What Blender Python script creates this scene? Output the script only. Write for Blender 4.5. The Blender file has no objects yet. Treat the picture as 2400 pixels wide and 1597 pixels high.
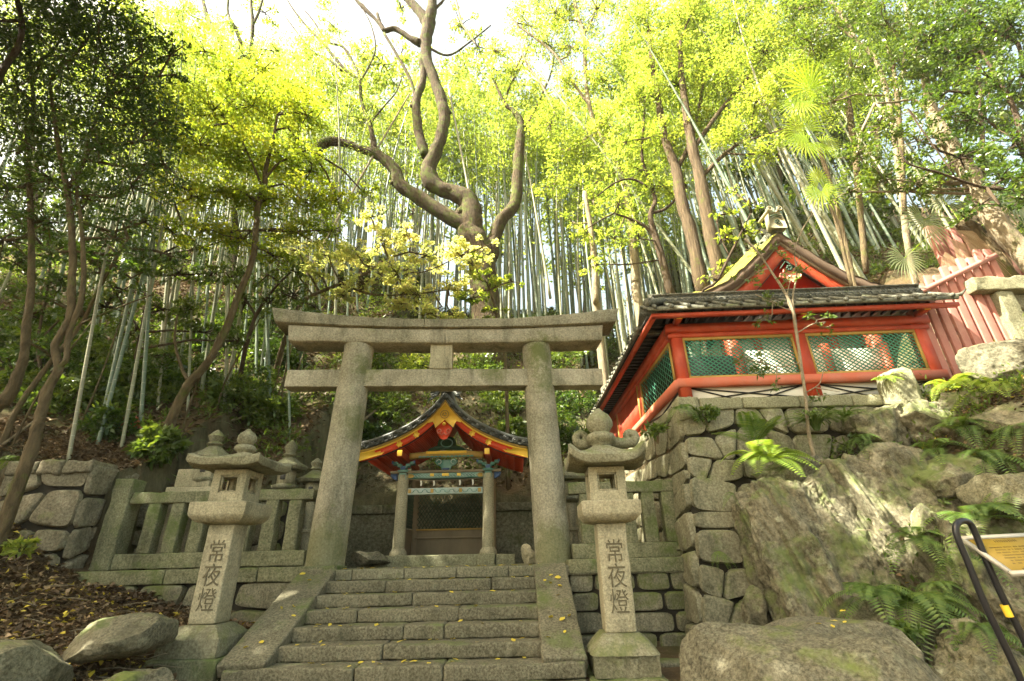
import bpy, math, random
import numpy as np
from mathutils import Vector, Matrix

random.seed(11)
rng = np.random.default_rng(11)
R = math.radians
scene = bpy.context.scene
COL = scene.collection

# ------------------------------------------------------------------ camera
F_PX, CX, CY = 1123.5, 1200.0, 798.5          # the lens, in pixels of the 2400 px wide photograph
PITCH, ROLL = R(24.4), R(1.3)
EYE = np.array([0.0, 0.0, 0.12])


def ray(px, py):
    u = (px - CX) / F_PX
    v = -(py - CY) / F_PX
    c, s = math.cos(ROLL), math.sin(ROLL)
    u2, v2 = u * c + v * s, -u * s + v * c
    return np.array([u2, math.cos(PITCH) - v2 * math.sin(PITCH), math.sin(PITCH) + v2 * math.cos(PITCH)])


def atY(px, py, Y):
    r = ray(px, py)
    return EYE + r * (Y / r[1])


def depth(p):
    return p[1] * math.cos(PITCH) + (p[2] - EYE[2]) * math.sin(PITCH)


def pxr(p, r):                                  # a length seen as r pixels at the point p
    return r * depth(p) / F_PX


cam = bpy.data.cameras.new('camera')
cam.sensor_width = 36
cam.lens = 36 * F_PX / 2400
cam.clip_start = 0.05
cam.clip_end = 500
camo = bpy.data.objects.new('camera', cam)
COL.objects.link(camo)
camo.location = EYE
ex = Vector((1, 0, 0)); ey = Vector((0, -math.sin(PITCH), math.cos(PITCH))); ez = ex.cross(ey)
M = Matrix((ex, ey, ez)).transposed() @ Matrix.Rotation(-ROLL, 3, 'Z')
camo.rotation_euler = M.to_euler()
scene.camera = camo

# ------------------------------------------------------------------ numpy noise


def _hash(ix, iy, iz, seed):
    h = (ix * 374761393 + iy * 668265263 + iz * 2147483647 + seed * 1274126177) & 0xFFFFFFFF
    h = ((h ^ (h >> 13)) * 1274126177) & 0xFFFFFFFF
    h = (h ^ (h >> 16)) & 0xFFFFFFFF
    return h / 4294967295.0


def vnoise(p, seed=0):
    p = np.asarray(p, dtype=np.float64)
    i = np.floor(p).astype(np.int64)
    f = p - i
    f = f * f * (3 - 2 * f)
    r = 0
    for dx in (0, 1):
        for dy in (0, 1):
            for dz in (0, 1):
                w = (f[:, 0] if dx else 1 - f[:, 0]) * (f[:, 1] if dy else 1 - f[:, 1]) * (f[:, 2] if dz else 1 - f[:, 2])
                r = r + w * _hash(i[:, 0] + dx, i[:, 1] + dy, i[:, 2] + dz, seed)
    return r * 2 - 1


def fbm(p, oct=4, seed=0, gain=0.5):
    a, s, r = 1.0, 1.0, 0
    for o in range(oct):
        r = r + a * vnoise(p * s + 17.3 * o, seed + o)
        a *= gain
        s *= 2.03
    return r


def sstep(a, b, x):
    t = np.clip((x - a) / (b - a), 0, 1)
    return t * t * (3 - 2 * t)

# ------------------------------------------------------------------ objects


def link(o, parent=None):
    COL.objects.link(o)
    if parent is not None:
        o.parent = parent
    return o


def tag(o, label=None, cat=None, group=None, kind=None):
    if label: o['label'] = label
    if cat: o['category'] = cat
    if group: o['group'] = group
    if kind: o['kind'] = kind
    return o


def thing(name, label, cat, loc=(0, 0, 0), group=None, rz=0.0):
    o = bpy.data.objects.new(name, None)
    o.empty_display_size = 0.2
    o.location = loc
    o.rotation_euler = (0, 0, rz)
    link(o)
    return tag(o, label, cat, group)


def copy_tree(o, parent=None):
    c = o.copy()
    COL.objects.link(c)
    c.parent = parent
    for ch in o.children:
        copy_tree(ch, c)
    return c


class MB:
    """collects vertices and faces; build() links them as one mesh object"""

    def __init__(self, off=(0, 0, 0)):
        self.V, self.F, self.n = [], [], 0
        self.off = np.array(off, float)

    def add(self, V, F, mi=0, M=None):
        V = np.asarray(V, float)
        if M is not None:
            V = V @ np.asarray(M)[:3, :3].T + np.asarray(M)[:3, 3]
        if isinstance(F, np.ndarray):
            self.F.append((F + self.n, mi))
        else:
            byk = {}
            for f in F: byk.setdefault(len(f), []).append(f)
            for k, fs in byk.items():
                self.F.append((np.array(fs, dtype=np.int64) + self.n, mi))
        self.V.append(V)
        self.n += len(V)
        return self

    def box(self, x0, x1, y0, y1, z0, z1, mi=0, M=None):
        V = [(x, y, z) for z in (z0, z1) for y in (y0, y1) for x in (x0, x1)]
        F = [(0, 2, 3, 1), (4, 5, 7, 6), (0, 1, 5, 4), (2, 6, 7, 3), (0, 4, 6, 2), (1, 3, 7, 5)]
        return self.add(V, F, mi, M)

    def cbox(self, x0, x1, y0, y1, z0, z1, c=0.01, mi=0, M=None):
        """box with softened edges"""
        rb, fb = rbox_data((x1 - x0), (y1 - y0), (z1 - z0), c, 10, 2)
        rb = rb + np.array([(x0 + x1) / 2, (y0 + y1) / 2, (z0 + z1) / 2])
        return self.add(rb, fb, mi, M)

    def beam(self, a, b, w, h, mi=0, up=(0, 0, 1)):
        a, b = Vector(a), Vector(b)
        d = b - a
        L = d.length
        d.normalize()
        s = d.cross(Vector(up))
        if s.length < 1e-4: s = Vector((1, 0, 0))
        s.normalize()
        u = s.cross(d)
        V = [tuple(p + s * (w / 2 * i) + u * (h / 2 * j)) for p in (a, b) for j in (-1, 1) for i in (-1, 1)]
        F = [(0, 1, 3, 2), (4, 6, 7, 5), (0, 4, 5, 1), (2, 3, 7, 6), (0, 2, 6, 4), (1, 5, 7, 3)]
        return self.add(V, F, mi)

    def poly(self, pts, a0, a1, axis='y', mi=0):
        """closed outline (2D) given a thickness along axis"""
        n = len(pts)
        if axis == 'y':
            V = [(p[0], a, p[1]) for a in (a0, a1) for p in pts]
        elif axis == 'x':
            V = [(a, p[0], p[1]) for a in (a0, a1) for p in pts]
        else:
            V = [(p[0], p[1], a) for a in (a0, a1) for p in pts]
        F = [tuple(range(n)), tuple(range(2 * n - 1, n - 1, -1))]
        F += [(i, (i + 1) % n, n + (i + 1) % n, n + i) for i in range(n)]
        return self.add(V, F, mi)

    def strip(self, top, bot, a0, a1, mi=0):
        """thick ribbon between two lines (x,z) of equal length, from y=a0 to y=a1"""
        n = len(top)
        V = [(p[0], a, p[1]) for a in (a0, a1) for p in list(top) + list(bot)]
        F = []
        for i in range(n - 1):
            F += [(i, n + i, n + i + 1, i + 1), (2 * n + i, 2 * n + i + 1, 3 * n + i + 1, 3 * n + i),
                  (i, i + 1, 2 * n + i + 1, 2 * n + i), (n + i, 3 * n + i, 3 * n + i + 1, n + i + 1)]
        F += [(0, 2 * n, 3 * n, n), (n - 1, 2 * n - 1, 4 * n - 1, 3 * n - 1)]
        return self.add(V, F, mi)

    def tube(self, pts, rad, n=8, mi=0, cap=True, wob=0.0, seed=0):
        P = np.asarray(pts, float)
        m = len(P)
        rad = np.full(m, rad, float) if np.isscalar(rad) else np.asarray(rad, float)
        T = np.gradient(P, axis=0)
        T /= np.linalg.norm(T, axis=1)[:, None] + 1e-9
        up = np.array([0, 0, 1.0]) if abs(T[0][2]) < 0.9 else np.array([1.0, 0, 0])
        s = np.cross(T[0], up); s /= np.linalg.norm(s)
        S = [s]
        for i in range(1, m):
            s = S[-1] - T[i] * np.dot(S[-1], T[i])
            s /= np.linalg.norm(s) + 1e-9
            S.append(s)
        S = np.array(S)
        U = np.cross(T, S)
        an = np.arange(n) / n * 2 * math.pi
        c, sn = np.cos(an), np.sin(an)
        V = (P[:, None, :] + rad[:, None, None] * (c[None, :, None] * S[:, None, :] + sn[None, :, None] * U[:, None, :]))
        if wob:
            q = V.reshape(-1, 3)
            k = 1 / max(rad.max(), 1e-3)
            d = fbm(q * k * 1.1, 3, seed) * wob
            V = (P[:, None, :] + (V - P[:, None, :]) * (1 + d.reshape(m, n, 1)))
        V = V.reshape(-1, 3)
        i = np.arange(m - 1)[:, None] * n
        j = np.arange(n)[None, :]
        j2 = (j + 1) % n
        F = np.stack([i + j, i + j2, i + n + j2, i + n + j], -1).reshape(-1, 4)
        self.add(V, F, mi)
        if cap:
            b = self.n - len(V)
            self.F.append((np.array([list(range(n - 1, -1, -1))]) + b, mi))
            self.F.append((np.array([list(range((m - 1) * n, m * n))]) + b, mi))
        return self

    def lathe(self, prof, n=32, c=(0, 0, 0), sq=None, lift=None, mi=0, rot=0.0):
        """profile of (r, z); sq = how square each row is (0..1); lift = corner lift per row"""
        m = len(prof)
        an = (np.arange(n) + 0.0) / n * 2 * math.pi
        ca, sa = np.cos(an), np.sin(an)
        mx = np.maximum(np.abs(ca), np.abs(sa))
        corner = np.clip((1 / mx - 1) / (math.sqrt(2) - 1), 0, 1)
        rows = []
        for k, (r, z) in enumerate(prof):
            q = sq[k] if sq is not None else 0.0
            rr = r * ((1 - q) + q / mx)
            zz = z + (lift[k] * corner ** 3 if lift is not None else 0)
            rows.append(np.stack([rr * ca, rr * sa, np.full(n, z) if lift is None else zz], -1))
        V = np.concatenate(rows)
        if rot:
            cr, sr = math.cos(rot), math.sin(rot)
            V = np.stack([V[:, 0] * cr - V[:, 1] * sr, V[:, 0] * sr + V[:, 1] * cr, V[:, 2]], -1)
        V += np.array(c)
        i = np.arange(m - 1)[:, None] * n
        j = np.arange(n)[None, :]
        F = np.stack([i + j, i + (j + 1) % n, i + n + (j + 1) % n, i + n + j], -1).reshape(-1, 4)
        self.add(V, F, mi)
        b = self.n - len(V)
        self.F.append((np.array([list(range(n - 1, -1, -1))]) + b, mi))
        self.F.append((np.array([list(range((m - 1) * n, m * n))]) + b, mi))
        return self

    def leaves(self, C, D, N, L, W, fold=0.15, mi=0):
        """kite-shaped leaves: C base points, D directions, N normals"""
        C = np.asarray(C, float)
        D = D / (np.linalg.norm(D, axis=1)[:, None] + 1e-9)
        S = np.cross(D, N)
        S /= np.linalg.norm(S, axis=1)[:, None] + 1e-9
        U = np.cross(S, D)
        L = np.broadcast_to(np.asarray(L, float), (len(C),))[:, None]
        W = np.broadcast_to(np.asarray(W, float), (len(C),))[:, None]
        mid = C + D * L * 0.42
        V = np.stack([C, mid + S * W / 2 + U * W * fold, C + D * L, mid - S * W / 2 + U * W * fold], 1).reshape(-1, 3)
        F = np.arange(len(C) * 4).reshape(-1, 4)
        return self.add(V, F, mi)

    def build(self, name, mats, parent=None, smooth=False, loc=None):
        V = np.concatenate(self.V) - self.off
        me = bpy.data.meshes.new(name)
        me.vertices.add(len(V))
        me.vertices.foreach_set('co', V.astype(np.float32).ravel())
        loops = np.concatenate([f.ravel() for f, _ in self.F]).astype(np.int32)
        tot = np.concatenate([np.full(len(f), f.shape[1]) for f, _ in self.F]).astype(np.int32)
        mi = np.concatenate([np.full(len(f), m) for f, m in self.F]).astype(np.int32)
        st = np.concatenate([[0], np.cumsum(tot)[:-1]]).astype(np.int32)
        me.loops.add(len(loops))
        me.loops.foreach_set('vertex_index', loops)
        me.polygons.add(len(tot))
        me.polygons.foreach_set('loop_start', st)
        me.polygons.foreach_set('loop_total', tot)
        me.polygons.foreach_set('material_index', mi)
        me.update(calc_edges=True)
        me.validate()
        if smooth:
            me.shade_smooth()
            if smooth != True:
                me.set_sharp_from_angle(angle=R(smooth))
        for m in (mats if isinstance(mats, (list, tuple)) else [mats]):
            if m: me.materials.append(m)
        o = bpy.data.objects.new(name, me)
        if loc is not None: o.location = loc
        return link(o, parent)


def _axis(h, r, step, nr):
    core = max(1, int(math.ceil(2 * (h - r) / step)))
    e = h - r + r * np.linspace(0, 1, nr + 1)[1:] if r > 0 else np.array([])
    c = np.linspace(-(h - r), h - r, core + 1)
    return np.concatenate([-e[::-1], c, e])


def dedupe(V, F):
    k = np.round(V, 6)
    _, first, inv = np.unique(k, axis=0, return_index=True, return_inverse=True)
    inv = inv.reshape(-1)
    return V[first], inv[F]


def rbox_data(sx, sy, sz, r, step, nr=2):
    h = np.array([sx, sy, sz]) / 2
    r = min(r, h.min() * 0.98)
    ax = [_axis(h[i], r, step, nr) for i in range(3)]
    Vs, Fs, n = [], [], 0
    for a in range(3):
        b, c = (a + 1) % 3, (a + 2) % 3
        for s in (-1, 1):
            B, Cc = np.meshgrid(ax[b], ax[c], indexing='ij')
            P = np.zeros(B.shape + (3,))
            P[..., a] = s * h[a]; P[..., b] = B; P[..., c] = Cc
            nb, nc = B.shape
            i = np.arange(nb - 1)[:, None] * nc + np.arange(nc - 1)[None, :]
            q = np.stack([i, i + nc, i + nc + 1, i + 1], -1).reshape(-1, 4)
            if s < 0: q = q[:, ::-1]
            Vs.append(P.reshape(-1, 3)); Fs.append(q + n); n += nb * nc
    V, F = dedupe(np.concatenate(Vs), np.concatenate(Fs))
    inner = np.clip(V, -(h - r), h - r)
    d = V - inner
    L = np.linalg.norm(d, axis=1)
    k = L > 1e-9
    V[k] = inner[k] + d[k] / L[k][:, None] * r
    return V, F


def worn_block(mb, x0, x1, y0, y1, z0, z1, r=0.03, amp=0.012, step=0.08, seed=0, mi=0, M=None):
    """a stone block with rounded, uneven edges"""
    V, F = rbox_data(x1 - x0, y1 - y0, z1 - z0, r, step, 2)
    V = V + np.array([(x0 + x1) / 2, (y0 + y1) / 2, (z0 + z1) / 2])
    nx = fbm(V * 5, 3, seed)[:, None]; ny = fbm(V * 5 + 50, 3, seed)[:, None]; nz = fbm(V * 5 + 90, 3, seed)[:, None]
    V = V + np.concatenate([nx, ny, nz], 1) * amp
    mb.add(V, F, mi, M)
    return mb


def smooth_line(P, rad, sub=4):
    P = np.asarray(P, float); rad = np.asarray(rad, float)
    m = len(P)
    if m < 3: return P, rad
    Q = np.vstack([2 * P[0] - P[1], P, 2 * P[-1] - P[-2]])
    out, ro = [], []
    for i in range(m - 1):
        p0, p1, p2, p3 = Q[i], Q[i + 1], Q[i + 2], Q[i + 3]
        for k in range(sub):
            t = k / sub
            out.append(0.5 * ((2 * p1) + (-p0 + p2) * t + (2 * p0 - 5 * p1 + 4 * p2 - p3) * t * t + (-p0 + 3 * p1 - 3 * p2 + p3) * t ** 3))
            ro.append(rad[i] * (1 - t) + rad[i + 1] * t)
    out.append(P[-1]); ro.append(rad[-1])
    return np.array(out), np.array(ro)

# ------------------------------------------------------------------ materials


class NT:
    def __init__(self, name):
        self.m = bpy.data.materials.new(name)
        self.m.use_nodes = True
        self.t = self.m.node_tree
        self.t.nodes.clear()
        self.out = self.t.nodes.new('ShaderNodeOutputMaterial')
        self.pos = None

    def n(self, typ, **kw):
        nd = self.t.nodes.new(typ)
        for k, v in kw.items(): setattr(nd, k, v)
        return nd

    def l(self, a, b): self.t.links.new(a, b)

    def position(self, scale=(1, 1, 1), obj=False):
        if obj:
            g = self.n('ShaderNodeTexCoord').outputs['Object']
        else:
            g = self.n('ShaderNodeNewGeometry').outputs['Position']
        mp = self.n('ShaderNodeMapping')
        mp.inputs['Scale'].default_value = scale
        self.l(g, mp.inputs['Vector'])
        return mp.outputs[0]

    def noise(self, vec, scale, detail=4, rough=0.55, dist=0.0):
        nd = self.n('ShaderNodeTexNoise')
        nd.inputs['Scale'].default_value = scale
        nd.inputs['Detail'].default_value = detail
        nd.inputs['Roughness'].default_value = rough
        nd.inputs['Distortion'].default_value = dist
        self.l(vec, nd.inputs['Vector'])
        return nd.outputs['Fac']

    def ramp(self, fac, stops):
        nd = self.n('ShaderNodeValToRGB')
        e = nd.color_ramp.elements
        e[0].position, e[0].color = stops[0][0], (*stops[0][1], 1)
        e[1].position, e[1].color = stops[-1][0], (*stops[-1][1], 1)
        for p, c in stops[1:-1]:
            x = e.new(p); x.color = (*c, 1)
        self.l(fac, nd.inputs[0])
        return nd.outputs['Color']

    def framp(self, fac, a, b):
        nd = self.n('ShaderNodeMapRange')
        nd.inputs['From Min'].default_value = a
        nd.inputs['From Max'].default_value = b
        self.l(fac, nd.inputs['Value'])
        return nd.outputs[0]

    def mix(self, fac, a, b, blend='MIX'):
        nd = self.n('ShaderNodeMix', data_type='RGBA', blend_type=blend)
        for s, v in ((nd.inputs[0], fac), (nd.inputs[6], a), (nd.inputs[7], b)):
            if isinstance(v, (int, float)): s.default_value = v
            elif isinstance(v, tuple): s.default_value = (*v, 1)
            else: self.l(v, s)
        return nd.outputs[2]

    def math(self, op, a, b):
        nd = self.n('ShaderNodeMath', operation=op)
        for s, v in ((nd.inputs[0], a), (nd.inputs[1], b)):
            if isinstance(v, (int, float)): s.default_value = v
            else: self.l(v, s)
        return nd.outputs[0]

    def bsdf(self, col, rough=0.8, spec=0.3, metal=0.0, bump=None, bstr=0.5, bdist=0.02):
        b = self.n('ShaderNodeBsdfPrincipled')
        if isinstance(col, tuple): b.inputs['Base Color'].default_value = (*col, 1)
        else: self.l(col, b.inputs['Base Color'])
        if isinstance(rough, (int, float)): b.inputs['Roughness'].default_value = rough
        else: self.l(rough, b.inputs['Roughness'])
        b.inputs['Specular IOR Level'].default_value = spec
        b.inputs['Metallic'].default_value = metal
        if bump is not None:
            bp = self.n('ShaderNodeBump')
            bp.inputs['Strength'].default_value = bstr
            bp.inputs['Distance'].default_value = bdist
            self.l(bump, bp.inputs['Height'])
            self.l(bp.outputs[0], b.inputs['Normal'])
        return b.outputs[0]

    def done(self, sh):
        self.l(sh, self.out.inputs[0])
        return self.m


def stone(name, light, dark, moss=0.5, mosscol=(0.075, 0.095, 0.022), speck=34, stain=1.3, lichen=0.25, vstreak=1.0, bstr=0.55, patch=()):
    t = NT(name)
    p = t.position((1, 1, vstreak))
    big = t.noise(p, stain, 6, 0.6)
    base = t.mix(t.framp(big, 0.36, 0.66), dark, light)
    sp = t.noise(t.position(), speck, 3, 0.75)
    base = t.mix(t.framp(sp, 0.35, 0.70), t.mix(0.42, base, (0.02, 0.02, 0.012)), t.mix(0.18, base, (0.75, 0.72, 0.5)))
    lf = t.noise(t.position(), 5.5, 5, 0.7)
    base = t.mix(t.math('MULTIPLY', t.framp(lf, 0.58, 0.72), lichen), base, (0.42, 0.45, 0.30))
    dk = t.noise(t.position((1, 1, 0.22)), 2.6, 6, 0.72)
    base = t.mix(t.math('MULTIPLY', t.framp(dk, 0.50, 0.72), 0.68), base, (0.035, 0.037, 0.02))
    pn = t.noise(t.position(), 6, 5, 0.7)
    for (pc, pr, ps) in patch:
        vd = t.n('ShaderNodeVectorMath', operation='DISTANCE')
        t.l(t.position(), vd.inputs[0]); vd.inputs[1].default_value = pc
        f = t.framp(t.math('ADD', vd.outputs['Value'], t.math('MULTIPLY', pn, 0.9)), pr + .62, pr + .30)
        base = t.mix(t.math('MULTIPLY', f, ps * 1.5), base, (0.085, 0.105, 0.02))
    g = t.n('ShaderNodeNewGeometry')
    sx = t.n('ShaderNodeSeparateXYZ')
    t.l(g.outputs['Normal'], sx.inputs[0])
    mn = t.noise(t.position(), 1.7, 7, 0.68)
    ms = t.math('ADD', mn, t.math('MULTIPLY', sx.outputs[2], 0.10))
    mf = t.framp(ms, 0.70 - 0.30 * moss, 0.84 - 0.26 * moss)
    mc = t.mix(t.noise(t.position(), 23, 3, 0.7), mosscol, tuple(c * 2.1 for c in mosscol))
    base = t.mix(t.math('MULTIPLY', mf, 0.85), base, mc)
    h = t.math('ADD', t.math('MULTIPLY', sp, 0.5), t.noise(t.position(), 11, 5, 0.65))
    return t.done(t.bsdf(base, 0.88, 0.25, bump=h, bstr=bstr, bdist=0.02))


def paint(name, col, rough=0.5, var=0.25, dirt=(0.05, 0.03, 0.02), fade=None):
    t = NT(name)
    n1 = t.noise(t.position((1, 1, 0.4)), 4, 6, 0.65)
    c = t.mix(t.math('MULTIPLY', t.framp(n1, 0.4, 0.8), var), col, dirt)
    if fade:
        n2 = t.noise(t.position(), 2.2, 5, 0.6)
        c = t.mix(t.math('MULTIPLY', t.framp(n2, 0.45, 0.7), 0.6), c, fade)
    return t.done(t.bsdf(c, rough, 0.35, bump=t.noise(t.position(), 40, 3), bstr=0.12, bdist=0.005))


def leafmat(name, cols, trans=0.5, tcol=None, rough=0.45, spec=0.35):
    """cols: three base colours that leaves are drawn from, one by one"""
    t = NT(name)
    g = t.n('ShaderNodeNewGeometry')
    n1 = t.noise(t.position(), 0.9, 3)
    f = t.math('ADD', t.math('MULTIPLY', g.outputs['Random Per Island'], 0.55), t.math('MULTIPLY', t.framp(n1, 0.3, 0.7), 0.45))
    c = t.ramp(f, [(0.05, cols[0]), (0.5, cols[1]), (0.95, cols[2])])
    b = t.bsdf(c, rough, spec)
    tr = t.n('ShaderNodeBsdfTranslucent')
    tc = t.mix(1.0, c, tcol or (1.6, 1.5, 0.7), 'MULTIPLY')
    t.l(tc, tr.inputs[0])
    mx = t.n('ShaderNodeMixShader')
    mx.inputs[0].default_value = trans
    t.l(b, mx.inputs[1]); t.l(tr.outputs[0], mx.inputs[2])
    return t.done(mx.outputs[0])


def barkmat(name, a, b, moss=0.0, stretch=0.15, mosscol=(0.09, 0.12, 0.02), scale=9):
    t = NT(name)
    p = t.position((1, 1, stretch))
    n1 = t.noise(p, scale, 6, 0.7, 0.4)
    c = t.mix(t.framp(n1, 0.3, 0.7), a, b)
    if moss:
        n2 = t.noise(t.position(), 2.3, 5, 0.65)
        c = t.mix(t.math('MULTIPLY', t.framp(n2, 0.62 - 0.2 * moss, 0.75 - 0.2 * moss), 0.8), c, mosscol)
    return t.done(t.bsdf(c, 0.9, 0.2, bump=n1, bstr=1.0, bdist=0.10))


MAT = {}
GR_L, GR_D = (0.30, 0.29, 0.175), (0.155, 0.155, 0.085)
MAT['granite'] = stone('granite', GR_L, GR_D, 0.22)
MAT['torii'] = stone('torii_granite', (0.44, 0.40, 0.295), (0.24, 0.22, 0.15), 0.22, lichen=0.3, speck=30, patch=[((0.62, 9.1, 4.0), .34, .55), ((0.75, 9.1, 3.35), .25, .5), ((-2.95, 9.1, 3.75), .22, .5), ((-3.0, 9.1, 2.6), .3, .35), ((-0.4, 9.2, 3.72), .25, .5), ((-3.4, 9.1, 0.3), .5, .35), ((0.7, 9.1, 0.2), .5, .35)])
MAT['rubble'] = stone('rubble_stone', (0.21, 0.18, 0.12), (0.10, 0.088, 0.055), 0.38, lichen=0.3, speck=24)
MAT['torii_top'] = stone('torii_lintel_granite', (0.31, 0.285, 0.20), (0.135, 0.125, 0.08), 0.34, lichen=0.3, speck=30)
MAT['step'] = stone('step_stone', (0.145, 0.128, 0.08), (0.07, 0.063, 0.038), 0.34, (0.062, 0.082, 0.022))
MAT['fence'] = stone('fence_stone', (0.20, 0.20, 0.105), (0.095, 0.10, 0.048), 0.65, (0.05, 0.072, 0.016))
MAT['wall'] = stone('wall_stone', (0.26, 0.24, 0.155), (0.125, 0.12, 0.072), 0.42, lichen=0.35, speck=26)
MAT['basewall'] = stone('base_wall_stone', (0.21, 0.19, 0.125), (0.085, 0.08, 0.048), 0.75, (0.05, 0.065, 0.012))
MAT['lantern'] = stone('lantern_stone', (0.47, 0.42, 0.28), (0.29, 0.265, 0.165), 0.16, lichen=0.15, speck=40)
MAT['lantern_cap'] = stone('lantern_cap_stone', (0.25, 0.235, 0.15), (0.15, 0.145, 0.085), 0.5, (0.075, 0.09, 0.025))
MAT['rock'] = stone('cliff_rock', (0.16, 0.138, 0.085), (0.05, 0.044, 0.026), 0.62, (0.06, 0.08, 0.02), speck=17, stain=2.6, lichen=0.6, vstreak=0.8, bstr=1.0)
MAT['boulder'] = stone('boulder_stone', (0.11, 0.098, 0.062), (0.05, 0.045, 0.028), 0.3, speck=26, stain=2.4)
MAT['darkrock'] = stone('dark_rock', (0.13, 0.12, 0.07), (0.07, 0.065, 0.035), 0.35)
MAT['joint'] = paint('wall_joint_earth', (0.022, 0.02, 0.013), 0.95)
MAT['carve'] = paint('carved_stroke_shade', (0.115, 0.10, 0.06), 0.95)  # dark colour stands in for shade inside the carved strokes
MAT['paving'] = stone('landing_paving', (0.2, 0.185, 0.12), (0.12, 0.115, 0.07), 0.4)
MAT['concrete'] = stone('retaining_concrete', (0.16, 0.15, 0.095), (0.075, 0.075, 0.042), 0.5, (0.035, 0.045, 0.012), speck=14)
MAT['red'] = paint('vermilion_paint', (0.44, 0.052, 0.016), 0.55, 0.6, (0.20, 0.03, 0.014), (0.56, 0.13, 0.06))
MAT['red_bright'] = paint('fresh_vermilion', (0.60, 0.055, 0.014), 0.45, 0.25, (0.25, 0.02, 0.008))
MAT['faded'] = paint('faded_vermilion', (0.54, 0.135, 0.072), 0.7, 0.3, (0.3, 0.11, 0.07), (0.5, 0.2, 0.14))
MAT['darkred'] = paint('dark_red_lacquer', (0.36, 0.018, 0.008), 0.45, 0.4, (0.1, 0.006, 0.004))
MAT['pink'] = paint('pink_faded_wood', (0.40, 0.17, 0.135), 0.85, 0.5, (0.22, 0.08, 0.06), (0.48, 0.27, 0.22))
MAT['green'] = paint('green_lattice_paint', (0.075, 0.28, 0.18), 0.55, 0.3, (0.02, 0.08, 0.05))
MAT['dgreen'] = paint('dark_green_lattice', (0.02, 0.055, 0.03), 0.6)
MAT['gold'] = paint('gold_leaf_paint', (0.88, 0.56, 0.06), 0.34, 0.2, (0.35, 0.17, 0.02))
MAT['ochre'] = paint('ochre_edge', (0.42, 0.27, 0.06), 0.6, 0.3)
MAT['white'] = paint('white_plaster', (0.72, 0.69, 0.58), 0.85, 0.25, (0.4, 0.36, 0.26))
MAT['black'] = paint('black_lacquer', (0.012, 0.012, 0.011), 0.4, 0.1)
MAT['tile'] = stone('roof_tile_grey', (0.13, 0.135, 0.12), (0.05, 0.055, 0.05), 0.2, speck=18, lichen=0.3, bstr=0.3)
MAT['tile_pale'] = stone('weathered_tile', (0.24, 0.24, 0.19), (0.10, 0.105, 0.085), 0.3, speck=18, lichen=0.4, bstr=0.3)
MAT['tile_dark'] = paint('dark_glazed_tile', (0.075, 0.082, 0.075), 0.42, 0.6, (0.03, 0.034, 0.03), (0.13, 0.14, 0.11))
MAT['teal'] = paint('teal_paint', (0.085, 0.215, 0.165), 0.6, 0.5, (0.03, 0.08, 0.09), (0.35, 0.45, 0.38))
MAT['pale'] = paint('pale_painted_beam', (0.42, 0.50, 0.45), 0.7, 0.4, (0.35, 0.12, 0.06), (0.14, 0.34, 0.30))
MAT['blue'] = paint('blue_paint', (0.045, 0.09, 0.19), 0.6, 0.3)
MAT['salmon'] = paint('salmon_pink_paint', (0.62, 0.20, 0.14), 0.6, 0.2)
MAT['wood'] = paint('weathered_board', (0.21, 0.165, 0.10), 0.8, 0.5, (0.09, 0.075, 0.045))
MAT['bark_edge'] = paint('cypress_bark_edge', (0.115, 0.078, 0.052), 0.95, 0.6, (0.05, 0.035, 0.025))
MAT['metal'] = paint('black_coated_metal', (0.012, 0.013, 0.016), 0.28, 0.1)
MAT['steel'] = paint('aluminium_frame', (0.42, 0.41, 0.36), 0.35, 0.2)
MAT['sign'] = paint('ochre_sign_face', (0.26, 0.18, 0.02), 0.5, 0.12)
MAT['ink'] = paint('dark_ink', (0.07, 0.05, 0.015), 0.7, 0.1)
MAT['tape'] = paint('yellow_tape', (0.80, 0.56, 0.04), 0.5, 0.1)


def moss_roof():
    t = NT('mossy_cypress_bark')
    n = t.noise(t.position(), 1.6, 6, 0.65)
    c = t.mix(t.framp(n, 0.3, 0.7), (0.155, 0.175, 0.03), (0.27, 0.25, 0.05))
    n2 = t.noise(t.position(), 14, 4, 0.7)
    c = t.mix(t.math('MULTIPLY', t.framp(n2, 0.5, 0.8), 0.7), c, (0.10, 0.09, 0.03))
    return t.done(t.bsdf(c, 0.95, 0.1, bump=n2, bstr=0.8, bdist=0.06))


MAT['mossroof'] = moss_roof()


def earth():
    t = NT('forest_floor')
    n = t.noise(t.position(), 1.1, 7, 0.7)
    c = t.mix(t.framp(n, 0.3, 0.7), (0.055, 0.040, 0.022), (0.13, 0.092, 0.05))
    n2 = t.noise(t.position(), 13, 5, 0.75)
    c = t.mix(t.framp(n2, 0.5, 0.7), c, (0.17, 0.12, 0.065))
    g = t.n('ShaderNodeNewGeometry'); sx = t.n('ShaderNodeSeparateXYZ'); t.l(g.outputs['Normal'], sx.inputs[0])
    rk = t.mix(t.framp(t.noise(t.position((1, 1, .3)), 3, 6, .7), .35, .65), (0.05, 0.048, 0.026), (0.17, 0.155, 0.09))
    c = t.mix(t.framp(sx.outputs[2], 0.72, 0.55), c, rk)
    n3 = t.noise(t.position(), 0.5, 5, 0.6)
    c = t.mix(t.math('MULTIPLY', t.framp(n3, 0.52, 0.66), 0.7), c, (0.055, 0.075, 0.02))
    return t.done(t.bsdf(c, 0.95, 0.1, bump=n2, bstr=1.0, bdist=0.08))


MAT['earth'] = earth()


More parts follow.
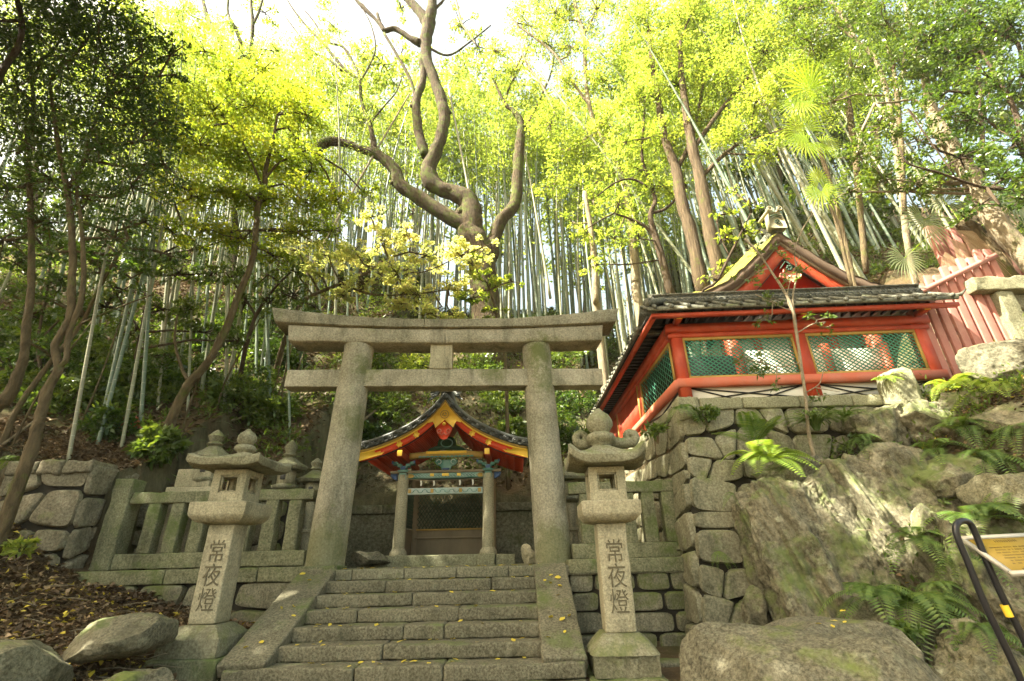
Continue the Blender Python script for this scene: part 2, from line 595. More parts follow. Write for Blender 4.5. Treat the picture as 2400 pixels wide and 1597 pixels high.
def bamboo_mat():
    t = NT('bamboo_culm')
    oi = t.n('ShaderNodeObjectInfo')
    tc = t.n('ShaderNodeTexCoord')
    sx = t.n('ShaderNodeSeparateXYZ')
    t.l(tc.outputs['Object'], sx.inputs[0])
    fr = t.math('FRACT', t.math('MULTIPLY', sx.outputs[2], 2.6), 0)
    ring = t.n('ShaderNodeMapRange')
    ring.inputs['From Min'].default_value = 0.06; ring.inputs['From Max'].default_value = 0.0
    t.l(fr, ring.inputs['Value'])
    c = t.ramp(oi.outputs['Random'], [(0.0, (0.09, 0.145, 0.10)), (0.5, (0.17, 0.22, 0.16)), (0.8, (0.20, 0.20, 0.11)), (1.0, (0.28, 0.27, 0.20))])
    c = t.mix(t.framp(t.noise(t.position((1, 1, 0.3)), 2.5, 4), 0.35, 0.75), c, t.mix(0.40, c, (0.28, 0.30, 0.23)))
    c = t.mix(t.math('MULTIPLY', ring.outputs[0], 0.7), c, (0.5, 0.5, 0.42))
    return t.done(t.bsdf(c, 0.42, 0.35))


MAT['bamboo'] = bamboo_mat()
MAT['trunk'] = barkmat('furrowed_bark', (0.045, 0.032, 0.019), (0.15, 0.11, 0.066), 0.2, 0.10, scale=14)
MAT['mossbark'] = barkmat('mossy_bark', (0.022, 0.016, 0.009), (0.115, 0.083, 0.045), 0.66, 0.4, scale=12)
MAT['smoothbark'] = barkmat('smooth_bark', (0.055, 0.041, 0.022), (0.17, 0.13, 0.07), 0.35, 0.35, scale=8)
MAT['darkbark'] = barkmat('dark_bark', (0.035, 0.025, 0.016), (0.09, 0.065, 0.04), 0.1, 0.3, scale=6)
MAT['palebark'] = barkmat('pale_bark', (0.16, 0.13, 0.085), (0.36, 0.30, 0.20), 0.15, 0.4, scale=8)
YG = [(0.13, 0.21, 0.03), (0.22, 0.29, 0.04), (0.38, 0.37, 0.06)]
MAT['maple'] = leafmat('maple_leaf', YG, 0.6, (1.7, 1.6, .6))
MAT['lime'] = leafmat('lime_leaf', [(0.105, 0.17, 0.033), (0.20, 0.265, 0.048), (0.36, 0.38, 0.10)], 0.6, (1.65, 1.6, .75))
MAT['autumn'] = leafmat('autumn_leaf', [(0.30, 0.37, 0.10), (0.46, 0.48, 0.18), (0.58, 0.49, 0.20)], 0.58, (1.35, 1.35, 1.0))
MAT['dark_leaf'] = leafmat('evergreen_leaf', [(0.022, 0.05, 0.011), (0.05, 0.10, 0.017), (0.12, 0.19, 0.025)], 0.42, rough=0.30, spec=0.5)
MAT['mid_leaf'] = leafmat('midgreen_leaf', [(0.045, 0.085, 0.018), (0.085, 0.14, 0.026), (0.15, 0.20, 0.035)], 0.42, rough=0.34, spec=0.5)
MAT['bamboo_leaf'] = leafmat('bamboo_leaf', [(0.105, 0.175, 0.04), (0.19, 0.26, 0.055), (0.33, 0.37, 0.10)], 0.6, (1.65, 1.6, .8))
MAT['fern'] = leafmat('fern_leaf', [(0.06, 0.115, 0.028), (0.10, 0.17, 0.04), (0.18, 0.24, 0.05)], 0.4)
MAT['fern_bright'] = leafmat('fern_bright_leaf', [(0.12, 0.2, 0.03), (0.20, 0.29, 0.045), (0.32, 0.37, 0.06)], 0.45)
MAT['palm'] = leafmat('palm_leaf', [(0.16, 0.26, 0.02), (0.25, 0.36, 0.03), (0.34, 0.42, 0.05)], 0.5)
MAT['palm_pale'] = leafmat('palm_grey_leaf', [(0.16, 0.22, 0.10), (0.26, 0.32, 0.17), (0.40, 0.44, 0.26)], 0.3)
MAT['deadfrond'] = leafmat('dead_frond', [(0.30, 0.20, 0.10), (0.42, 0.30, 0.17), (0.55, 0.42, 0.27)], 0.2, (1, 1, 1))
MAT['redleaf'] = leafmat('red_leaf', [(0.35, 0.07, 0.04), (0.48, 0.12, 0.07), (0.5, 0.2, 0.1)], 0.4, (1.2, 1, 1))
MAT['litter'] = leafmat('leaf_litter', [(0.04, 0.026, 0.013), (0.12, 0.075, 0.038), (0.40, 0.29, 0.15)], 0.08, (1, 1, 1), 0.6, 0.3)
MAT['yleaf'] = leafmat('fallen_yellow_leaf', [(0.42, 0.30, 0.04), (0.62, 0.50, 0.05), (0.66, 0.55, 0.12)], 0.15, (1, 1, 1))

# ------------------------------------------------------------------ world, sun
SUN = np.array([-0.60, -0.22, 0.80]); SUN /= np.linalg.norm(SUN)
w = bpy.data.worlds.new('World')
scene.world = w
w.use_nodes = True
wn = w.node_tree
wn.nodes.clear()
sky = wn.nodes.new('ShaderNodeTexSky')
sky.sky_type = 'NISHITA'
sky.sun_disc = False
sky.sun_elevation = math.asin(SUN[2])
sky.sun_rotation = math.atan2(SUN[0], SUN[1])
sky.dust_density = 4.0
sky.air_density = 1.0
wm = wn.nodes.new('ShaderNodeMix'); wm.data_type = 'RGBA'; wm.blend_type = 'MULTIPLY'
wm.inputs[0].default_value = 1.0
wm.inputs[7].default_value = (1.0, 0.865, 0.59, 1)      # the warm white balance the photograph was taken with
wb = wn.nodes.new('ShaderNodeBackground')
wb.inputs[1].default_value = 0.125
wo = wn.nodes.new('ShaderNodeOutputWorld')
wn.links.new(sky.outputs[0], wm.inputs[6]); wn.links.new(wm.outputs[2], wb.inputs[0]); wn.links.new(wb.outputs[0], wo.inputs[0])
sl = bpy.data.lights.new('sun', 'SUN')
sl.energy = 5.0
sl.angle = R(0.55)
sl.color = (1.0, 0.93, 0.76)
so = bpy.data.objects.new('sun', sl)
link(so)
so.location = (-20, -8, 40)
so.rotation_euler = Vector(tuple(SUN)).to_track_quat('Z', 'Y').to_euler()
scene.view_settings.view_transform = 'Standard'
scene.view_settings.look = 'None'
scene.view_settings.exposure = 2.72
scene.view_settings.gamma = 1
cy = scene.cycles
cy.max_bounces = 7; cy.diffuse_bounces = 4; cy.glossy_bounces = 2; cy.transmission_bounces = 5; cy.transparent_max_bounces = 4
cy.use_denoising = True
cy.denoiser = 'OPENIMAGEDENOISE'
cy.sample_clamp_indirect = 6
cy.use_adaptive_sampling = True
cy.adaptive_threshold = 0.02
cy.caustics_reflective = False; cy.caustics_refractive = False

# ================================================================== the ground
def zg(x, y, detail=True):
    x = np.asarray(x, float); y = np.asarray(y, float)
    low = -1.21 + 0 * x
    # left bank of leaf litter
    left = -1.15 + 0.22 * np.clip(-x - 3.9, 0, 8) + 0.42 * np.clip(-x - 7.2, 0, 5) + 0.12 * np.clip(y - 6.4, 0, 2.5) - 0.12 * np.clip(6.4 - y, 0, 4)
    z = np.where(x < -3.7, np.maximum(left * sstep(-3.7, -4.1, x) + low * (1 - sstep(-3.7, -4.1, x)), low - .3), low)
    # right bank under the rocks
    ys = 6.6 - 0.35 * np.clip(x - 4.5, 0, 5)
    bank = -1.25 + (2.25 + 1.2 * sstep(6.0, 7.8, x) + 0.12 * np.clip(x - 6, 0, 6)) * sstep(0, 1, (y - ys) / 2.0)
    z = np.where(x > 3.9, bank * sstep(3.9, 4.8, x) + low * (1 - sstep(3.9, 4.8, x)), z)
    # behind the fence line
    hc = np.maximum(-0.03, np.where(y > 13.95, 1.40 + np.minimum(y - 13.95, 7.0) * 1.24 + np.clip(y - 20.95, 0, 20) * 0.75, -0.03))
    hl = np.where(y > 10.2, 1.25 + (y - 10.2) * 0.80 + np.clip(y - 13, 0, 14) * .22 + 0.2 * np.clip(-x - 7, 0, 12), 0.06)
    hl = np.where((x < -7.5) & (y > 9.2), np.maximum(hl, 1.6 + (y - 9.2) * .7 + 0.25 * np.clip(-x - 7.5, 0, 12)), hl)
    hr = np.where(y > 16.5, 2.72 + (y - 16.5) * 0.95, 2.72) + np.where(x > 8.2, 0.55 * np.clip(x - 8.2, 0, 5) + np.clip(y - 9, 0, 8) * 0.62 * sstep(8.2, 11, x), 0)
    back = hc
    tl = sstep(-4.9, -5.6, x)
    back = back * (1 - tl) + hl * tl
    tr = sstep(2.88, 3.05, x)
    back = back * (1 - tr) + hr * tr
    tb = np.where(x > 3.0, sstep(8.55, 8.8, y), sstep(8.98, 9.12, y))
    z = z * (1 - tb) + back * tb
    # crest
    cr = 26.5 + np.clip(-x - 6, 0, 8) * 1.2 + np.clip(x - 9, 0, 20) * 0.6
    over = np.clip(y - cr, 0, 200)
    z = z - over * 1.02
    z = np.maximum(z, -6)
    if detail:
        p = np.stack([x.ravel(), y.ravel(), 0 * x.ravel()], -1)
        wild = np.where((x > -7.4) & (x < 2.95) & (y > 8.9) & (y < 13.9), 0.0, 1.0)
        wild = np.where((x > -3.7) & (x < 2.9) & (y < 9), 0.15, wild)
        wild = np.where((x > 2.9) & (x < 8.3) & (y > 8.5) & (y < 16), 0.0, wild)
        z = z + (fbm(p * 0.55, 3, 5).reshape(x.shape) * 0.28 * np.where(y > 14, 1.3, 0.25) + fbm(p * 2.6, 4, 9).reshape(x.shape) * 0.07) * wild
        z = z + np.where((x > 4.2) & (y > 5) & (y < 8.8), fbm(p * 1.3, 4, 77).reshape(x.shape) * 0.28, 0) * sstep(4.2, 5, x)
    return z


def nonuni(lo, a, b, hi, d, g=1.12):
    mid = np.arange(a, b, d)
    o, s, x = [], d, b
    while x < hi:
        o.append(x); s *= g; x += s
    o.append(hi)
    u, s, x = [], d, a - d
    while x > lo:
        u.append(x); s *= g; x -= s
    u.append(lo)
    return np.array(u[::-1] + list(mid) + o)


gx = nonuni(-110, -13, 14, 110, 0.15)
gy = nonuni(-90, 4.0, 18, 120, 0.13)
X, Y = np.meshgrid(gx, gy, indexing='ij')
Z = zg(X, Y)
Z = np.where(np.hypot(X, Y - 8) > 90, -6 + 0 * Z, Z)
ny = len(gy)
ii = np.arange(len(gx) - 1)[:, None] * ny + np.arange(ny - 1)[None, :]
mb = MB()
mb.add(np.stack([X, Y, Z], -1).reshape(-1, 3), np.stack([ii, ii + ny, ii + ny + 1, ii + 1], -1).reshape(-1, 4))
tag(mb.build('hillside', MAT['earth'], smooth=True), kind='structure')

mb = MB()
for i in range(8):
    for j in range(5):
        x0 = -3.62 + i * 0.87; y0 = 8.86 + j * 0.98 + (i % 2) * 0.0
        worn_block(mb, x0, x0 + 0.86, y0, y0 + 0.97, -0.16, 0.0 - 0.004 * ((i + j) % 3), 0.015, 0.006, 0.3, i * 7 + j)
tag(mb.build('landing', MAT['paving'], smooth=40), kind='structure')


def ground_z(x, y):
    return float(zg(np.array([x]), np.array([y]))[0])

# ================================================================== stone stairs
stairs = thing('stone_staircase', 'broad mossy stone steps with sloping side slabs leading up to the stone gate', 'staircase', (-1.4, 6.7, -1.2))
O = np.array([-1.4, 6.7, -1.2])


def part(mb, name, mat, parent, smooth=False, origin=None):
    mb.off = np.array(origin if origin is not None else parent_loc(parent), float)
    return mb.build(name, mat, parent, smooth)


def parent_loc(p):
    v = np.zeros(3)
    while p is not None:
        v += np.array(p.location)
        p = p.parent
    return v


cuts = [(-1.22, -0.28), (-2.1, -0.42), (-1.6,), (-2.3, -0.85), (-1.55, -1.0), (-1.72,), (-1.95, -.9)]
for k in range(7):
    y0 = 8.9 - 0.36 * k; zt = -0.17 * k
    xa, xb = (-3.06, 0.31)
    if k == 6: xa, xb = -3.52, 0.78
    if k == 0: xa, xb = -3.02, 0.30
    mb = MB()
    cs = [xa] + [c for c in cuts[k]] + [xb]
    for j in range(len(cs) - 1):
        worn_block(mb, cs[j] + 0.004, cs[j + 1] - 0.004, y0 - 0.005 * ((j * 7 + k) % 3), y0 + 0.50, zt - 0.168, zt + 0.004 * ((j + k) % 2), 0.028, 0.011, 0.06, k * 11 + j)
    part(mb, 'step', MAT['step'], stairs, 50)
# lower steps below the frame, down to the path
for k in range(7, 9):
    mb = MB()
    worn_block(mb, -3.5, 0.78, 8.9 - 0.36 * k, 9.3 - 0.36 * k, -0.17 * k - 0.168, -0.17 * k, 0.028, 0.011, 0.1, k * 11)
    part(mb, 'step', MAT['step'], stairs, 50)
for (xa, xb, sd) in ((-3.62, -3.03, 5), (0.275, 0.815, 6)):
    mb = MB()
    dy, dz = 8.92 - 6.78, 0.02 + 0.99
    L = math.hypot(dy, dz); a = math.atan2(dz, dy)
    V, F = rbox_data(xb - xa, L, 0.17, 0.03, 0.09, 3)
    V += np.stack([fbm(V * 5 + 9 * i, 3, sd) for i in range(3)], -1) * 0.010
    Mx = np.array(Matrix.Translation(((xa + xb) / 2, (8.92 + 6.78) / 2 + 0.03, (-0.99 + 0.02) / 2 - 0.06)) @ Matrix.Rotation(a, 4, 'X'))
    mb.add(V, F, 0, Mx)
    part(mb, 'side_slab', MAT['step'], stairs, 50)
    # masonry cheek under the slab
    mb = MB()
    pts = [(6.95, -1.22), (8.88, -1.22), (8.88, -0.14), (6.95, -1.06)]
    mb.poly(pts, xa + 0.05, xb - 0.05, 'x')
    part(mb, 'side_wall', MAT['basewall'], stairs)

# ================================================================== irregular masonry


def masonry(mb, u0, u1, z0, z1, fn, rows, wavg, seed, bulge=0.07, gap=0.012, jit=0.35, res=7, taper=None):
    """irregular coursed stones on a face; fn(u, z, d) -> xyz, d = distance out of the face"""
    r = random.Random(seed)
    nr = rows
    hs = [z0 + (z1 - z0) * i / nr for i in range(nr + 1)]
    us = np.linspace(u0, u1, 9)
    lines = []
    for i, h in enumerate(hs):
        amp = 0 if i in (0, nr) else (z1 - z0) / nr * jit * 0.55
        ph = [r.uniform(-amp, amp) for _ in us]
        lines.append((h, ph))

    def zl(i, u):
        h, ph = lines[i]
        return h + float(np.interp(u, us, ph))
    for i in range(nr):
        u = u0
        hrow = hs[i + 1] - hs[i]
        edges = [(u0, u0)]
        while True:
            wd = wavg * r.uniform(0.6, 1.45)
            if u + wd > u1 - wavg * 0.45: break
            u += wd
            t = r.uniform(-1, 1) * jit * hrow * 0.5
            edges.append((u + t, u - t))
        edges.append((u1, u1))
        for j in range(len(edges) - 1):
            (a0, a1), (b0, b1) = edges[j], edges[j + 1]
            A = np.array([a0, zl(i, a0)]); B = np.array([b0, zl(i, b0)])
            Cc = np.array([b1, zl(i + 1, b1)]); D = np.array([a1, zl(i + 1, a1)])
            s, t = np.meshgrid(np.concatenate([[0, .03, .09], np.linspace(.2, .8, res - 2), [.91, .97, 1]]),
                               np.concatenate([[0, .04, .12], np.linspace(.25, .75, max(3, res - 4)), [.88, .96, 1]]), indexing='ij')
            # rounded corners: pull the parametric corners in
            cs, ct = s * 2 - 1, t * 2 - 1
            k = 0.11 * (abs(cs) ** 5) * (abs(ct) ** 5)
            s2 = s - k * cs; t2 = t - k * ct
            cen = (A + B + Cc + D) / 4
            P = (A * ((1 - s2) * (1 - t2))[..., None] + B * (s2 * (1 - t2))[..., None] + Cc * (s2 * t2)[..., None] + D * ((1 - s2) * t2)[..., None])
            sc = 1 - gap / max(0.1, min(b0 - a0, hrow)) * 2
            P = cen + (P - cen) * sc
            e = np.minimum(np.minimum(s, 1 - s) * (b0 - a0) / hrow, np.minimum(t, 1 - t)) * 2
            e = np.clip(e / 0.16, 0, 1)
            hgt = (1 - (1 - e) ** 2.2) ** 0.7 * bulge * r.uniform(0.7, 1.25)
            hgt = hgt + (s - .5) * r.uniform(-.04, .04) * e + (t - .5) * r.uniform(-.04, .04) * e
            q = P.reshape(-1, 2)
            n3 = np.stack([q[:, 0] * 7, q[:, 1] * 7, np.full(len(q), seed + i * 3.1 + j * 1.7)], -1)
            hgt = hgt.ravel() + fbm(n3, 5, seed) * 0.026 * e.ravel()
            hgt = np.where(e.ravel() < 0.01, -0.04, hgt)
            V = np.array([fn(a, b, d) for (a, b), d in zip(q, hgt)])
            ns, nt = s.shape
            ii = np.arange(ns - 1)[:, None] * nt + np.arange(nt - 1)[None, :]
            F = np.stack([ii, ii + nt, ii + nt + 1, ii + 1], -1).reshape(-1, 4)
            mb.add(V, F)


# ---- the high terrace wall under the red hall
terr = thing('stone_terrace_wall', 'tall wall of large fitted granite blocks holding up the red lattice hall', 'wall', (3.2, 8.6, -1.2))
bat = 0.10


def f_front(u, z, d):      # front face, leaning back and in
    k = (z + 1.3) / 4.0
    return (u + (0.42 * k if u < 3.1 else 0.42 * k * max(0, 1 - (u - 3.1) / 2)), 8.22 + 0.40 * k - d, z)


def f_side(u, z, d):       # left face, running back
    k = (z + 1.3) / 4.0
    return (2.70 + 0.42 * k - d, u + 0.40 * k * max(0, 1 - (u - 8.2) / 3), z)


mb = MB()
masonry(mb, 2.70, 4.9, -1.35, 2.55, f_front, 9, 0.60, 4, 0.055, 0.006, 0.55, res=9)
masonry(mb, 4.92, 7.3, 0.9, 2.55, f_front, 3, 0.8, 14, 0.06, 0.008, 0.5)
part(mb, 'block', MAT['wall'], terr, 60)
mb = MB()
masonry(mb, 8.24, 17.5, -1.35, 2.6, f_side, 8, 0.8, 8, 0.06, 0.008, 0.8, res=9)
part(mb, 'side_block', MAT['wall'], terr, 60)
mb = MB()
mb.add([(2.74, 8.3, -1.4), (7.3, 8.3, -1.4), (7.3, 8.66, 2.55), (3.13, 8.66, 2.55), (2.74, 17.5, -1.4), (3.16, 17.5, 2.6)],
       [(0, 1, 2, 3), (4, 0, 3, 5)])
part(mb, 'joint_bed', MAT['joint'], terr)
mb = MB()
cs = [3.42, 4.2, 5.25, 6.2, 7.4]
worn_block(mb, 3.02, 3.42, 8.52, 8.92, 2.35, 2.76, 0.03, 0.02, 0.08, 3)
for i in range(4):
    worn_block(mb, cs[i] + .006, cs[i + 1] - .006, 8.50, 8.95, 2.52, 2.735, 0.03, 0.014, 0.1, 20 + i)
ys_ = [8.93, 9.9, 11.0, 12.2, 13.4, 14.7, 16, 17.4]
for i in range(7):
    worn_block(mb, 3.0, 3.5, ys_[i] + .006, ys_[i + 1] - .006, 2.50, 2.70, 0.03, 0.014, 0.1, 40 + i)
part(mb, 'coping', MAT['granite'], terr, 50)
mb = MB(); mb.box(3.45, 8.4, 8.9, 17, 2.5, 2.70)
tag(mb.build('terrace_floor', MAT['earth']), kind='structure')

# ---- base walls below the two fences
bw = thing('fence_base_wall', 'low mossy block wall between the steps and the tall terrace wall', 'wall', (1.9, 8.9, -1.2))
mb = MB()
masonry(mb, 0.86, 2.95, -1.3, -0.13, lambda u, z, d: (u, 8.92 - d, z), 4, 0.55, 21, 0.03, 0.008, 0.12)
part(mb, 'block', MAT['basewall'], bw, 60)
mb = MB()
mb.box(0.80, 2.95, 8.95, 9.5, -1.4, -0.14)
part(mb, 'joint_bed', MAT['joint'], bw)
mb = MB()
for a, b in ((0.86, 1.5), (1.5, 2.93)):
    worn_block(mb, a + .004, b - .004, 8.84, 9.5, -0.14, 0.075, 0.02, 0.010, 0.08, int(a * 10))
part(mb, 'coping', MAT['fence'], bw, 50)

bw = thing('fence_base_wall', 'low stone course and rough blocks behind the left lantern, half buried in dead leaves', 'wall', (-5.5, 8.9, -0.6))
mb = MB()
masonry(mb, -7.0, -3.64, -0.95, -0.15, lambda u, z, d: (u, 8.93 - d, z), 2, 0.95, 31, 0.05, 0.012, 0.3)
part(mb, 'block', MAT['basewall'], bw, 60)
mb = MB(); mb.box(-7.3, -3.6, 8.97, 9.5, -1.2, -0.16)
part(mb, 'joint_bed', MAT['joint'], bw)
mb = MB()
for a, b in ((-7.6, -5.9), (-5.9, -4.35), (-4.35, -3.05)):
    worn_block(mb, a + .004, b - .004, 8.86, 9.5, -0.16, 0.06, 0.02, 0.010, 0.08, int(-a * 10))
part(mb, 'coping', MAT['fence'], bw, 50)

kp = atY(1560, 1548, 7.6)
mb = MB((2.2, 7.6, kp[2]))
worn_block(mb, 1.75, 2.62, 7.45, 7.75, kp[2] - .3, kp[2], .03, .015, .08, 77); worn_block(mb, 2.63, 3.6, 7.45, 7.75, kp[2] - .3, kp[2] - .01, .03, .015, .08, 78)
tag(mb.build('stone_kerb', MAT['basewall'], smooth=50, loc=(2.2, 7.6, kp[2])), 'low mossy stone kerb between the right lantern base and the large boulder', 'kerb')
# ---- left masonry block beside the fence
lw = thing('rubble_wall', 'squat block of rough fitted stones at the left end of the stone fence', 'wall', (-8.2, 9.0, 0))
mb = MB()
masonry(mb, -9.2, -7.66, -0.2, 1.86, lambda u, z, d: (u, 8.75 + 0.05 * z - d, z), 4, 0.72, 45, 0.07, 0.012, 0.5)
masonry(mb, 8.78, 10.3, -0.2, 1.86, lambda u, z, d: (-7.62 - 0.02 * z + d, u, z), 4, 0.7, 46, 0.05, 0.012, 0.5)
part(mb, 'block', MAT['rubble'], lw, 60)
mb = MB(); mb.box(-9.15, -7.68, 8.84, 10.3, -0.4, 1.80)
part(mb, 'joint_bed', MAT['joint'], lw)
mb = MB()
for i, (a, b) in enumerate(((-9.2, -8.6), (-8.6, -8.15), (-8.15, -7.64))):
    worn_block(mb, a + .01, b - .01, 8.72, 9.4, 1.66, 1.90, 0.05, 0.03, 0.1, 50 + i)
part(mb, 'top_stone', MAT['rubble'], lw, 50)

# low bank wall behind the left fence
bwl = thing('bank_wall', 'low dark stone bank wall behind the pickets of the left stone fence', 'wall', (-6, 10.2, 0))
mb = MB()
masonry(mb, -7.6, -4.6, 0.0, 1.30, lambda u, z, d: (u, 10.15 - d, z), 3, 0.6, 51, 0.06, 0.015, 0.4)
part(mb, 'block', MAT['basewall'], bwl, 60)
mb = MB(); mb.box(-7.6, -4.6, 10.2, 10.6, -0.1, 1.28)
part(mb, 'joint_bed', MAT['joint'], bwl)

# retaining wall behind the small shrine
rw = thing('retaining_wall', 'dark stained concrete retaining wall with coping behind the small shrine gate', 'wall', (-1, 13.9, 0))
mb = MB(); worn_block(mb, -5.2, 2.95, 13.72, 14.1, -0.1, 1.28, 0.02, 0.015, 0.15, 60)
part(mb, 'wall_face', MAT['concrete'], rw, 50)
mb = MB()
for i in range(5): worn_block(mb, -5.2 + i * 1.63, -3.575 + i * 1.63, 13.62, 14.15, 1.28, 1.50, 0.02, 0.015, 0.15, 70 + i)
part(mb, 'coping', MAT['concrete'], rw, 50)
rw2 = thing('retaining_wall', 'dark concrete side wall running back on the left of the small shrine gate', 'wall', (-5.2, 11.5, 0))
mb = MB(); worn_block(mb, -5.3, -5.0, 10.4, 13.72, -0.1, 1.35, 0.02, 0.015, 0.15, 61)
part(mb, 'wall_face', MAT['concrete'], rw2, 50)

# ================================================================== stone fences


def stone_fence(name, label, x0, x1, xs, end_post=None):
    t = thing(name, label, 'fence', ((x0 + x1) / 2, 9.3, 0.07))
    mb = MB(); worn_block(mb, x0, x1, 9.16, 9.44, 0.075, 0.325, 0.02, 0.010, 0.08, 3); part(mb, 'bottom_rail', MAT['fence'], t, 50)
    mb = MB(); worn_block(mb, x0, x1, 9.18, 9.42, 1.17, 1.37, 0.02, 0.012, 0.08, 4); part(mb, 'top_rail', MAT['fence'], t, 50)
    for i, x in enumerate(xs):
        mb = MB(); worn_block(mb, x - 0.115, x + 0.115, 9.19, 9.41, 0.325, 1.172, 0.018, 0.008, 0.09, 100 + i)
        part(mb, 'picket', MAT['fence'], t, 50)
    if end_post is not None:
        mb = MB(); worn_block(mb, end_post - 0.17, end_post + 0.17, 9.12, 9.48, 0.07, 1.62, 0.03, 0.014, 0.09, 9)
        part(mb, 'end_post', MAT['fence'], t, 50)
    return t


stone_fence('stone_fence', 'mossy stone picket fence behind the left lantern', -7.08, -3.72, [-6.62 + 0.43 * i for i in range(7)], -7.26)
stone_fence('stone_fence', 'short mossy stone picket fence behind the right lantern', 0.98, 2.92, [1.29 + 0.375 * i for i in range(5)])

# ================================================================== the great stone gate
tg = thing('stone_torii', 'big weathered granite gate with curved double lintel at the head of the steps', 'torii gate', (-1.4, 9.2, 0))
TY = R(3.0)
Mt = Matrix.Translation((-1.365, 9.42, 0)) @ Matrix.Rotation(TY, 4, 'Z')
Mtn = np.array(Mt)
# local frame: x along the gate
for sgn, sd in ((-1, 1), (1, 2)):
    mb = MB()
    zz = np.linspace(-0.02, 4.26, 40)
    base = sgn * 2.035; top = sgn * 1.885
    P = [(base + (top - base) * z / 4.3, 0, z) for z in zz]
    rr = [0.335 - 0.035 * z / 4.3 + (0.012 if z > 4.25 else 0) for z in zz]
    m2 = MB(); m2.tube(P, rr, 40, wob=0.010, seed=sd)
    V = np.concatenate(m2.V) @ Mtn[:3, :3].T + Mtn[:3, 3]
    for f, _ in m2.F: mb.F.append((f, 0))
    mb.V.append(V); mb.n = len(V)
    part(mb, 'pillar', MAT['torii'], tg, 60)


def bow(x, c=3.75):                               # upward sweep of the lintels
    return 0.30 * (abs(x) / c) ** 2.4


def curved_beam(x0, x1, zb, zt, y0, y1, endslope, ab=.13, at=.27, n=26, seed=0, half=3.63):
    mb = MB()
    xs = np.linspace(x0, x1, n)
    ring = []
    for x in xs:
        k = (abs(x) / half) ** 2.3
        tb = zb + ab * k; tt = zt + at * k
        ring.append((x, tb, tt))
    # cross-section with softened corners
    sec = [(y0 + .02, 0.0), (y0, 0.06), (y0, 0.35), (y0, 0.65), (y0, 0.94), (y0 + .02, 1.0), ((y0 + y1) / 2, 1.03), (y1 - .02, 1.0), (y1, 0.94), (y1, 0.5), (y1, 0.06), (y1 - .02, 0.0), ((y0 + y1) / 2, 0)]
    V = []
    for i, (x, a, b) in enumerate(ring):
        for (yy, t) in sec:
            sl = 0
            if x == xs[0] and x0 < -3: sl = -endslope * (t - 0.0)
            if x == xs[-1] and x1 > 3: sl = endslope * (t - 0.0)
            V.append((x + sl, yy, a + (b - a) * t))
    V = np.array(V)
    V += np.stack([fbm(V * 4 + 7 * i, 4, seed) for i in range(3)], -1) * 0.012
    m = len(sec)
    F = []
    for i in range(n - 1):
        for j in range(m):
            F.append((i * m + j, i * m + (j + 1) % m, (i + 1) * m + (j + 1) % m, (i + 1) * m + j))
    F.append(tuple(range(m))); F.append(tuple(range((n - 1) * m + m - 1, (n - 1) * m - 1, -1)))
    mb.add(V, F, 0, Mtn)
    return mb


part(curved_beam(-3.60, -0.50, 4.578, 4.775, -0.36, 0.36, 0.09, seed=3), 'top_lintel', MAT['torii_top'], tg, 50)
part(curved_beam(-0.492, 3.60, 4.578, 4.775, -0.36, 0.36, 0.09, seed=4), 'top_lintel', MAT['torii_top'], tg, 50)
part(curved_beam(-3.26, -0.06, 4.25, 4.573, -0.29, 0.29, 0.07, .065, .125, seed=5), 'under_lintel', MAT['torii'], tg, 50)
part(curved_beam(-0.052, 3.26, 4.25, 4.573, -0.29, 0.29, 0.07, .065, .125, seed=6), 'under_lintel', MAT['torii'], tg, 50)
mb = MB(); worn_block(mb, -3.23, 3.23, -0.17, 0.17, 3.335, 3.705, 0.018, 0.010, 0.09, 7, 0, Mtn)
part(mb, 'tie_beam', MAT['torii'], tg, 50)
mb = MB(); worn_block(mb, -0.36, 0.10, -0.19, 0.15, 3.705, 4.26, 0.015, 0.006, 0.08, 8, 0, Mtn)
tb_ = part(mb, 'name_tablet', MAT['lantern'], tg, 50)

# ================================================================== lanterns


def glyph_mesh(text, size):
    cu = bpy.data.curves.new('txt', 'FONT')
    cu.body = text
    cu.size = size
    cu.extrude = 0.003
    cu.align_x = 'CENTER'
    cu.space_line = 0.98
    cu.offset = -0.001
    o = bpy.data.objects.new('txt', cu)
    COL.objects.link(o)
    bpy.context.view_layer.update()
    dg = bpy.context.evaluated_depsgraph_get()
    me = bpy.data.meshes.new_from_object(o.evaluated_get(dg))
    bpy.data.objects.remove(o)
    return me


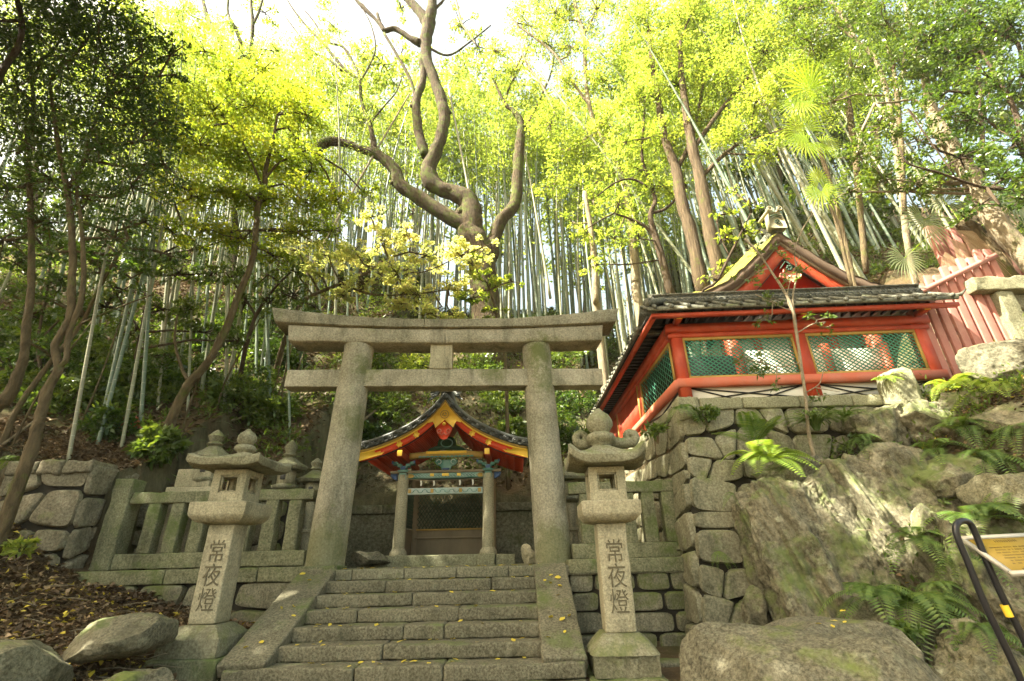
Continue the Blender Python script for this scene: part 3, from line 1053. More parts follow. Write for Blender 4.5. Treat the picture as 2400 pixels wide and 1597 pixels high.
def lantern(label, x, y, z0, sh_w, sh_z, box, roof, base, finial_z, loc_rz=0.0, curl=0.06, text=True, group=None, lotus_base=False):
    """sh_z = (bottom, top) of the shaft; everything square and axis aligned"""
    t = thing('stone_lantern', label, 'lantern', (x, y, z0), group)
    L = lambda m, name, mat, sm=45: part(m, name, mat, t, sm)
    zb, zt = sh_z
    # plinth
    mb = MB()
    bw_ = base[0] / 2
    worn_block(mb, x - bw_ * 1.18, x + bw_ * 1.18, y - bw_ * 1.18, y + bw_ * 1.18, z0 - 0.25, base[1] - 0.26, 0.03, 0.016, 0.08, 3)
    L(mb, 'ground_slab', MAT['fence'])
    mb = MB()
    h = zb - (base[1] - 0.26)
    if lotus_base:
        z1 = base[1] - 0.26
        prof = [(bw_ * .98, z1), (bw_ * 1.0, z1 + .02), (bw_ * 1.0, z1 + h * .45), (bw_ * 1.06, z1 + h * .52), (bw_ * 1.02, z1 + h * .60), (bw_ * .86, z1 + h * .78), (bw_ * .70, z1 + h * .92), (bw_ * .60, zb - .002)]
        mb.lathe(prof, 96, (x, y, 0), sq=[.95, .95, .95, .8, .7, .65, .7, .85])
        V = mb.V[-1]
        an = np.arctan2(V[:, 1] - y, V[:, 0] - x)
        k = ((V[:, 2] > z1 + h * .5) & (V[:, 2] < zb - .01))
        f = 1 + 0.045 * np.abs(np.sin(an * 8)) * k
        V[:, 0] = x + (V[:, 0] - x) * f; V[:, 1] = y + (V[:, 1] - y) * f
    else:
        z1 = base[1] - 0.26
        prof = [(bw_ * 1.0, z1), (bw_ * 1.0, z1 + h * .55), (bw_ * .97, z1 + h * .62), (sh_w / 2 * 1.25, zb - .004)]
        mb.lathe(prof, 64, (x, y, 0), sq=[.97] * 4)
    L(mb, 'base', MAT['lantern_cap'])
    # shaft
    mb = MB(); worn_block(mb, x - sh_w / 2, x + sh_w / 2, y - sh_w / 2, y + sh_w / 2, zb, zt, 0.018, 0.006, 0.05, 5)
    shaft = L(mb, 'shaft', MAT['lantern'])
    if text:
        me = glyph_mesh('常\n夜\n燈', 0.29)
        me.materials.clear(); me.materials.append(MAT['carve'])
        g = bpy.data.objects.new('inscription', me)
        link(g, shaft)
        g.rotation_euler = (R(90), 0, 0)
        zs = [v.co.y for v in me.vertices]
        sc = text / (max(zs) - min(zs))
        g.scale = (sc * 0.84, sc, 1)
        g.location = (0.01, -sh_w / 2 - 0.006, (zt - 0.20 - z0) - max(zs) * sc)
    # platform
    cw, cz0, cz1 = box[2] / 2, zt, box[3]
    mb = MB()
    hh = cz1 - cz0
    prof = [(sh_w / 2 * 1.12, cz0 + .001), (cw * .80, cz0 + hh * .10), (cw * .95, cz0 + hh * .35), (cw * 1.0, cz0 + hh * .45), (cw * 1.01, cz0 + hh * .95), (cw * .94, cz1)]
    mb.lathe(prof, 96, (x, y, 0), sq=[.9, .85, .9, .97, .97, .97])
    V = mb.V[-1]
    an = np.arctan2(V[:, 1] - y, V[:, 0] - x)
    k = (V[:, 2] < cz0 + hh * .42) & (V[:, 2] > cz0 + .005)
    f = 1 + 0.05 * np.abs(np.sin(an * 10)) * k
    V[:, 0] = x + (V[:, 0] - x) * f; V[:, 1] = y + (V[:, 1] - y) * f
    L(mb, 'platform', MAT['lantern'])
    # fire box with a square window on each side
    bw2, bz0, bz1 = box[0] / 2, cz1, box[1]
    mb = MB()
    wh = bz1 - bz0
    ww = bw2 * 0.52
    c = bw2
    a0, a1 = bz0 + wh * .30, bz0 + wh * .82
    for sx_, sy_ in ((-1, -1), (1, -1), (-1, 1), (1, 1)):
        xa, xb_ = sorted((x + sx_ * ww, x + sx_ * c)); ya, yb = sorted((y + sy_ * ww, y + sy_ * c))
        worn_block(mb, xa, xb_, ya, yb, bz0, bz1, 0.01, 0.004, 0.08, 6)
    worn_block(mb, x - c * .995, x + c * .995, y - c * .995, y + c * .995, bz0 + .002, a0, 0.01, 0.003, 0.08, 7)
    worn_block(mb, x - c * .995, x + c * .995, y - c * .995, y + c * .995, a1, bz1 - .002, 0.01, 0.003, 0.08, 8)
    fb = L(mb, 'fire_box', MAT['lantern'])
    mb = MB()
    for (ux, uy) in ((0, -1), (0, 1), (-1, 0), (1, 0)):
        for (p, q, r_, s_) in ((-ww, ww, a0, a0 + .022), (-ww, ww, a1 - .022, a1), (-ww, -ww + .022, a0 + .022, a1 - .022), (ww - .022, ww, a0 + .022, a1 - .022)):
            if ux == 0:
                yy = y + uy * (c - .035)
                mb.box(x + p, x + q, yy - .012, yy + .012, r_, s_)
            else:
                xx = x + ux * (c - .035)
                mb.box(xx - .012, xx + .012, y + p, y + q, r_, s_)
    part(mb, 'window_frame', MAT['lantern'], fb)
    # roof
    rw_, rz0, rz1 = roof[0] / 2, box[1], roof[1]
    H = rz1 - rz0
    mb = MB()
    prof = [(bw2 * .8, rz0 + .02), (rw_ * .80, rz0 + .012), (rw_ * .97, rz0 + .02), (rw_ * 1.0, rz0 + .045), (rw_ * 1.0, rz0 + .12),
            (rw_ * .93, rz0 + .15), (rw_ * .70, rz0 + H * .48), (rw_ * .48, rz0 + H * .70), (rw_ * .30, rz0 + H * .90), (rw_ * .22, rz1), (rw_ * .05, rz1 + .005)]
    lift = [0, curl * .4, curl * .9, curl, curl * 1.15, curl, curl * .3, 0, 0, 0, 0]
    mb.lathe(prof, 96, (x, y, 0), sq=[.9, .95, .96, .96, .96, .95, .9, .8, .6, .3, 0], lift=lift)
    V = mb.V[-1]
    V += np.stack([fbm(V * 5 + 7 * i, 4, 3) for i in range(3)], -1) * 0.012
    L(mb, 'roof', MAT['lantern_cap'])
    # finial
    mb = MB()
    fh = finial_z - rz1
    fr = fh * 0.34
    prof = [(fr * .75, rz1 - .01), (fr * .80, rz1 + fh * .06), (fr * 1.08, rz1 + fh * .10), (fr * 1.15, rz1 + fh * .20), (fr * 1.0, rz1 + fh * .28), (fr * .66, rz1 + fh * .33),
            (fr * .80, rz1 + fh * .40), (fr * 1.02, rz1 + fh * .52), (fr * 1.0, rz1 + fh * .66), (fr * .78, rz1 + fh * .80), (fr * .42, rz1 + fh * .90), (fr * .12, finial_z), (0.002, finial_z + .004)]
    mb.lathe(prof, 32, (x, y, 0))
    V = mb.V[-1]
    V += np.stack([fbm(V * 6 + 7 * i, 3, 5) for i in range(3)], -1) * 0.008
    L(mb, 'finial', MAT['lantern_cap'], 60)
    return t


lanL = lantern('weathered stone lantern with plain wide roof standing in dead leaves left of the steps', -4.09, 7.27, -1.0, 0.36, (-0.58, 0.63), (0.48, 1.37, 0.78, 0.92), (1.04, 1.64), (0.76, -0.66), 2.02, curl=0.05, text=0.86)
lanR = lantern('pale stone lantern with upturned roof corners and clean lettering right of the steps', 1.28, 7.08, -1.3, 0.385, (-0.75, 0.52), (0.50, 1.26, 0.78, 0.80), (1.06, 1.60), (0.78, -0.92), 2.16, curl=0.13, text=0.86, lotus_base=True)
lanR.rotation_euler = (0, 0, R(-2))
# curled stone scrolls behind the finial
mb = MB()
for sgn, ln in ((1, 0.44), (-1, 0.22)):
    c0 = np.array([1.30 + sgn * 0.10, 7.30, 1.72])
    P = [c0 + np.array([sgn * ln * t, 0, -0.05 * math.sin(t * 3)]) for t in np.linspace(0, 0.8, 6)]
    e = P[-1] + np.array([0, 0, 0.08])
    P += [e + np.array([sgn * 0.10 * math.sin(a), 0, -0.10 * math.cos(a)]) * (1 - a / 9.5) for a in np.linspace(0.3, 6.5, 14)]
    mb.tube(P, [0.085] * 6 + list(np.linspace(0.075, 0.04, 14)), 10, wob=0.08)
part(mb, 'scroll_crest', MAT['lantern_cap'], lanR, 60)


def small_lantern(label, x, y, z0, s, ztop, post=False):
    t = thing('stone_lantern', label, 'lantern', (x, y, z0))
    H = ztop - z0
    mb = MB()
    mb.lathe([(.26 * s, z0 - .1), (.26 * s, z0 + .10), (.17 * s, z0 + .16)], 6, (x, y, 0)); part(mb, 'base', MAT['lantern_cap'], t)
    mb = MB()
    zs = z0 + H * .58
    mb.lathe([(.12 * s, z0 + .15), (.115 * s, z0 + H * .30), (.14 * s, z0 + H * .31), (.14 * s, z0 + H * .33), (.115 * s, z0 + H * .34), (.12 * s, zs)], 20, (x, y, 0)); part(mb, 'shaft', MAT['lantern'], t, 40)
    mb = MB()
    mb.lathe([(.14 * s, zs), (.27 * s, zs + .05), (.29 * s, zs + .11), (.22 * s, zs + .13)], 6, (x, y, 0), rot=.26); part(mb, 'platform', MAT['lantern_cap'], t)
    mb = MB()
    z2 = zs + .13; z3 = z2 + .30 * s
    mb.lathe([(.19 * s, z2), (.20 * s, z3)], 6, (x, y, 0), rot=.26)
    fb = part(mb, 'fire_box', MAT['lantern'], t)
    mb = MB(); mb.cbox(x - .05 * s, x + .05 * s, y - .20 * s, y - .14 * s, z2 + .08, z2 + .20 * s); part(mb, 'window', MAT['black'], fb)
    mb = MB()
    mb.lathe([(.20 * s, z3), (.40 * s, z3 + .01), (.44 * s, z3 + .06), (.42 * s, z3 + .10), (.24 * s, z3 + .20 * s), (.12 * s, z3 + .30 * s)], 6, (x, y, 0), rot=.26, lift=[0, 0, 0.0, 0, 0, 0])
    V = mb.V[-1]; V += np.stack([fbm(V * 7 + 7 * i, 3, 3) for i in range(3)], -1) * 0.014
    part(mb, 'roof', MAT['lantern_cap'], t, 30)
    mb = MB(); z4 = z3 + .29 * s; fh = max(0.15, ztop - z4)
    mb.lathe([(.10 * s, z4), (.15 * s, z4 + fh * .15), (.10 * s, z4 + fh * .3), (.15 * s, z4 + fh * .6), (.06 * s, z4 + fh * .9), (.005, ztop)], 16, (x, y, 0)); part(mb, 'finial', MAT['lantern_cap'], t, 60)
    return t


pB = atY(688, 1032, 10.6); small_lantern('small mossy six-sided lantern behind the stone pickets, nearer the left lantern', pB[0] - .02, 10.6, 0.03, 0.95, pB[2])
pC = atY(745, 1074, 10.9); small_lantern('small mossy lantern with pale round shaft peeping out beside the left gate pillar', pC[0], 10.9, 0.0, 0.9, pC[2])
pA = atY(512, 1008, 9.95); small_lantern('hidden lantern whose finial shows behind the finial of the left lantern', pA[0], 9.95, 0.06, 1.05, pA[2])
pD = atY(1325, 1085, 10.3); small_lantern('mossy lantern roof peeping out between the right gate pillar and the right lantern', pD[0] + .05, 10.3, 0.0, 1.0, pD[2])

# square stone block beside the hidden lantern
mb = MB(); p = atY(470, 1140, 10.05)
worn_block(mb, p[0] - .35, p[0] + .35, 9.75, 10.10, p[2] - .05, p[2] + .30, .02, .01, .08, 4)
worn_block(mb, p[0] - .45, p[0] + .45, 9.70, 10.10, 0.02, p[2] - .055, .02, .01, .15, 5)
tag(mb.build('stone_block', MAT['lantern'], smooth=40), 'pale squared stone block on a plinth behind the left stone fence', 'stone block')

# ================================================================== painted lattice


def lattice(mb, u0, u1, z0, z1, pitch, w, ang, fn, thick=0.02, mi=0):
    """crossing bars clipped to a rectangle; fn(u, z, d) -> xyz"""
    for sgn in (1, -1):
        c, s = math.cos(ang), math.sin(ang) * sgn
        nx, nz = -s, c
        corners = [(u0, z0), (u1, z0), (u1, z1), (u0, z1)]
        dd = [nx * a + nz * b for a, b in corners]
        k = math.ceil(min(dd) / pitch)
        while k * pitch < max(dd):
            o = k * pitch
            ts = []
            for (val, comp, dirc) in ((u0, nx, c), (u1, nx, c), (z0, nz, s), (z1, nz, s)):
                if abs(dirc) > 1e-6: ts.append((val - comp * o) / dirc)
            ts = sorted(ts)
            pts = []
            for t_ in ts:
                a, b = nx * o + c * t_, nz * o + s * t_
                if u0 - 1e-5 <= a <= u1 + 1e-5 and z0 - 1e-5 <= b <= z1 + 1e-5: pts.append((a, b))
            if len(pts) >= 2:
                a, b = pts[0], pts[-1]
                if math.hypot(a[0] - b[0], a[1] - b[1]) > 0.02:
                    d0 = 0.0 if sgn > 0 else thick * 1.05
                    P = []
                    for d in (d0, d0 + thick):
                        for (p, sd) in ((a, -1), (a, 1), (b, 1), (b, -1)):
                            P.append(fn(p[0] + nx * sd * w / 2, p[1] + nz * sd * w / 2, d))
                    mb.add(P, [(0, 1, 2, 3), (7, 6, 5, 4), (0, 4, 5, 1), (1, 5, 6, 2), (2, 6, 7, 3), (3, 7, 4, 0)], mi)
            k += 1


# ================================================================== the red lattice hall wall with its tile coping
HX, HY = 3.25, 8.90
hall = thing('lattice_wall', 'vermilion wall with green lattice windows and grey tile coping on the stone terrace', 'lattice wall', (HX, HY, 2.74))
RZ = R(-2.0)
_c, _s = math.cos(RZ), math.sin(RZ)


def HF(u, z, d):           # front: u along x from the corner, d towards the viewer
    x, y = u, -d
    return (HX + x * _c - y * _s, HY + x * _s + y * _c, z)


def hbox(mb, u0, u1, d0, d1, z0, z1, mi=0):
    V = [HF(u, z, d) for z in (z0, z1) for d in (d1, d0) for u in (u0, u1)]
    mb.add(V, [(0, 2, 3, 1), (4, 5, 7, 6), (0, 1, 5, 4), (2, 6, 7, 3), (0, 4, 6, 2), (1, 3, 7, 5)], mi)


def SF(u, z, d):           # left side: u along y, d towards -x
    return (HX - d, HY + u, z)


def sbox(mb, u0, u1, d0, d1, z0, z1, mi=0):
    mb.box(HX - d1, HX - d0, HY + u0, HY + u1, z0, z1, mi)


FW = 5.02
# posts
for a, b in ((0, .20), (2.40, 2.64), (4.80, 5.02)):
    mb = MB(); hbox(mb, a, b, -.18, .03, 2.74, 4.44); part(mb, 'post', MAT['red'] if a else MAT['red'], hall)
for a, b in ((2.75, 2.95), (5.5, 5.7), (8.2, 8.4)):
    mb = MB(); sbox(mb, a, b, -.18, .03, 2.72, 4.44); part(mb, 'post', MAT['red'], hall)
mb = MB(); hbox(mb, -.04, FW + .04, -.16, .07, 3.07, 3.235); part(mb, 'lower_beam', MAT['faded'], hall)
mb = MB(); sbox(mb, .0, 8.4, -.16, .07, 3.07, 3.235); part(mb, 'lower_beam', MAT['faded'], hall)
mb = MB(); hbox(mb, -.10, FW + .10, -.15, .085, 4.235, 4.40); hbox(mb, -.06, FW + .06, -.12, .05, 4.12, 4.20); part(mb, 'upper_beam', MAT['red'], hall)
mb = MB(); sbox(mb, -.05, 8.4, -.15, .085, 4.235, 4.40); sbox(mb, .05, 8.4, -.12, .05, 4.12, 4.20); part(mb, 'upper_beam', MAT['red'], hall)
# plaster and black bracing below
mb = MB(); hbox(mb, .20, FW - .2, -.10, -.06, 2.735, 3.07); sbox(mb, .2, 8.3, -.10, -.06, 2.70, 3.07); part(mb, 'plaster_panel', MAT['white'], hall)
mb = MB()
for (a, b) in ((.22, 2.38), (2.66, 4.80)):
    m = (a + b) / 2
    for (p, q) in (((a, 3.06), (b, 2.80)), ((a, 2.80), (b, 3.06)), ((a, 3.06), (m, 2.74)), ((m, 2.74), (b, 3.06))):
        A = HF(p[0], p[1], -.045); B = HF(q[0], q[1], -.045)
        mb.beam(A, B, .02, .022, up=(0, 0, 1))
for (a, b) in ((.2, 2.75), (2.95, 5.5)):
    for (p, q) in (((a, 3.06), (b, 2.80)), ((a, 2.80), (b, 3.06))):
        mb.beam(SF(p[0], p[1], -.045), SF(q[0], q[1], -.045), .02, .034)
part(mb, 'bracing', MAT['black'], hall)
# lattice windows
for (a, b) in ((.20, 2.40), (2.64, 4.80)):
    mb = MB()
    for (p, q, r_, s_) in ((a, b, 4.06, 4.12), (a, b, 3.235, 3.29), (a, a + .045, 3.29, 4.06), (b - .045, b, 3.29, 4.06)):
        hbox(mb, p, q, -.05, .02, r_, s_)
    fr = part(mb, 'window_frame', MAT['ochre'], hall)
    mb = MB(); lattice(mb, a + .045, b - .045, 3.29, 4.06, 0.066, 0.018, R(36), lambda u, z, d: HF(u, z, d - .03), 0.014)
    part(mb, 'lattice', MAT['green'], fr)
mb = MB()
a, b = .20, 2.75
for (p, q, r_, s_) in ((a, b, 4.06, 4.12), (a, b, 3.235, 3.29), (a, a + .045, 3.29, 4.06), (b - .045, b, 3.29, 4.06)):
    sbox(mb, p, q, -.05, .02, r_, s_)
fr = part(mb, 'window_frame', MAT['ochre'], hall)
mb = MB(); lattice(mb, a + .045, b - .045, 3.29, 4.06, 0.115, 0.018, R(36), lambda u, z, d: SF(u, z, d - .01), 0.003)
part(mb, 'lattice', MAT['green'], fr)
# red grid doors on the left side
for (a, b) in ((2.95, 5.5), (5.7, 8.2)):
    mb = MB()
    u = a
    while u < b:
        sbox(mb, u, u + .035, -.03, 0.0, 3.0, 4.12); u += .13
    z = 3.0
    while z < 4.12:
        sbox(mb, a, b, -.045, -.032, z, z + .035); z += .13
    sbox(mb, a, b, -.02, .03, 2.9, 3.0)
    d_ = part(mb, 'grid_door', MAT['red'], hall)
    mb = MB(); sbox(mb, a, a + .06, .0, .05, 3.0, 4.12); part(mb, 'door_edge', MAT['ochre'], d_)
# eaves: soffit coloured black for under-eave shade, red purlins, gold bracket ends
OV = 0.52


def coping(length, F_, name_sfx, extra0, extra1):
    """small two-slope tile roof running along u"""
    mb = MB()

    def bx(u0, u1, d0, d1, z0, z1):
        V = [F_(u, z, d) for z in (z0, z1) for d in (d1, d0) for u in (u0, u1)]
        mb.add(V, [(0, 2, 3, 1), (4, 5, 7, 6), (0, 1, 5, 4), (2, 6, 7, 3), (0, 4, 6, 2), (1, 3, 7, 5)])
    return bx, mb


# purlins (red edge under the tiles)
mb = MB()
hbox(mb, -OV + .06, FW + OV - .1, OV - .14, OV - .04, 4.385, 4.46); 
sbox(mb, -OV + .06, 8.6, OV - .14, OV - .04, 4.385, 4.46)
part(mb, 'purlin', MAT['red'], hall)
mb = MB()
for u in list(np.arange(-.05, FW + .1, 0.20)): hbox(mb, u, u + .05, -.1, OV - .14, 4.50, 4.55)
for u in list(np.arange(.2, 8.5, 0.22)): sbox(mb, u, u + .05, -.1, OV - .14, 4.50, 4.55)
hbox(mb, -.1, FW + .1, -OV + .05, OV - .05, 4.555, 4.575); sbox(mb, -.1, 8.6, -OV + .05, OV - .05, 4.555, 4.575)
part(mb, 'soffit', MAT['black'], hall)  # black put in for the shade under the eaves
for u in (.1, 2.52, 4.90):
    mb = MB()
    hbox(mb, u - .05, u + .05, .07, OV - .14, 4.36, 4.46)
    br = part(mb, 'bracket', MAT['red'], hall)
    mb = MB(); hbox(mb, u - .055, u + .055, .20, OV - .15, 4.44, 4.47); hbox(mb, u - .056, u + .056, OV - .145, OV - .135, 4.37, 4.45)
    part(mb, 'gold_cap', MAT['gold'], br)


def tile_coping(F_, L0, L1, over0, over1, nm):
    """tile roof: two slopes, round tile rows with end discs, patterned ridge"""
    mb = MB()

    def quad(p):
        mb.add([F_(*q) for q in p], [(0, 1, 2, 3)])
    zr, ze, hw = 4.86, 4.50, OV + .02
    u0, u1 = L0 - over0, L1 + over1
    for s in (1, -1):
        # slab with thickness
        P = [(u0, ze, s * hw), (u1, ze, s * hw), (u1, zr, 0), (u0, zr, 0), (u0, ze + .045, s * hw), (u1, ze + .045, s * hw), (u1, zr + .05, 0), (u0, zr + .05, 0)]
        mb.add([F_(*q) for q in P], [(0, 3, 2, 1), (4, 5, 6, 7), (0, 1, 5, 4), (0, 4, 7, 3), (1, 2, 6, 5)])
    roof = part(mb, 'tile_roof', MAT['tile'], hall)
    # eave edge board of flat tiles
    mb = MB()
    for s in (1, -1):
        V = [F_(u, z, s * d) for z in (ze - .012, ze + .058) for d in (hw - .01, hw + .035) for u in (u0, u1)]
        mb.add(V, [(0, 2, 3, 1), (4, 5, 7, 6), (0, 1, 5, 4), (2, 6, 7, 3), (0, 4, 6, 2), (1, 3, 7, 5)])
    part(mb, 'eave_tile', MAT['tile_pale'], roof)
    mb = MB()
    u = u0 + .12
    while u < u1 - .05:
        for s in (1, -1):
            P = [F_(u, ze + .075 + (zr - ze) * (1 - t) * 1.0, s * hw * t * 1.05) for t in (0.25, .6, 1.02)]
            mb.tube(P, .036, 8)
            A = np.array(F_(u, ze + .06, s * (hw + .035))); B = np.array(F_(u, ze + .055, s * (hw + .075)))
            mb.tube([A, B], [.045, .042], 8)
            # little hanging wedge
        u += .335
    part(mb, 'round_tile', MAT['tile'], roof)
    # ridge courses
    mb = MB()
    for (hw_, a, b) in ((.17, 4.86, 4.93), (.14, 4.935, 4.985), (.15, 5.055, 5.085), ):
        V = [F_(uu, z, d) for z in (a, b) for d in (-hw_, hw_) for uu in (u0 + .25, u1 - .25)]
        mb.add(V, [(0, 2, 3, 1), (4, 5, 7, 6), (0, 1, 5, 4), (2, 6, 7, 3), (0, 4, 6, 2), (1, 3, 7, 5)])
    V = [F_(uu, z, d) for z in (4.98, 5.06) for d in (-.11, .11) for uu in (u0 + .26, u1 - .26)]
    mb.add(V, [(0, 2, 3, 1), (4, 5, 7, 6), (0, 1, 5, 4), (2, 6, 7, 3), (0, 4, 6, 2), (1, 3, 7, 5)])
    rd = part(mb, 'ridge', MAT['tile'], roof)
    mb = MB()
    P = [F_(uu, 5.09, 0) for uu in np.linspace(u0 + .20, u1 - .20, 14)]
    mb.tube(P, .068, 12)
    part(mb, 'ridge_cap', MAT['tile_pale'], rd)
    mb = MB()
    u = u0 + .32
    while u < u1 - .3:
        for s in (1, -1):
            for (zc, rr, off, dd) in ((4.985, .055, 0, .118), (4.885, .050, .06, .176)):
                pts = [F_(u + off + rr * math.cos(a), zc + rr * math.sin(a), s * dd) for a in np.linspace(0, math.pi, 7)]
                mb.tube(pts, .010, 4, cap=False)
        u += .125
    part(mb, 'scallop', MAT['tile_dark'], rd)
    return roof


rf = tile_coping(HF, 0, FW, OV + .02, OV - .14, 'front')
rs = tile_coping(SF, 0.35, 8.4, 0.0, .3, 'side')
# corner hip tile and upturned tips
mb = MB()
mb.tube([HF(-.05, 4.97, .05), HF(-.3, 4.82, .3), HF(-.50, 4.70, .50)], [.08, .075, .075], 10)
mb.tube([HF(-.50, 4.70, .50), HF(-.53, 4.70, .53)], [.095, .095], 12)
part(mb, 'hip_tile', MAT['tile'], rf)
mb = MB()
mb.tube([HF(FW + .18, 5.06, 0), HF(FW + .33, 5.02, 0), HF(FW + .38, 4.93, 0), HF(FW + .30, 4.90, 0)], [.07, .06, .045, .03], 8)
mb.tube([HF(FW + .25, 4.56, .50), HF(FW + .46, 4.59, .56), HF(FW + .58, 4.69, .58)], [.05, .035, .01], 8)
part(mb, 'curled_end_tile', MAT['tile'], rf)
# dark inner faces so the room behind the lattice stays dim
hin = thing('inner_shrine', 'small white walled shrine with red posts and railing inside the lattice enclosure', 'shrine', (7.2, 12.1, 2.72))
GY = 11.45                                            # gable plane
AX = 7.80
mb = MB(); mb.box(5.9, 9.7, 12.2, 15.2, 2.75, 5.7); part(mb, 'wall', MAT['white'], hin)
for x in (5.85, 6.75, 7.8, 8.85, 9.7):
    mb = MB(); mb.tube([(x, 12.12, 2.72), (x, 12.12, 5.7)], .11, 14); part(mb, 'post', MAT['red'], hin, 60)
for x in (5.7, 9.4):
    mb = MB(); mb.box(x - .14, x + .14, 11.3, 11.55, 2.72, 6.2); part(mb, 'porch_post', MAT['red'], hin)
for z in (3.15, 3.5, 4.1):
    mb = MB(); mb.box(5.5, 10.1, 11.75, 11.85, z, z + .09); part(mb, 'railing', MAT['faded'], hin)
for x in (5.9, 7.1, 8.4, 9.8):
    mb = MB(); mb.box(x - .05, x + .05, 11.74, 11.86, 2.72, 4.3); part(mb, 'railing_post', MAT['faded'], hin)
mb = MB(); mb.box(7.0, 8.6, 12.14, 12.18, 3.2, 5.0); part(mb, 'door', MAT['darkred'], hin)
mb = MB(); mb.box(5.2, 10.4, 11.5, 12.2, 5.55, 6.3); part(mb, 'beam', MAT['red'], hin)
# black sheets added behind the lattice to stand for the dim room
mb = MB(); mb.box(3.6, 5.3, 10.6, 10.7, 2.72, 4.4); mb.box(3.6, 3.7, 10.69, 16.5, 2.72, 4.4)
tag(mb.build('room_shade_screen', MAT['black']), 'black screen added behind the first green lattice window for the dim room', 'screen')

inf = thing('inner_fence', 'white plaster inner fence with red posts and rails seen through the lattice windows', 'inner fence', (6.8, 9.95, 2.72))
mb = MB(); mb.box(5.05, 8.35, 9.95, 10.0, 2.75, 4.25); part(mb, 'plaster_panel', MAT['white'], inf)
for x in (5.05, 7.0, 8.3):
    mb = MB(); mb.box(x - .08, x + .08, 9.86, 10.04, 2.75, 4.35); part(mb, 'post', MAT['red'], inf)
for z in (3.32, 3.6):
    mb = MB(); mb.box(5.1, 8.25, 9.89, 9.94, z, z + .06); part(mb, 'rail', MAT['pink'], inf)
# mossy bark roof with curved gable
prof = [(0, 8.62), (.24, 8.38), (.60, 8.02), (1.04, 7.60), (1.53, 7.20), (2.07, 6.88), (2.6, 6.66), (3.1, 6.53), (3.6, 6.46)]


def gl(x):
    a = abs(x)
    return float(np.interp(a, [p[0] for p in prof], [p[1] for p in prof]))


xs = np.linspace(-3.4, 3.4, 61)
top = [(AX + x, gl(x)) for x in xs]
bot = [(AX + x, gl(x) - .34 - .02 * abs(x)) for x in xs]
mb = MB(); mb.strip(top, bot, GY, 15.6)
roofm = part(mb, 'bark_edge', MAT['bark_edge'], hin)
V = []
ysn = np.concatenate([np.linspace(GY - .02, GY + 2, 30), np.linspace(GY + 2.2, 15.65, 10)])
xsn = np.linspace(-3.42, 3.42, 110)
XX, YY = np.meshgrid(xsn, ysn, indexing='ij')
ZZ = np.array([[gl(x) + .03 + .50 * float(sstep(-.25, 1.9, y - GY)) - .50 * float(sstep(-.25, 1.9, 0)) for y in ysn] for x in xsn])
pp = np.stack([XX.ravel() + AX, YY.ravel(), ZZ.ravel()], -1)
pp[:, 2] += fbm(pp * 3.0, 4, 3) * .035 + fbm(pp * 9, 2, 4) * .012
pp[:, 2] -= np.where(YY.ravel() < GY + .01, .05, 0)
ii = np.arange(109)[:, None] * 40 + np.arange(39)[None, :]
mb = MB(); mb.add(pp, np.stack([ii, ii + 40, ii + 41, ii + 1], -1).reshape(-1, 4))
part(mb, 'moss_cover', MAT['mossroof'], roofm, True)
# pale strip and bargeboard
xs2 = np.linspace(-2.95, 2.95, 51)
mb = MB(); mb.strip([(AX + x, gl(x) - .345 - .02 * abs(x)) for x in xs2], [(AX + x, gl(x) - .41 - .02 * abs(x)) for x in xs2], GY + .05, GY + .3)
part(mb, 'pale_edge', MAT['wood'], roofm)
mb = MB(); mb.strip([(AX + x, gl(x) - .415 - .02 * abs(x)) for x in xs2], [(AX + x, gl(x) - .86 - .04 * abs(x)) for x in xs2], GY + .12, GY + .22)
bb = part(mb, 'bargeboard', MAT['red'], hin)
mb = MB(); mb.strip([(AX + x, gl(x) - .87 - .04 * abs(x)) for x in xs2], [(AX + x, gl(x) - .90 - .04 * abs(x)) for x in xs2], GY + .11, GY + .21); part(mb, 'dark_trim', MAT['black'], bb)
mb = MB(); mb.poly([(AX - 2.3, 6.3), (AX + 2.3, 6.3), (AX + 1.4, 6.9), (AX, 8.1), (AX - 1.4, 6.9)], GY + .5, GY + .55); part(mb, 'gable_wall', MAT['darkred'], hin)


def blob_outline(pts, cx, cz, s):
    return [(cx + p[0] * s, cz + p[1] * s) for p in pts]


# pendant board (gegyo): a plate with lobes
lob = [(0, .52), (.30, .30), (.34, .1), (.52, .06), (.60, -.10), (.50, -.26), (.34, -.25), (.28, -.38), (.12, -.44), (0, -.58)]
out = lob + [(-a, b) for a, b in lob[-2:0:-1]]
mb = MB(); mb.poly(blob_outline(out, AX + .02, 7.20, .50)[::-1], GY + .04, GY + .11); pd_ = part(mb, 'pendant_board', MAT['salmon'], hin)
mb = MB()
for k in range(6):
    a = k * math.pi / 3
    mb.tube([(AX + .02 + .06 * math.cos(a), GY + .03, 7.36 + .06 * math.sin(a)), (AX + .02 + .06 * math.cos(a), GY + .0, 7.36 + .06 * math.sin(a))], .036, 8)
part(mb, 'rosette', MAT['dgreen'], pd_)
mb = MB()
for s in (1, -1):
    mb.tube([(AX + .02 + s * .02, GY + .09, 7.62), (AX + .02 + s * .22, GY + .09, 7.38)], .018, 5)
part(mb, 'green_line', MAT['dgreen'], pd_)
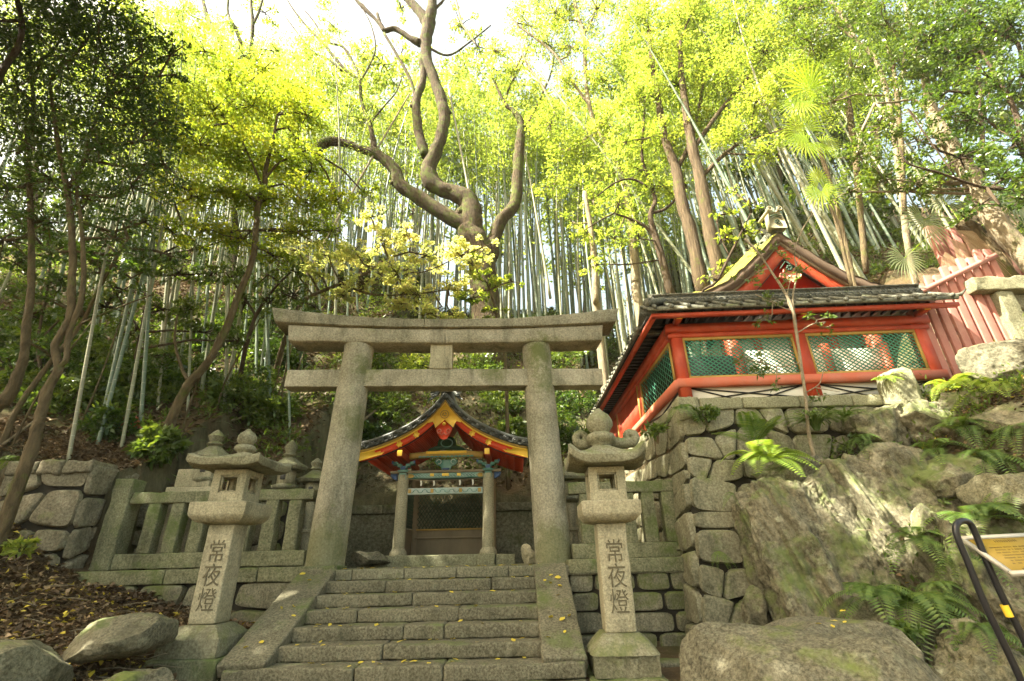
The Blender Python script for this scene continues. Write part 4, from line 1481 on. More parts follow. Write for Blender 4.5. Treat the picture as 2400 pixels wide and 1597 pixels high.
# ridge ornament: pale demon-tile box with ringed round tiles on top
mb = MB(); mb.poly([(AX - .10, 8.66), (AX + .50, 8.66), (AX + .48, 8.95), (AX + .42, 9.18), (AX + .20, 9.24), (AX - .04, 9.18), (AX - .08, 8.95)], GY - .10, GY + .12)
V = mb.V[-1]; V[:, 0] -= .2
V[:, 0] = AX + (V[:, 0] - AX) * .8
on = part(mb, 'ridge_end_tile', MAT['lantern'], hin)
mb = MB()
for dx in (-.13, .16):
    P = [(AX + dx + .07 * math.cos(a), GY - .13, 9.33 + .07 * math.sin(a)) for a in np.linspace(0, 2 * math.pi, 15)]
    mb.tube(P, .022, 8, cap=False)
    mb.tube([(AX + dx, GY - .10, 9.33), (AX + dx, GY + .5, 9.33)], .055, 12)
part(mb, 'ringed_tile', MAT['lantern'], on)
mb = MB()
mb.tube([(AX - .18, GY - .12, 9.06), (AX, GY - .12, 9.12), (AX + .18, GY - .12, 9.06)], .016, 5)
mb.tube([(AX - .14, GY - .12, 9.0), (AX, GY - .12, 9.06), (AX + .14, GY - .12, 9.0)], .012, 5)
P = [(AX + .075 * math.cos(a), GY - .115, 8.86 + .075 * math.sin(a)) for a in np.linspace(0, 2 * math.pi, 13)]
mb.tube(P, .012, 6, cap=False)
mb.tube([(AX, GY - .10, 8.86), (AX, GY - .13, 8.86)], .025, 8)
part(mb, 'carving', MAT['dgreen'], on)
mb = MB()
for k in range(5):
    P = [(AX - .42 + (.30 - .05 * k) * math.cos(a), GY + .12 - .01 * k, 8.52 + (.26 - .045 * k) * math.sin(a)) for a in np.linspace(-1.2, 2.4, 12)]
    mb.tube(P, .016, 5)
part(mb, 'wave_tile', MAT['tile'], on)
mb = MB(); mb.tube([(AX, GY, 8.72), (AX, 15.6, 8.74)], .16, 12); mb.box(AX - .2, AX + .2, GY + .1, 15.6, 8.52, 8.72); part(mb, 'ridge_beam', MAT['tile'], hin, 50)

# ================================================================== faded pink slat fences
pf = thing('slat_fence', 'faded pink upright slat fence climbing the bank at the right end of the red wall', 'fence', (8.6, 9.1, 3.3))
n = 11
for i in range(n):
    t_ = i / (n - 1)
    x = 8.16 + 2.12 * t_
    y = 8.78 - 0.05 * t_
    ztop = 4.98 + 1.0 * t_ + (0.10 if i % 2 else 0)
    mb = MB(); mb.cbox(x - .075, x + .075, y - .035, y + .035, 3.05 + .2 * t_, ztop, .008); part(mb, 'slat', MAT['pink'], pf)
mb = MB(); mb.beam((8.1, 8.70, 4.80), (10.35, 8.65, 5.78), .06, .10); part(mb, 'top_rail', MAT['pink'], pf)
mb = MB(); mb.beam((8.1, 8.84, 3.9), (10.35, 8.80, 4.5), .05, .10); part(mb, 'rear_rail', MAT['pink'], pf)
pf2 = thing('slat_fence', 'taller pink slat fence with wide boards half hidden by dead palm fronds', 'fence', (10.3, 9.6, 4.2))
for i in range(8):
    x = 9.95 + i * .235
    wd = .16 if i == 0 else .10
    mb = MB(); mb.cbox(x - wd * .75, x + wd * .75, 9.26, 9.38, 4.0, 7.05 - .04 * i, .008); part(mb, 'slat', MAT['pink'], pf2)
mb = MB(); mb.beam((9.9, 9.42, 6.6), (11.8, 9.42, 6.5), .06, .1); part(mb, 'top_rail', MAT['pink'], pf2)

# stone post and slab at the right edge
ss = thing('stone_gatepost', 'thick stone slab resting on a squared pillar above the right bank', 'stone structure', (10.6, 8.9, 3.4))
p0 = atY(2262, 668, 8.7)
mb = MB(); worn_block(mb, 9.45, 11.6, 8.5, 9.1, 4.86, 5.18, .03, .03, .1, 3); part(mb, 'slab', MAT['granite'], ss, 50)
mb = MB(); worn_block(mb, 9.85, 10.2, 8.55, 8.95, 3.1, 4.86, .03, .02, .1, 4); part(mb, 'pillar', MAT['granite'], ss, 50)
mb = MB(); masonry(mb, 10.2, 11.8, 3.0, 4.86, lambda u, z, d: (u, 8.72 - d, z), 5, .45, 88, .05, .012, .3); part(mb, 'rubble', MAT['wall'], ss, 60)
mb = MB(); mb.box(10.2, 11.8, 8.76, 9.0, 3.0, 4.84); part(mb, 'joint_bed', MAT['joint'], ss)

# ================================================================== the small painted shrine gate
PX, PY = -1.63, 11.6
sg = thing('shrine_gate', 'small tiled shrine gate with gold trimmed vermilion gable on two stone columns', 'shrine gate', (PX, PY, 0))
mb = MB()
worn_block(mb, -3.25, -.85, 11.25, 13.5, -.02, .215, .02, .01, .1, 3); worn_block(mb, -.85, -.47, 11.2, 13.5, -.02, .22, .02, .01, .1, 4); worn_block(mb, -.465, -.05, 11.3, 13.5, -.02, .20, .02, .01, .1, 5)
part(mb, 'plinth', MAT['granite'], sg, 50)
for sx_ in (-1, 1):
    x = PX + sx_ * 1.0
    mb = MB()
    mb.lathe([(.135, .30), (.132, 1.0), (.128, 1.95)], 28, (x, PY, 0)); cl = part(mb, 'column', MAT['lantern'], sg, 60)
    mb = MB()
    mb.lathe([(.19, .20), (.195, .24), (.185, .29), (.15, .325), (.145, .35), (.14, .355)], 28, (x, PY, 0)); part(mb, 'column_base', MAT['lantern'], cl, 60)
    x2 = PX + sx_ * 1.0
    mb = MB(); mb.lathe([(.11, .22), (.11, 2.2)], 16, (x2, 13.2, 0)); part(mb, 'rear_post', MAT['wood'], sg, 60)
# painted beams
mb = MB(); mb.cbox(PX - .87, PX + .87, PY - .07, PY + .07, 1.50, 1.64, .01); b1 = part(mb, 'lower_beam', MAT['pale'], sg)
mb = MB()
for k in range(16):
    x = PX - .78 + k * .104
    P = [(x + .05 * math.cos(a), PY - .075, 1.57 + .035 * math.sin(a) * (1 if k % 2 else -1)) for a in np.linspace(-.4, 3.6, 8)]
    mb.tube(P, .007, 4)
part(mb, 'scrollwork', MAT['teal'], b1)
for x in (PX - .82, PX - .30, PX + .36, PX + .80):
    mb = MB(); mb.cbox(x - .035, x + .035, PY - .082, PY - .07, 1.53, 1.62, .006); part(mb, 'orange_fitting', MAT['ochre'], b1)
mb = MB(); mb.cbox(PX - .88, PX + .88, PY - .08, PY + .08, 1.86, 1.975, .01); b2 = part(mb, 'upper_beam', MAT['teal'], sg)
mb = MB()
for k in range(20):
    x = PX - .70 + k * .075
    P = [(x + .032 * math.cos(a), PY - .085, 1.915 + .026 * math.sin(a)) for a in np.linspace(0, 5, 8)]
    mb.tube(P, .006, 4)
part(mb, 'scrollwork', MAT['pale'], b2)
for (a, b) in ((-.08, .08), (-.36, -.27), (.27, .36)):
    mb = MB(); mb.cbox(PX + a, PX + b, PY - .10, PY - .08, 1.90, 1.965, .008); part(mb, 'gold_crest', MAT['gold'], b2)
for s in (-1, 1):
    mb = MB()
    mb.poly([(PX + s * .72, 1.915), (PX + s * .78, 1.96), (PX + s * .87, 1.96), (PX + s * .87, 1.87), (PX + s * .78, 1.87)][::s], PY - .088, PY - .08); part(mb, 'orange_fitting', MAT['ochre'], b2)
mb = MB(); mb.cbox(PX - 1.30, PX + 1.30, PY - .10, PY + .10, 1.98, 2.04, .012); cp = part(mb, 'cap_rail', MAT['wood'], sg)
for s in (-1, 1):
    mb = MB()
    mb.poly([(PX + s * 1.14, 1.975), (PX + s * 1.30, 1.975), (PX + s * 1.27, 1.90), (PX + s * 1.2, 1.85), (PX + s * 1.14, 1.83)][::s], PY - .06, PY + .06); part(mb, 'nosing', MAT['blue'], sg)
    # bracket blocks above each column
    x = PX + s * 1.0
    mb = MB(); mb.lathe([(.15, 2.0), (.16, 2.03), (.15, 2.06)], 18, (x, PY, 0)); mb.cbox(x - .08, x + .08, PY - .11, PY + .10, 1.84, 1.99, .01); bk = part(mb, 'bracket', MAT['teal'], sg)
    mb = MB()
    for (dx, dz, ww) in ((-.20, 2.22, .11), (.20, 2.22, .11), (0, 2.12, .16), (-.10, 2.17, .1), (.10, 2.17, .1)):
        mb.cbox(x + dx - ww / 2, x + dx + ww / 2, PY - .10, PY + .08, dz - .04, dz + .035, .015)
    part(mb, 'bracket_arm', MAT['teal'], bk)
    for (a, b, c_, d_) in ((-.055, .055, 2.05, 2.14), (-.28, -.23, 2.2, 2.27), (.23, .28, 2.2, 2.27)):
        mb = MB(); mb.cbox(x + a, x + b, PY - .12, PY - .105, c_, d_, .01); part(mb, 'blue_block', MAT['blue'], bk)
    mb = MB(); mb.cbox(x - .055, x + .055, PY - .55, PY + 1.6, 2.28, 2.42, .01); pur = part(mb, 'purlin', MAT['red'], sg)
    mb = MB(); mb.cbox(x - .058, x + .058, PY - .565, PY - .55, 2.30, 2.43, .006); part(mb, 'gold_cap', MAT['gold'], pur)
# rainbow beam with colours
mb = MB()
xs3 = np.linspace(-.88, .88, 21)
mb.strip([(PX + x, 2.44 + .05 * math.cos(x * 1.6)) for x in xs3], [(PX + x, 2.31 + .05 * math.cos(x * 1.6)) for x in xs3], PY - .08, PY + .06)
rb_ = part(mb, 'rainbow_beam', MAT['ochre'], sg)
mb = MB()
mb.strip([(PX + x * .55, 2.485) for x in xs3], [(PX + x * .55, 2.42) for x in xs3], PY - .092, PY - .08); part(mb, 'gold_panel', MAT['gold'], rb_)
mb = MB(); mb.cbox(PX - .66, PX + .66, PY - .088, PY - .081, 2.345, 2.365, .003)
for k in range(14):
    x = PX - .62 + k * .095
    mb.cbox(x - .03, x + .03, PY - .10, PY - .086, 2.335, 2.375, .01)
part(mb, 'teal_scroll', MAT['teal'], rb_)
# frog-leg struts: one green above, one teal in the middle
fl = [(0, .30), (.14, .29), (.22, .20), (.24, .08), (.44, .0), (.50, -.06), (.30, -.05), (.12, -.02), (0, -.02)]
out = fl + [(-a, b) for a, b in fl[-2:0:-1]]
mb = MB(); mb.poly(blob_outline(out, PX, 2.55, .95)[::-1], PY - .05, PY + .03); fk = part(mb, 'frog_leg_strut', MAT['dgreen'], sg)
mb = MB()
P = [(PX + .14 * math.cos(a), PY - .06, 2.68 + .10 * math.sin(a)) for a in np.linspace(0, 2 * math.pi, 15)]
mb.tube(P, .016, 6, cap=False); part(mb, 'ring_carving', MAT['teal'], fk)
fl = [(0, .11), (.12, .11), (.20, .15), (.28, .08), (.22, .0), (.13, -.04), (.10, -.12), (0, -.13)]
out = fl + [(-a, b) for a, b in fl[-2:0:-1]]
mb = MB(); mb.poly(blob_outline(out, PX, 2.17, 1.0)[::-1], PY - .06, PY); fk = part(mb, 'carved_ornament', MAT['teal'], sg)
mb = MB()
mb.strip([(PX - .09, 2.09), (PX + .09, 2.09)], [(PX - .07, 2.045), (PX + .07, 2.045)], PY - .07, PY - .055); part(mb, 'blue_base', MAT['blue'], fk)
mb = MB()
for s in (-1, 1):
    P = [(PX + s * (.17 + .055 * math.cos(a)), PY - .068, 2.235 + .05 * math.sin(a)) for a in np.linspace(0, 5, 10)]
    mb.tube(P, .012, 5)
part(mb, 'curl', MAT['pale'], fk)
# back: low board wall, dark lattice above, side panel
mb = MB(); mb.cbox(PX - 1.0, PX + 1.0, 13.15, 13.2, .22, .80, .01); mb.cbox(PX - 1.0, PX + 1.0, 13.10, 13.16, .60, .64, .01); part(mb, 'board_panel', MAT['wood'], sg)
mb = MB()
for (a, b, c_, d_) in ((PX - 1.0, PX + 1.0, .80, .84), (PX - 1.0, PX + 1.0, 1.70, 1.74), (PX - .98, PX - .93, .84, 1.70), (PX + .93, PX + .98, .84, 1.70)): mb.box(a, b, 13.12, 13.18, c_, d_)
fr = part(mb, 'lattice_frame', MAT['ochre'], sg)
mb = MB(); lattice(mb, PX - .93, PX + .93, .84, 1.70, .075, .014, R(56), lambda u, z, d: (u, 13.15 - d, z), .01); part(mb, 'lattice', MAT['dgreen'], fr)
mb = MB(); mb.cbox(PX - 1.06, PX - 1.02, 11.75, 13.15, .22, .80, .005); part(mb, 'side_board', MAT['wood'], sg)
mb = MB(); lattice(mb, 11.75, 13.15, .84, 1.70, .075, .014, R(56), lambda u, z, d: (PX - 1.04 + d, u, z), .01); part(mb, 'side_lattice', MAT['dgreen'], sg)
mb = MB(); mb.cbox(PX + 1.02, PX + 1.06, 11.75, 13.15, .22, .80, .005); part(mb, 'side_board', MAT['wood'], sg)
mb = MB(); lattice(mb, 11.75, 13.15, .84, 1.70, .075, .014, R(56), lambda u, z, d: (PX + 1.04 + d, u, z), .01); part(mb, 'side_lattice', MAT['dgreen'], sg)
mb = MB(); mb.cbox(PX - 1.0, PX + 1.0, 13.1, 13.2, 2.06, 2.24, .01); part(mb, 'rear_beam', MAT['dgreen'], sg)
# paper streamers and rope
mb = MB(); mb.tube([(PX - .85, PY - .13, 1.83), (PX - .3, PY - .13, 1.80), (PX + .3, PY - .13, 1.80), (PX + .85, PY - .13, 1.83)], .009, 6); rp = part(mb, 'rope', MAT['wood'], sg)
for x in (-.56, -.26, .34, .64):
    mb = MB(); mb.add([(PX + x - .02, PY - .135, 1.80), (PX + x + .02, PY - .135, 1.80), (PX + x + .03, PY - .13, 1.74), (PX + x - .005, PY - .14, 1.74), (PX + x + .02, PY - .135, 1.68), (PX + x - .01, PY - .13, 1.68)], [(0, 1, 2, 3), (3, 2, 4, 5)]); part(mb, 'paper_streamer', MAT['white'], rp)

# the roof: curved section, tiles, gable edge
RP = [(0, 3.78), (.10, 3.64), (.25, 3.46), (.45, 3.27), (.65, 3.12), (.85, 3.0), (1.05, 2.90), (1.25, 2.81), (1.45, 2.735), (1.65, 2.67), (1.80, 2.635), (1.93, 2.61)]


def rz(x):
    a = abs(x)
    xs_, zs_ = [p[0] for p in RP], [p[1] for p in RP]
    return float(np.interp(a, xs_, zs_))


xs4 = np.linspace(-1.93, 1.93, 65)
GYF, GYB = 11.0, 13.7
sec = lambda a, b, k=1.0: ([(PX + x * k, rz(x) - a) for x in xs4], [(PX + x * k, rz(x) - b) for x in xs4])
mb = MB(); mb.strip(*sec(.06, .165), GYF + .02, GYB); rt = part(mb, 'tile_roof', MAT['tile_dark'], sg)
mb = MB()
for y in np.arange(GYF + .12, GYB, .21):
    for s in (-1, 1):
        P = [(PX + s * x, y, rz(x) - .05) for x in np.linspace(.08, 1.96, 12)]
        mb.tube(P, .05, 8)
part(mb, 'round_tile_row', MAT['tile_dark'], rt, 60)
mb = MB()
for s in (-1, 1):
    P = [(PX + s * x, GYF + .02, rz(x) - .02) for x in np.linspace(.06, 1.93, 20)]
    mb.tube(P, .048, 10)
    P = [(PX + s * x, GYF + .20, rz(x) + .02) for x in np.linspace(.1, 1.93, 20)]
    mb.tube(P, .05, 10)
part(mb, 'verge_tile', MAT['tile_dark'], rt, 60)
mb = MB()
arc = 0
for s in (-1, 1):
    for i in range(9):
        x = .17 + i * (1.86 - .17) / 8
        z = rz(x) - .085
        c = (PX + s * x, GYF - .015, z)
        mb.tube([(c[0], c[1] + .1, z), (c[0], c[1] - .01, z)], .068, 14)
        P = [(c[0] + .052 * math.cos(a), c[1] - .012, z + .052 * math.sin(a)) for a in np.linspace(0, 2 * math.pi, 11)]
        mb.tube(P, .010, 5, cap=False)
        mb.tube([(c[0], c[1], z), (c[0], c[1] - .022, z)], .026, 8)
        # drooping pan tile between discs
        xm = x + .105
        mb.tube([(PX + s * (x + .05), GYF + .0, rz(x + .05) - .13), (PX + s * xm, GYF - .01, rz(xm) - .155), (PX + s * (x + .165), GYF + .0, rz(x + .165) - .13)], .022, 6)
mb.tube([(PX, GYF + .1, 3.68), (PX, GYF - .04, 3.68)], .075, 14)
P = [(PX + .055 * math.cos(a), GYF - .045, 3.68 + .055 * math.sin(a)) for a in np.linspace(0, 2 * math.pi, 11)]
mb.tube(P, .010, 5, cap=False)
part(mb, 'end_disc', MAT['tile_dark'], rt)
# ridge and ornament
mb = MB(); mb.box(PX - .12, PX + .12, GYF + .15, GYB, 3.66, 3.95); mb.tube([(PX, GYF + .1, 3.98), (PX, GYB, 3.98)], .08, 12); part(mb, 'ridge', MAT['tile_dark'], rt)
mb = MB()
wing = [(0, .0), (.13, .05), (.22, -.06), (.34, -.16), (.44, -.20), (.36, -.10), (.40, .02), (.30, .04), (.34, .16), (.24, .18), (.24, .34), (.13, .42), (0, .45)]
out = wing + [(-a, b) for a, b in wing[-2:0:-1]]
mb.poly(blob_outline(out, PX, 3.80, .95)[::-1], GYF + .05, GYF + .13); orn = part(mb, 'ridge_ornament', MAT['tile_dark'], rt)
mb = MB()
for s in (-1, 1):
    for (cx_, cz_, r_) in ((.27, 3.86, .06), (.22, 4.02, .07), (.30, 3.72, .05)):
        P = [(PX + s * (cx_ + r_ * math.cos(a) * (1 - a / 9)), GYF + .04, cz_ + r_ * math.sin(a) * (1 - a / 9)) for a in np.linspace(0, 6, 12)]
        mb.tube(P, .016, 6)
part(mb, 'curl', MAT['tile_dark'], orn)
mb = MB(); mb.poly([(PX - .17, 3.82), (PX + .17, 3.82), (PX + .05, 3.92), (PX - .05, 3.92)][::-1], GYF + .0, GYF + .05); part(mb, 'white_wedge', MAT['white'], orn)
# gold line, bargeboard, gold plates
mb = MB(); mb.strip(*sec(.165, .215), GYF + .03, GYF + .16); part(mb, 'gold_edge', MAT['ochre'], sg)
mb = MB(); mb.strip(*sec(.215, .255), GYF + .05, GYF + .16); part(mb, 'yellow_line', MAT['gold'], sg)
mb = MB()
bt = [(PX + x, rz(x) - .255) for x in xs4]
bo = [(PX + x * .985, rz(x) - .415 - .03 * max(0, 1 - abs(x) * 2.5)) for x in xs4]
mb.strip(bt, bo, GYF + .07, GYF + .14); bg = part(mb, 'bargeboard', MAT['red_bright'], sg)
mb = MB()
bo2 = [(a, b - .016) for a, b in bo]
mb.strip(bo, bo2, GYF + .075, GYF + .13); part(mb, 'dark_line', MAT['black'], bg)


def gplate(pts, nm='gold_plate', y=GYF + .055):
    m = MB(); m.poly(pts, y, y + .012); part(m, nm, MAT['gold'], bg)


for s in (-1, 1):
    # end plates with a notched edge
    pts = [(1.93, rz(1.93) - .26), (1.93, rz(1.93) - .41), (1.42, rz(1.42) - .405), (1.36, rz(1.36) - .37), (1.46, rz(1.46) - .35), (1.44, rz(1.44) - .31), (1.56, rz(1.56) - .31), (1.60, rz(1.6) - .26)]
    pts = [(PX + s * a, b) for a, b in pts]
    gplate(pts if s < 0 else pts[::-1])
    for xc in (.65, 1.03):
        pts = []
        for k in range(12):
            a = k * math.pi / 6 + .26
            r_ = .085 if k % 2 == 0 else .055
            pts.append((PX + s * xc + r_ * math.cos(a), rz(xc) - .335 + r_ * math.sin(a)))
        gplate(pts[::-1], 'gold_star')
# centre plate
pts = [(0, 3.50), (.12, 3.38), (.25, 3.24), (.40, 3.10), (.38, 3.05), (.28, 3.08), (.24, 3.02), (.21, 2.93), (0, 3.12)]
out = pts + [(-a, b) for a, b in pts[-2:0:-1]]
gplate([(PX + a, b) for a, b in out][::-1], 'gold_plate', GYF + .04)
mb = MB()
P = [(PX + .095 * math.cos(a), GYF + .03, 3.25 + .095 * math.sin(a)) for a in np.linspace(0, 2 * math.pi, 19)]
mb.tube(P, .011, 6, cap=False)
for k in range(3):
    a0 = k * 2.09
    P = [(PX + (.03 + .03 * t) * math.cos(a0 + 2.2 * t), GYF + .03, 3.25 + (.03 + .03 * t) * math.sin(a0 + 2.2 * t)) for t in np.linspace(0, 1, 7)]
    mb.tube(P, [.02, .02, .018, .014, .01, .007, .004], 5)
part(mb, 'round_crest', MAT['ochre'], bg)
# red pendant with twin scrolls
pts = [(0, 3.10), (.13, 2.97), (.19, 2.90), (.165, 2.80), (.11, 2.72), (.07, 2.66), (0, 2.64)]
out = pts + [(-a, b) for a, b in pts[-2:0:-1]]
mb = MB(); mb.poly([(PX + a, b) for a, b in out][::-1], GYF + .0, GYF + .045); pdn = part(mb, 'pendant_board', MAT['red_bright'], sg)
mb = MB()
for s in (-1, 1):
    P = [(PX + s * (.10 + .05 * math.cos(a) * (1 - a / 10)), GYF - .01, 2.84 + .05 * math.sin(a) * (1 - a / 10)) for a in np.linspace(-1.5, 5, 14)]
    mb.tube(P, .014, 5)
    mb.tube([(PX + s * .09, GYF - .005, 2.79), (PX + s * .05, GYF - .005, 2.74), (PX, GYF - .005, 2.80)], .012, 5)
part(mb, 'scroll', MAT['salmon'], pdn)
mb = MB(); mb.tube([(PX, GYF + .0, 3.01), (PX, GYF - .02, 3.01)], .045, 6); mb.tube([(PX, GYF - .02, 3.01), (PX, GYF - .035, 3.01)], .022, 8); part(mb, 'gold_boss', MAT['gold'], pdn)
# red ceiling and rafters
mb = MB(); mb.strip(*sec(.27, .30, .96), GYF + .15, GYB - .05); clg = part(mb, 'ceiling', MAT['red_bright'], sg)
for y in np.arange(GYF + .25, GYB - .1, .125):
    for s in (-1, 1):
        mb = MB()
        xr = np.linspace(.15, 1.84, 9)
        for i in range(8):
            mb.beam((PX + s * xr[i], y, rz(xr[i]) - .335), (PX + s * xr[i + 1], y, rz(xr[i + 1]) - .335), .05, .065)
        part(mb, 'rafter', MAT['red_bright'], clg)

# ================================================================== rocks


def hit(px, py, y0=3.0, y1=60.0):
    """where the line of sight through a pixel meets the ground"""
    r = ray(px, py)
    ys = np.arange(y0, y1, 0.06)
    P = EYE + r[None, :] * (ys / r[1])[:, None]
    below = P[:, 2] < zg(P[:, 0], P[:, 1])
    k = int(np.argmax(below)) if below.any() else len(ys) - 1
    return P[k]


def rock(name, label, c, size, seed, mat, rz=0.0, tilt=(0, 0), planes=14, pw=0.55, rough=0.05, stri=0.0, res=34, cat='rock', lo=0.62, pe=3.2):
    r = np.random.default_rng(seed)
    V, F = rbox_data(2, 2, 2, 0.01, 2.0 / res, 1)
    d = V / np.linalg.norm(V, axis=1)[:, None]
    s = 1.0 / (np.sum(np.abs(d) ** pe, axis=1) ** (1 / pe))
    P = d * s[:, None]
    for i in range(planes):
        nn = r.normal(size=3); nn /= np.linalg.norm(nn)
        k = r.uniform(lo, 1.02)
        o = P @ nn - k
        P = np.where(o[:, None] > 0, P - nn * o[:, None] * 0.92, P)
    sc = np.array(size) / 2
    P = P * sc
    q = P + seed * 3.7
    nrm = d
    P = P + nrm * (fbm(q * (1.6 / sc.mean() * 0.6), 4, seed)[:, None] * pw * 0.12 * sc.mean() + fbm(q * 7, 4, seed + 3)[:, None] * rough * 0.5)
    if stri:
        u = np.stack([q[:, 0] * 5.2 + q[:, 2] * 0.7, q[:, 1] * 4.2, q[:, 2] * 0.55], -1)
        f = fbm(u, 4, seed + 9)
        f = np.sign(f) * np.abs(f) ** 0.8
        P = P + nrm * f[:, None] * stri
    Mx = np.array((Matrix.Rotation(rz, 3, 'Z') @ Matrix.Rotation(tilt[0], 3, 'X') @ Matrix.Rotation(tilt[1], 3, 'Y')))
    P = P @ Mx.T + np.array(c)
    mb = MB((c[0], c[1], c[2] - size[2] / 2))
    mb.add(P, F)
    o = mb.build(name, mat, smooth=True, loc=(c[0], c[1], c[2] - size[2] / 2))
    return tag(o, label, cat)


def rockpx(name, label, px, py, Yd, wpx, hpx, dep, seed, mat, **kw):
    p = atY(px, py, Yd)
    w_, h_ = pxr(p, wpx), pxr(p, hpx)
    return rock(name, label, (p[0], p[1], p[2]), (w_, dep, h_), seed, mat, **kw)


RK, BO = MAT['rock'], MAT['boulder']
rockpx('rock', 'tall leaning grey rock slab with vertical ridges beside the block wall', 1925, 1350, 7.85, 285, 420, 1.3, 3, RK, tilt=(R(-14), R(-6)), stri=.13, planes=3, lo=.92, pe=6, rough=.09, res=90)
rockpx('rock', 'tall split rock with sunlit ridged face right of the narrow dark cleft', 2100, 1300, 7.8, 235, 420, 1.2, 8, RK, tilt=(R(-16), R(-4)), stri=.17, planes=3, lo=.9, pe=5, rough=.09, res=90)
rockpx('rock', 'mossy dark rock head above the sunlit split rock', 2130, 1140, 8.0, 220, 190, 1.1, 12, RK, tilt=(R(-10), 0), stri=.05, rough=.07, res=50)
rockpx('boulder', 'large rounded grey boulder filling the bottom corner below the ferns', 1915, 1672, 5.6, 560, 330, 2.0, 22, BO, planes=16, pw=.35, rough=.05, res=80, lo=.58, pe=4, tilt=(0, R(4)))
rockpx('boulder', 'flat topped boulder with fallen leaves tucked behind the large rounded boulder', 1960, 1515, 6.3, 300, 110, 1.3, 23, BO, planes=8, rough=.03, res=44)
rockpx('rock', 'brown ridged rock face behind the yellow sign and black rail', 2260, 1420, 7.0, 340, 420, 1.5, 31, MAT['rock'], tilt=(R(-12), 0), stri=.17, rough=.12, res=80, planes=18, lo=.5)
rockpx('rock', 'dark broken rock low at the right edge under the rail', 2330, 1640, 6.1, 380, 420, 1.6, 35, MAT['darkrock'], stri=.10, rough=.12, res=70, planes=18, lo=.5)
rockpx('rock', 'small ledge rock between the lower ferns and the split rock', 2180, 1330, 7.3, 120, 130, .7, 37, RK, rough=.05, stri=.04)
rockpx('rock', 'weathered brown rock face below the sunlit ledge', 2060, 1010, 8.35, 160, 120, .8, 41, RK, rough=.08, stri=.05)
rockpx('rock', 'rounded brown rock shoulder right of the brown ledge face', 2210, 1010, 8.1, 230, 140, .9, 43, RK, rough=.08, stri=.06, tilt=(0, R(25)))
rockpx('rock', 'pale squared stone standing at the foot of the lattice wall end', 2120, 925, 8.35, 90, 120, .5, 47, MAT['granite'], planes=6, rough=.04)
rockpx('boulder', 'sunlit pale boulder below the slab pillar at the right edge', 2350, 860, 7.9, 190, 110, .9, 51, BO, rough=.06)
rockpx('boulder', 'dark mossy boulder at the right edge under the sunlit pale boulder', 2380, 985, 7.3, 180, 120, .9, 53, RK, rough=.08)
rockpx('boulder', 'dark stained boulder beside the ferns at the far right edge', 2370, 1180, 6.8, 200, 130, .9, 57, MAT['darkrock'], rough=.07)
rockpx('rock', 'small dark wedge stone at the foot of the tall leaning slab', 1770, 1440, 7.9, 45, 120, .4, 59, MAT['rock'])
rockpx('rock', 'mossy grey rock shelf under the sapling roots', 1890, 1130, 8.45, 260, 130, 1.0, 71, RK, stri=.06, rough=.09)
rockpx('rock', 'dark mossy rock between the split rock and the ridged rock face', 2190, 1230, 7.6, 180, 200, 1.0, 73, RK, stri=.08, rough=.09, tilt=(R(-12), 0))
rockpx('rock', 'shaded brown rock behind the board of the yellow sign', 2350, 1290, 6.9, 240, 200, 1.0, 75, RK, stri=.06, rough=.09)
rockpx('rock', 'dark rock under the bright fern on the upper bank', 2280, 960, 7.9, 170, 90, .8, 77, RK, rough=.09)
rockpx('rock', 'broad mossy rock below the brown rock shoulder', 2260, 1120, 7.5, 230, 120, .9, 79, RK, stri=.05, rough=.09)
rockpx('rock', 'dark rock in the gap above the round boulder', 2120, 1480, 6.7, 220, 160, .9, 81, MAT['darkrock'], stri=.05, rough=.09)
# left side boulders
rockpx('boulder', 'long smooth boulder lying in dead leaves left of the lantern', 285, 1490, 6.35, 205, 84, 1.0, 61, MAT['step'], planes=9, rough=.035, res=50, tilt=(0, R(-6)), lo=.7)
rockpx('boulder', 'dark shaded boulder cut by the lower left corner of the picture', 10, 1600, 5.6, 260, 170, 1.2, 63, MAT['darkrock'], planes=9, rough=.03, res=50)
rockpx('rock', 'thin flat stone at the bottom edge below the long smooth boulder', 310, 1598, 5.9, 170, 40, .5, 65, BO)
rockpx('rock', 'low rough rock behind the left gate pillar beside the shrine plinth', 865, 1312, 11.0, 100, 36, .5, 67, BO)
rockpx('rock', 'tilted pale stone slab leaning at the foot of the right gate pillar', 1240, 1300, 10.9, 36, 50, .3, 69, MAT['lantern'])

# ================================================================== leaves on the ground


def litter(name, n, xr, yr, L, mat, seed, mask=None, kind='stuff', label=None, cat=None, lift=0.02):
    r = np.random.default_rng(seed)
    x = r.uniform(*xr, n); y = r.uniform(*yr, n)
    if mask is not None:
        k = mask(x, y); x, y = x[k], y[k]
    z = zg(x, y) + lift * r.random(len(x))
    N = r.normal(size=(len(x), 3)) * [.45, .45, .2] + [0, 0, 1]
    D = r.normal(size=(len(x), 3)) * [1, 1, .35]
    mb = MB()
    sz = L * r.uniform(.6, 1.3, len(x))
    mb.leaves(np.stack([x, y, z], -1), D, N, sz, sz * r.uniform(.35, .75, len(x)), .3)
    return tag(mb.build(name, mat), label, cat, kind=kind)


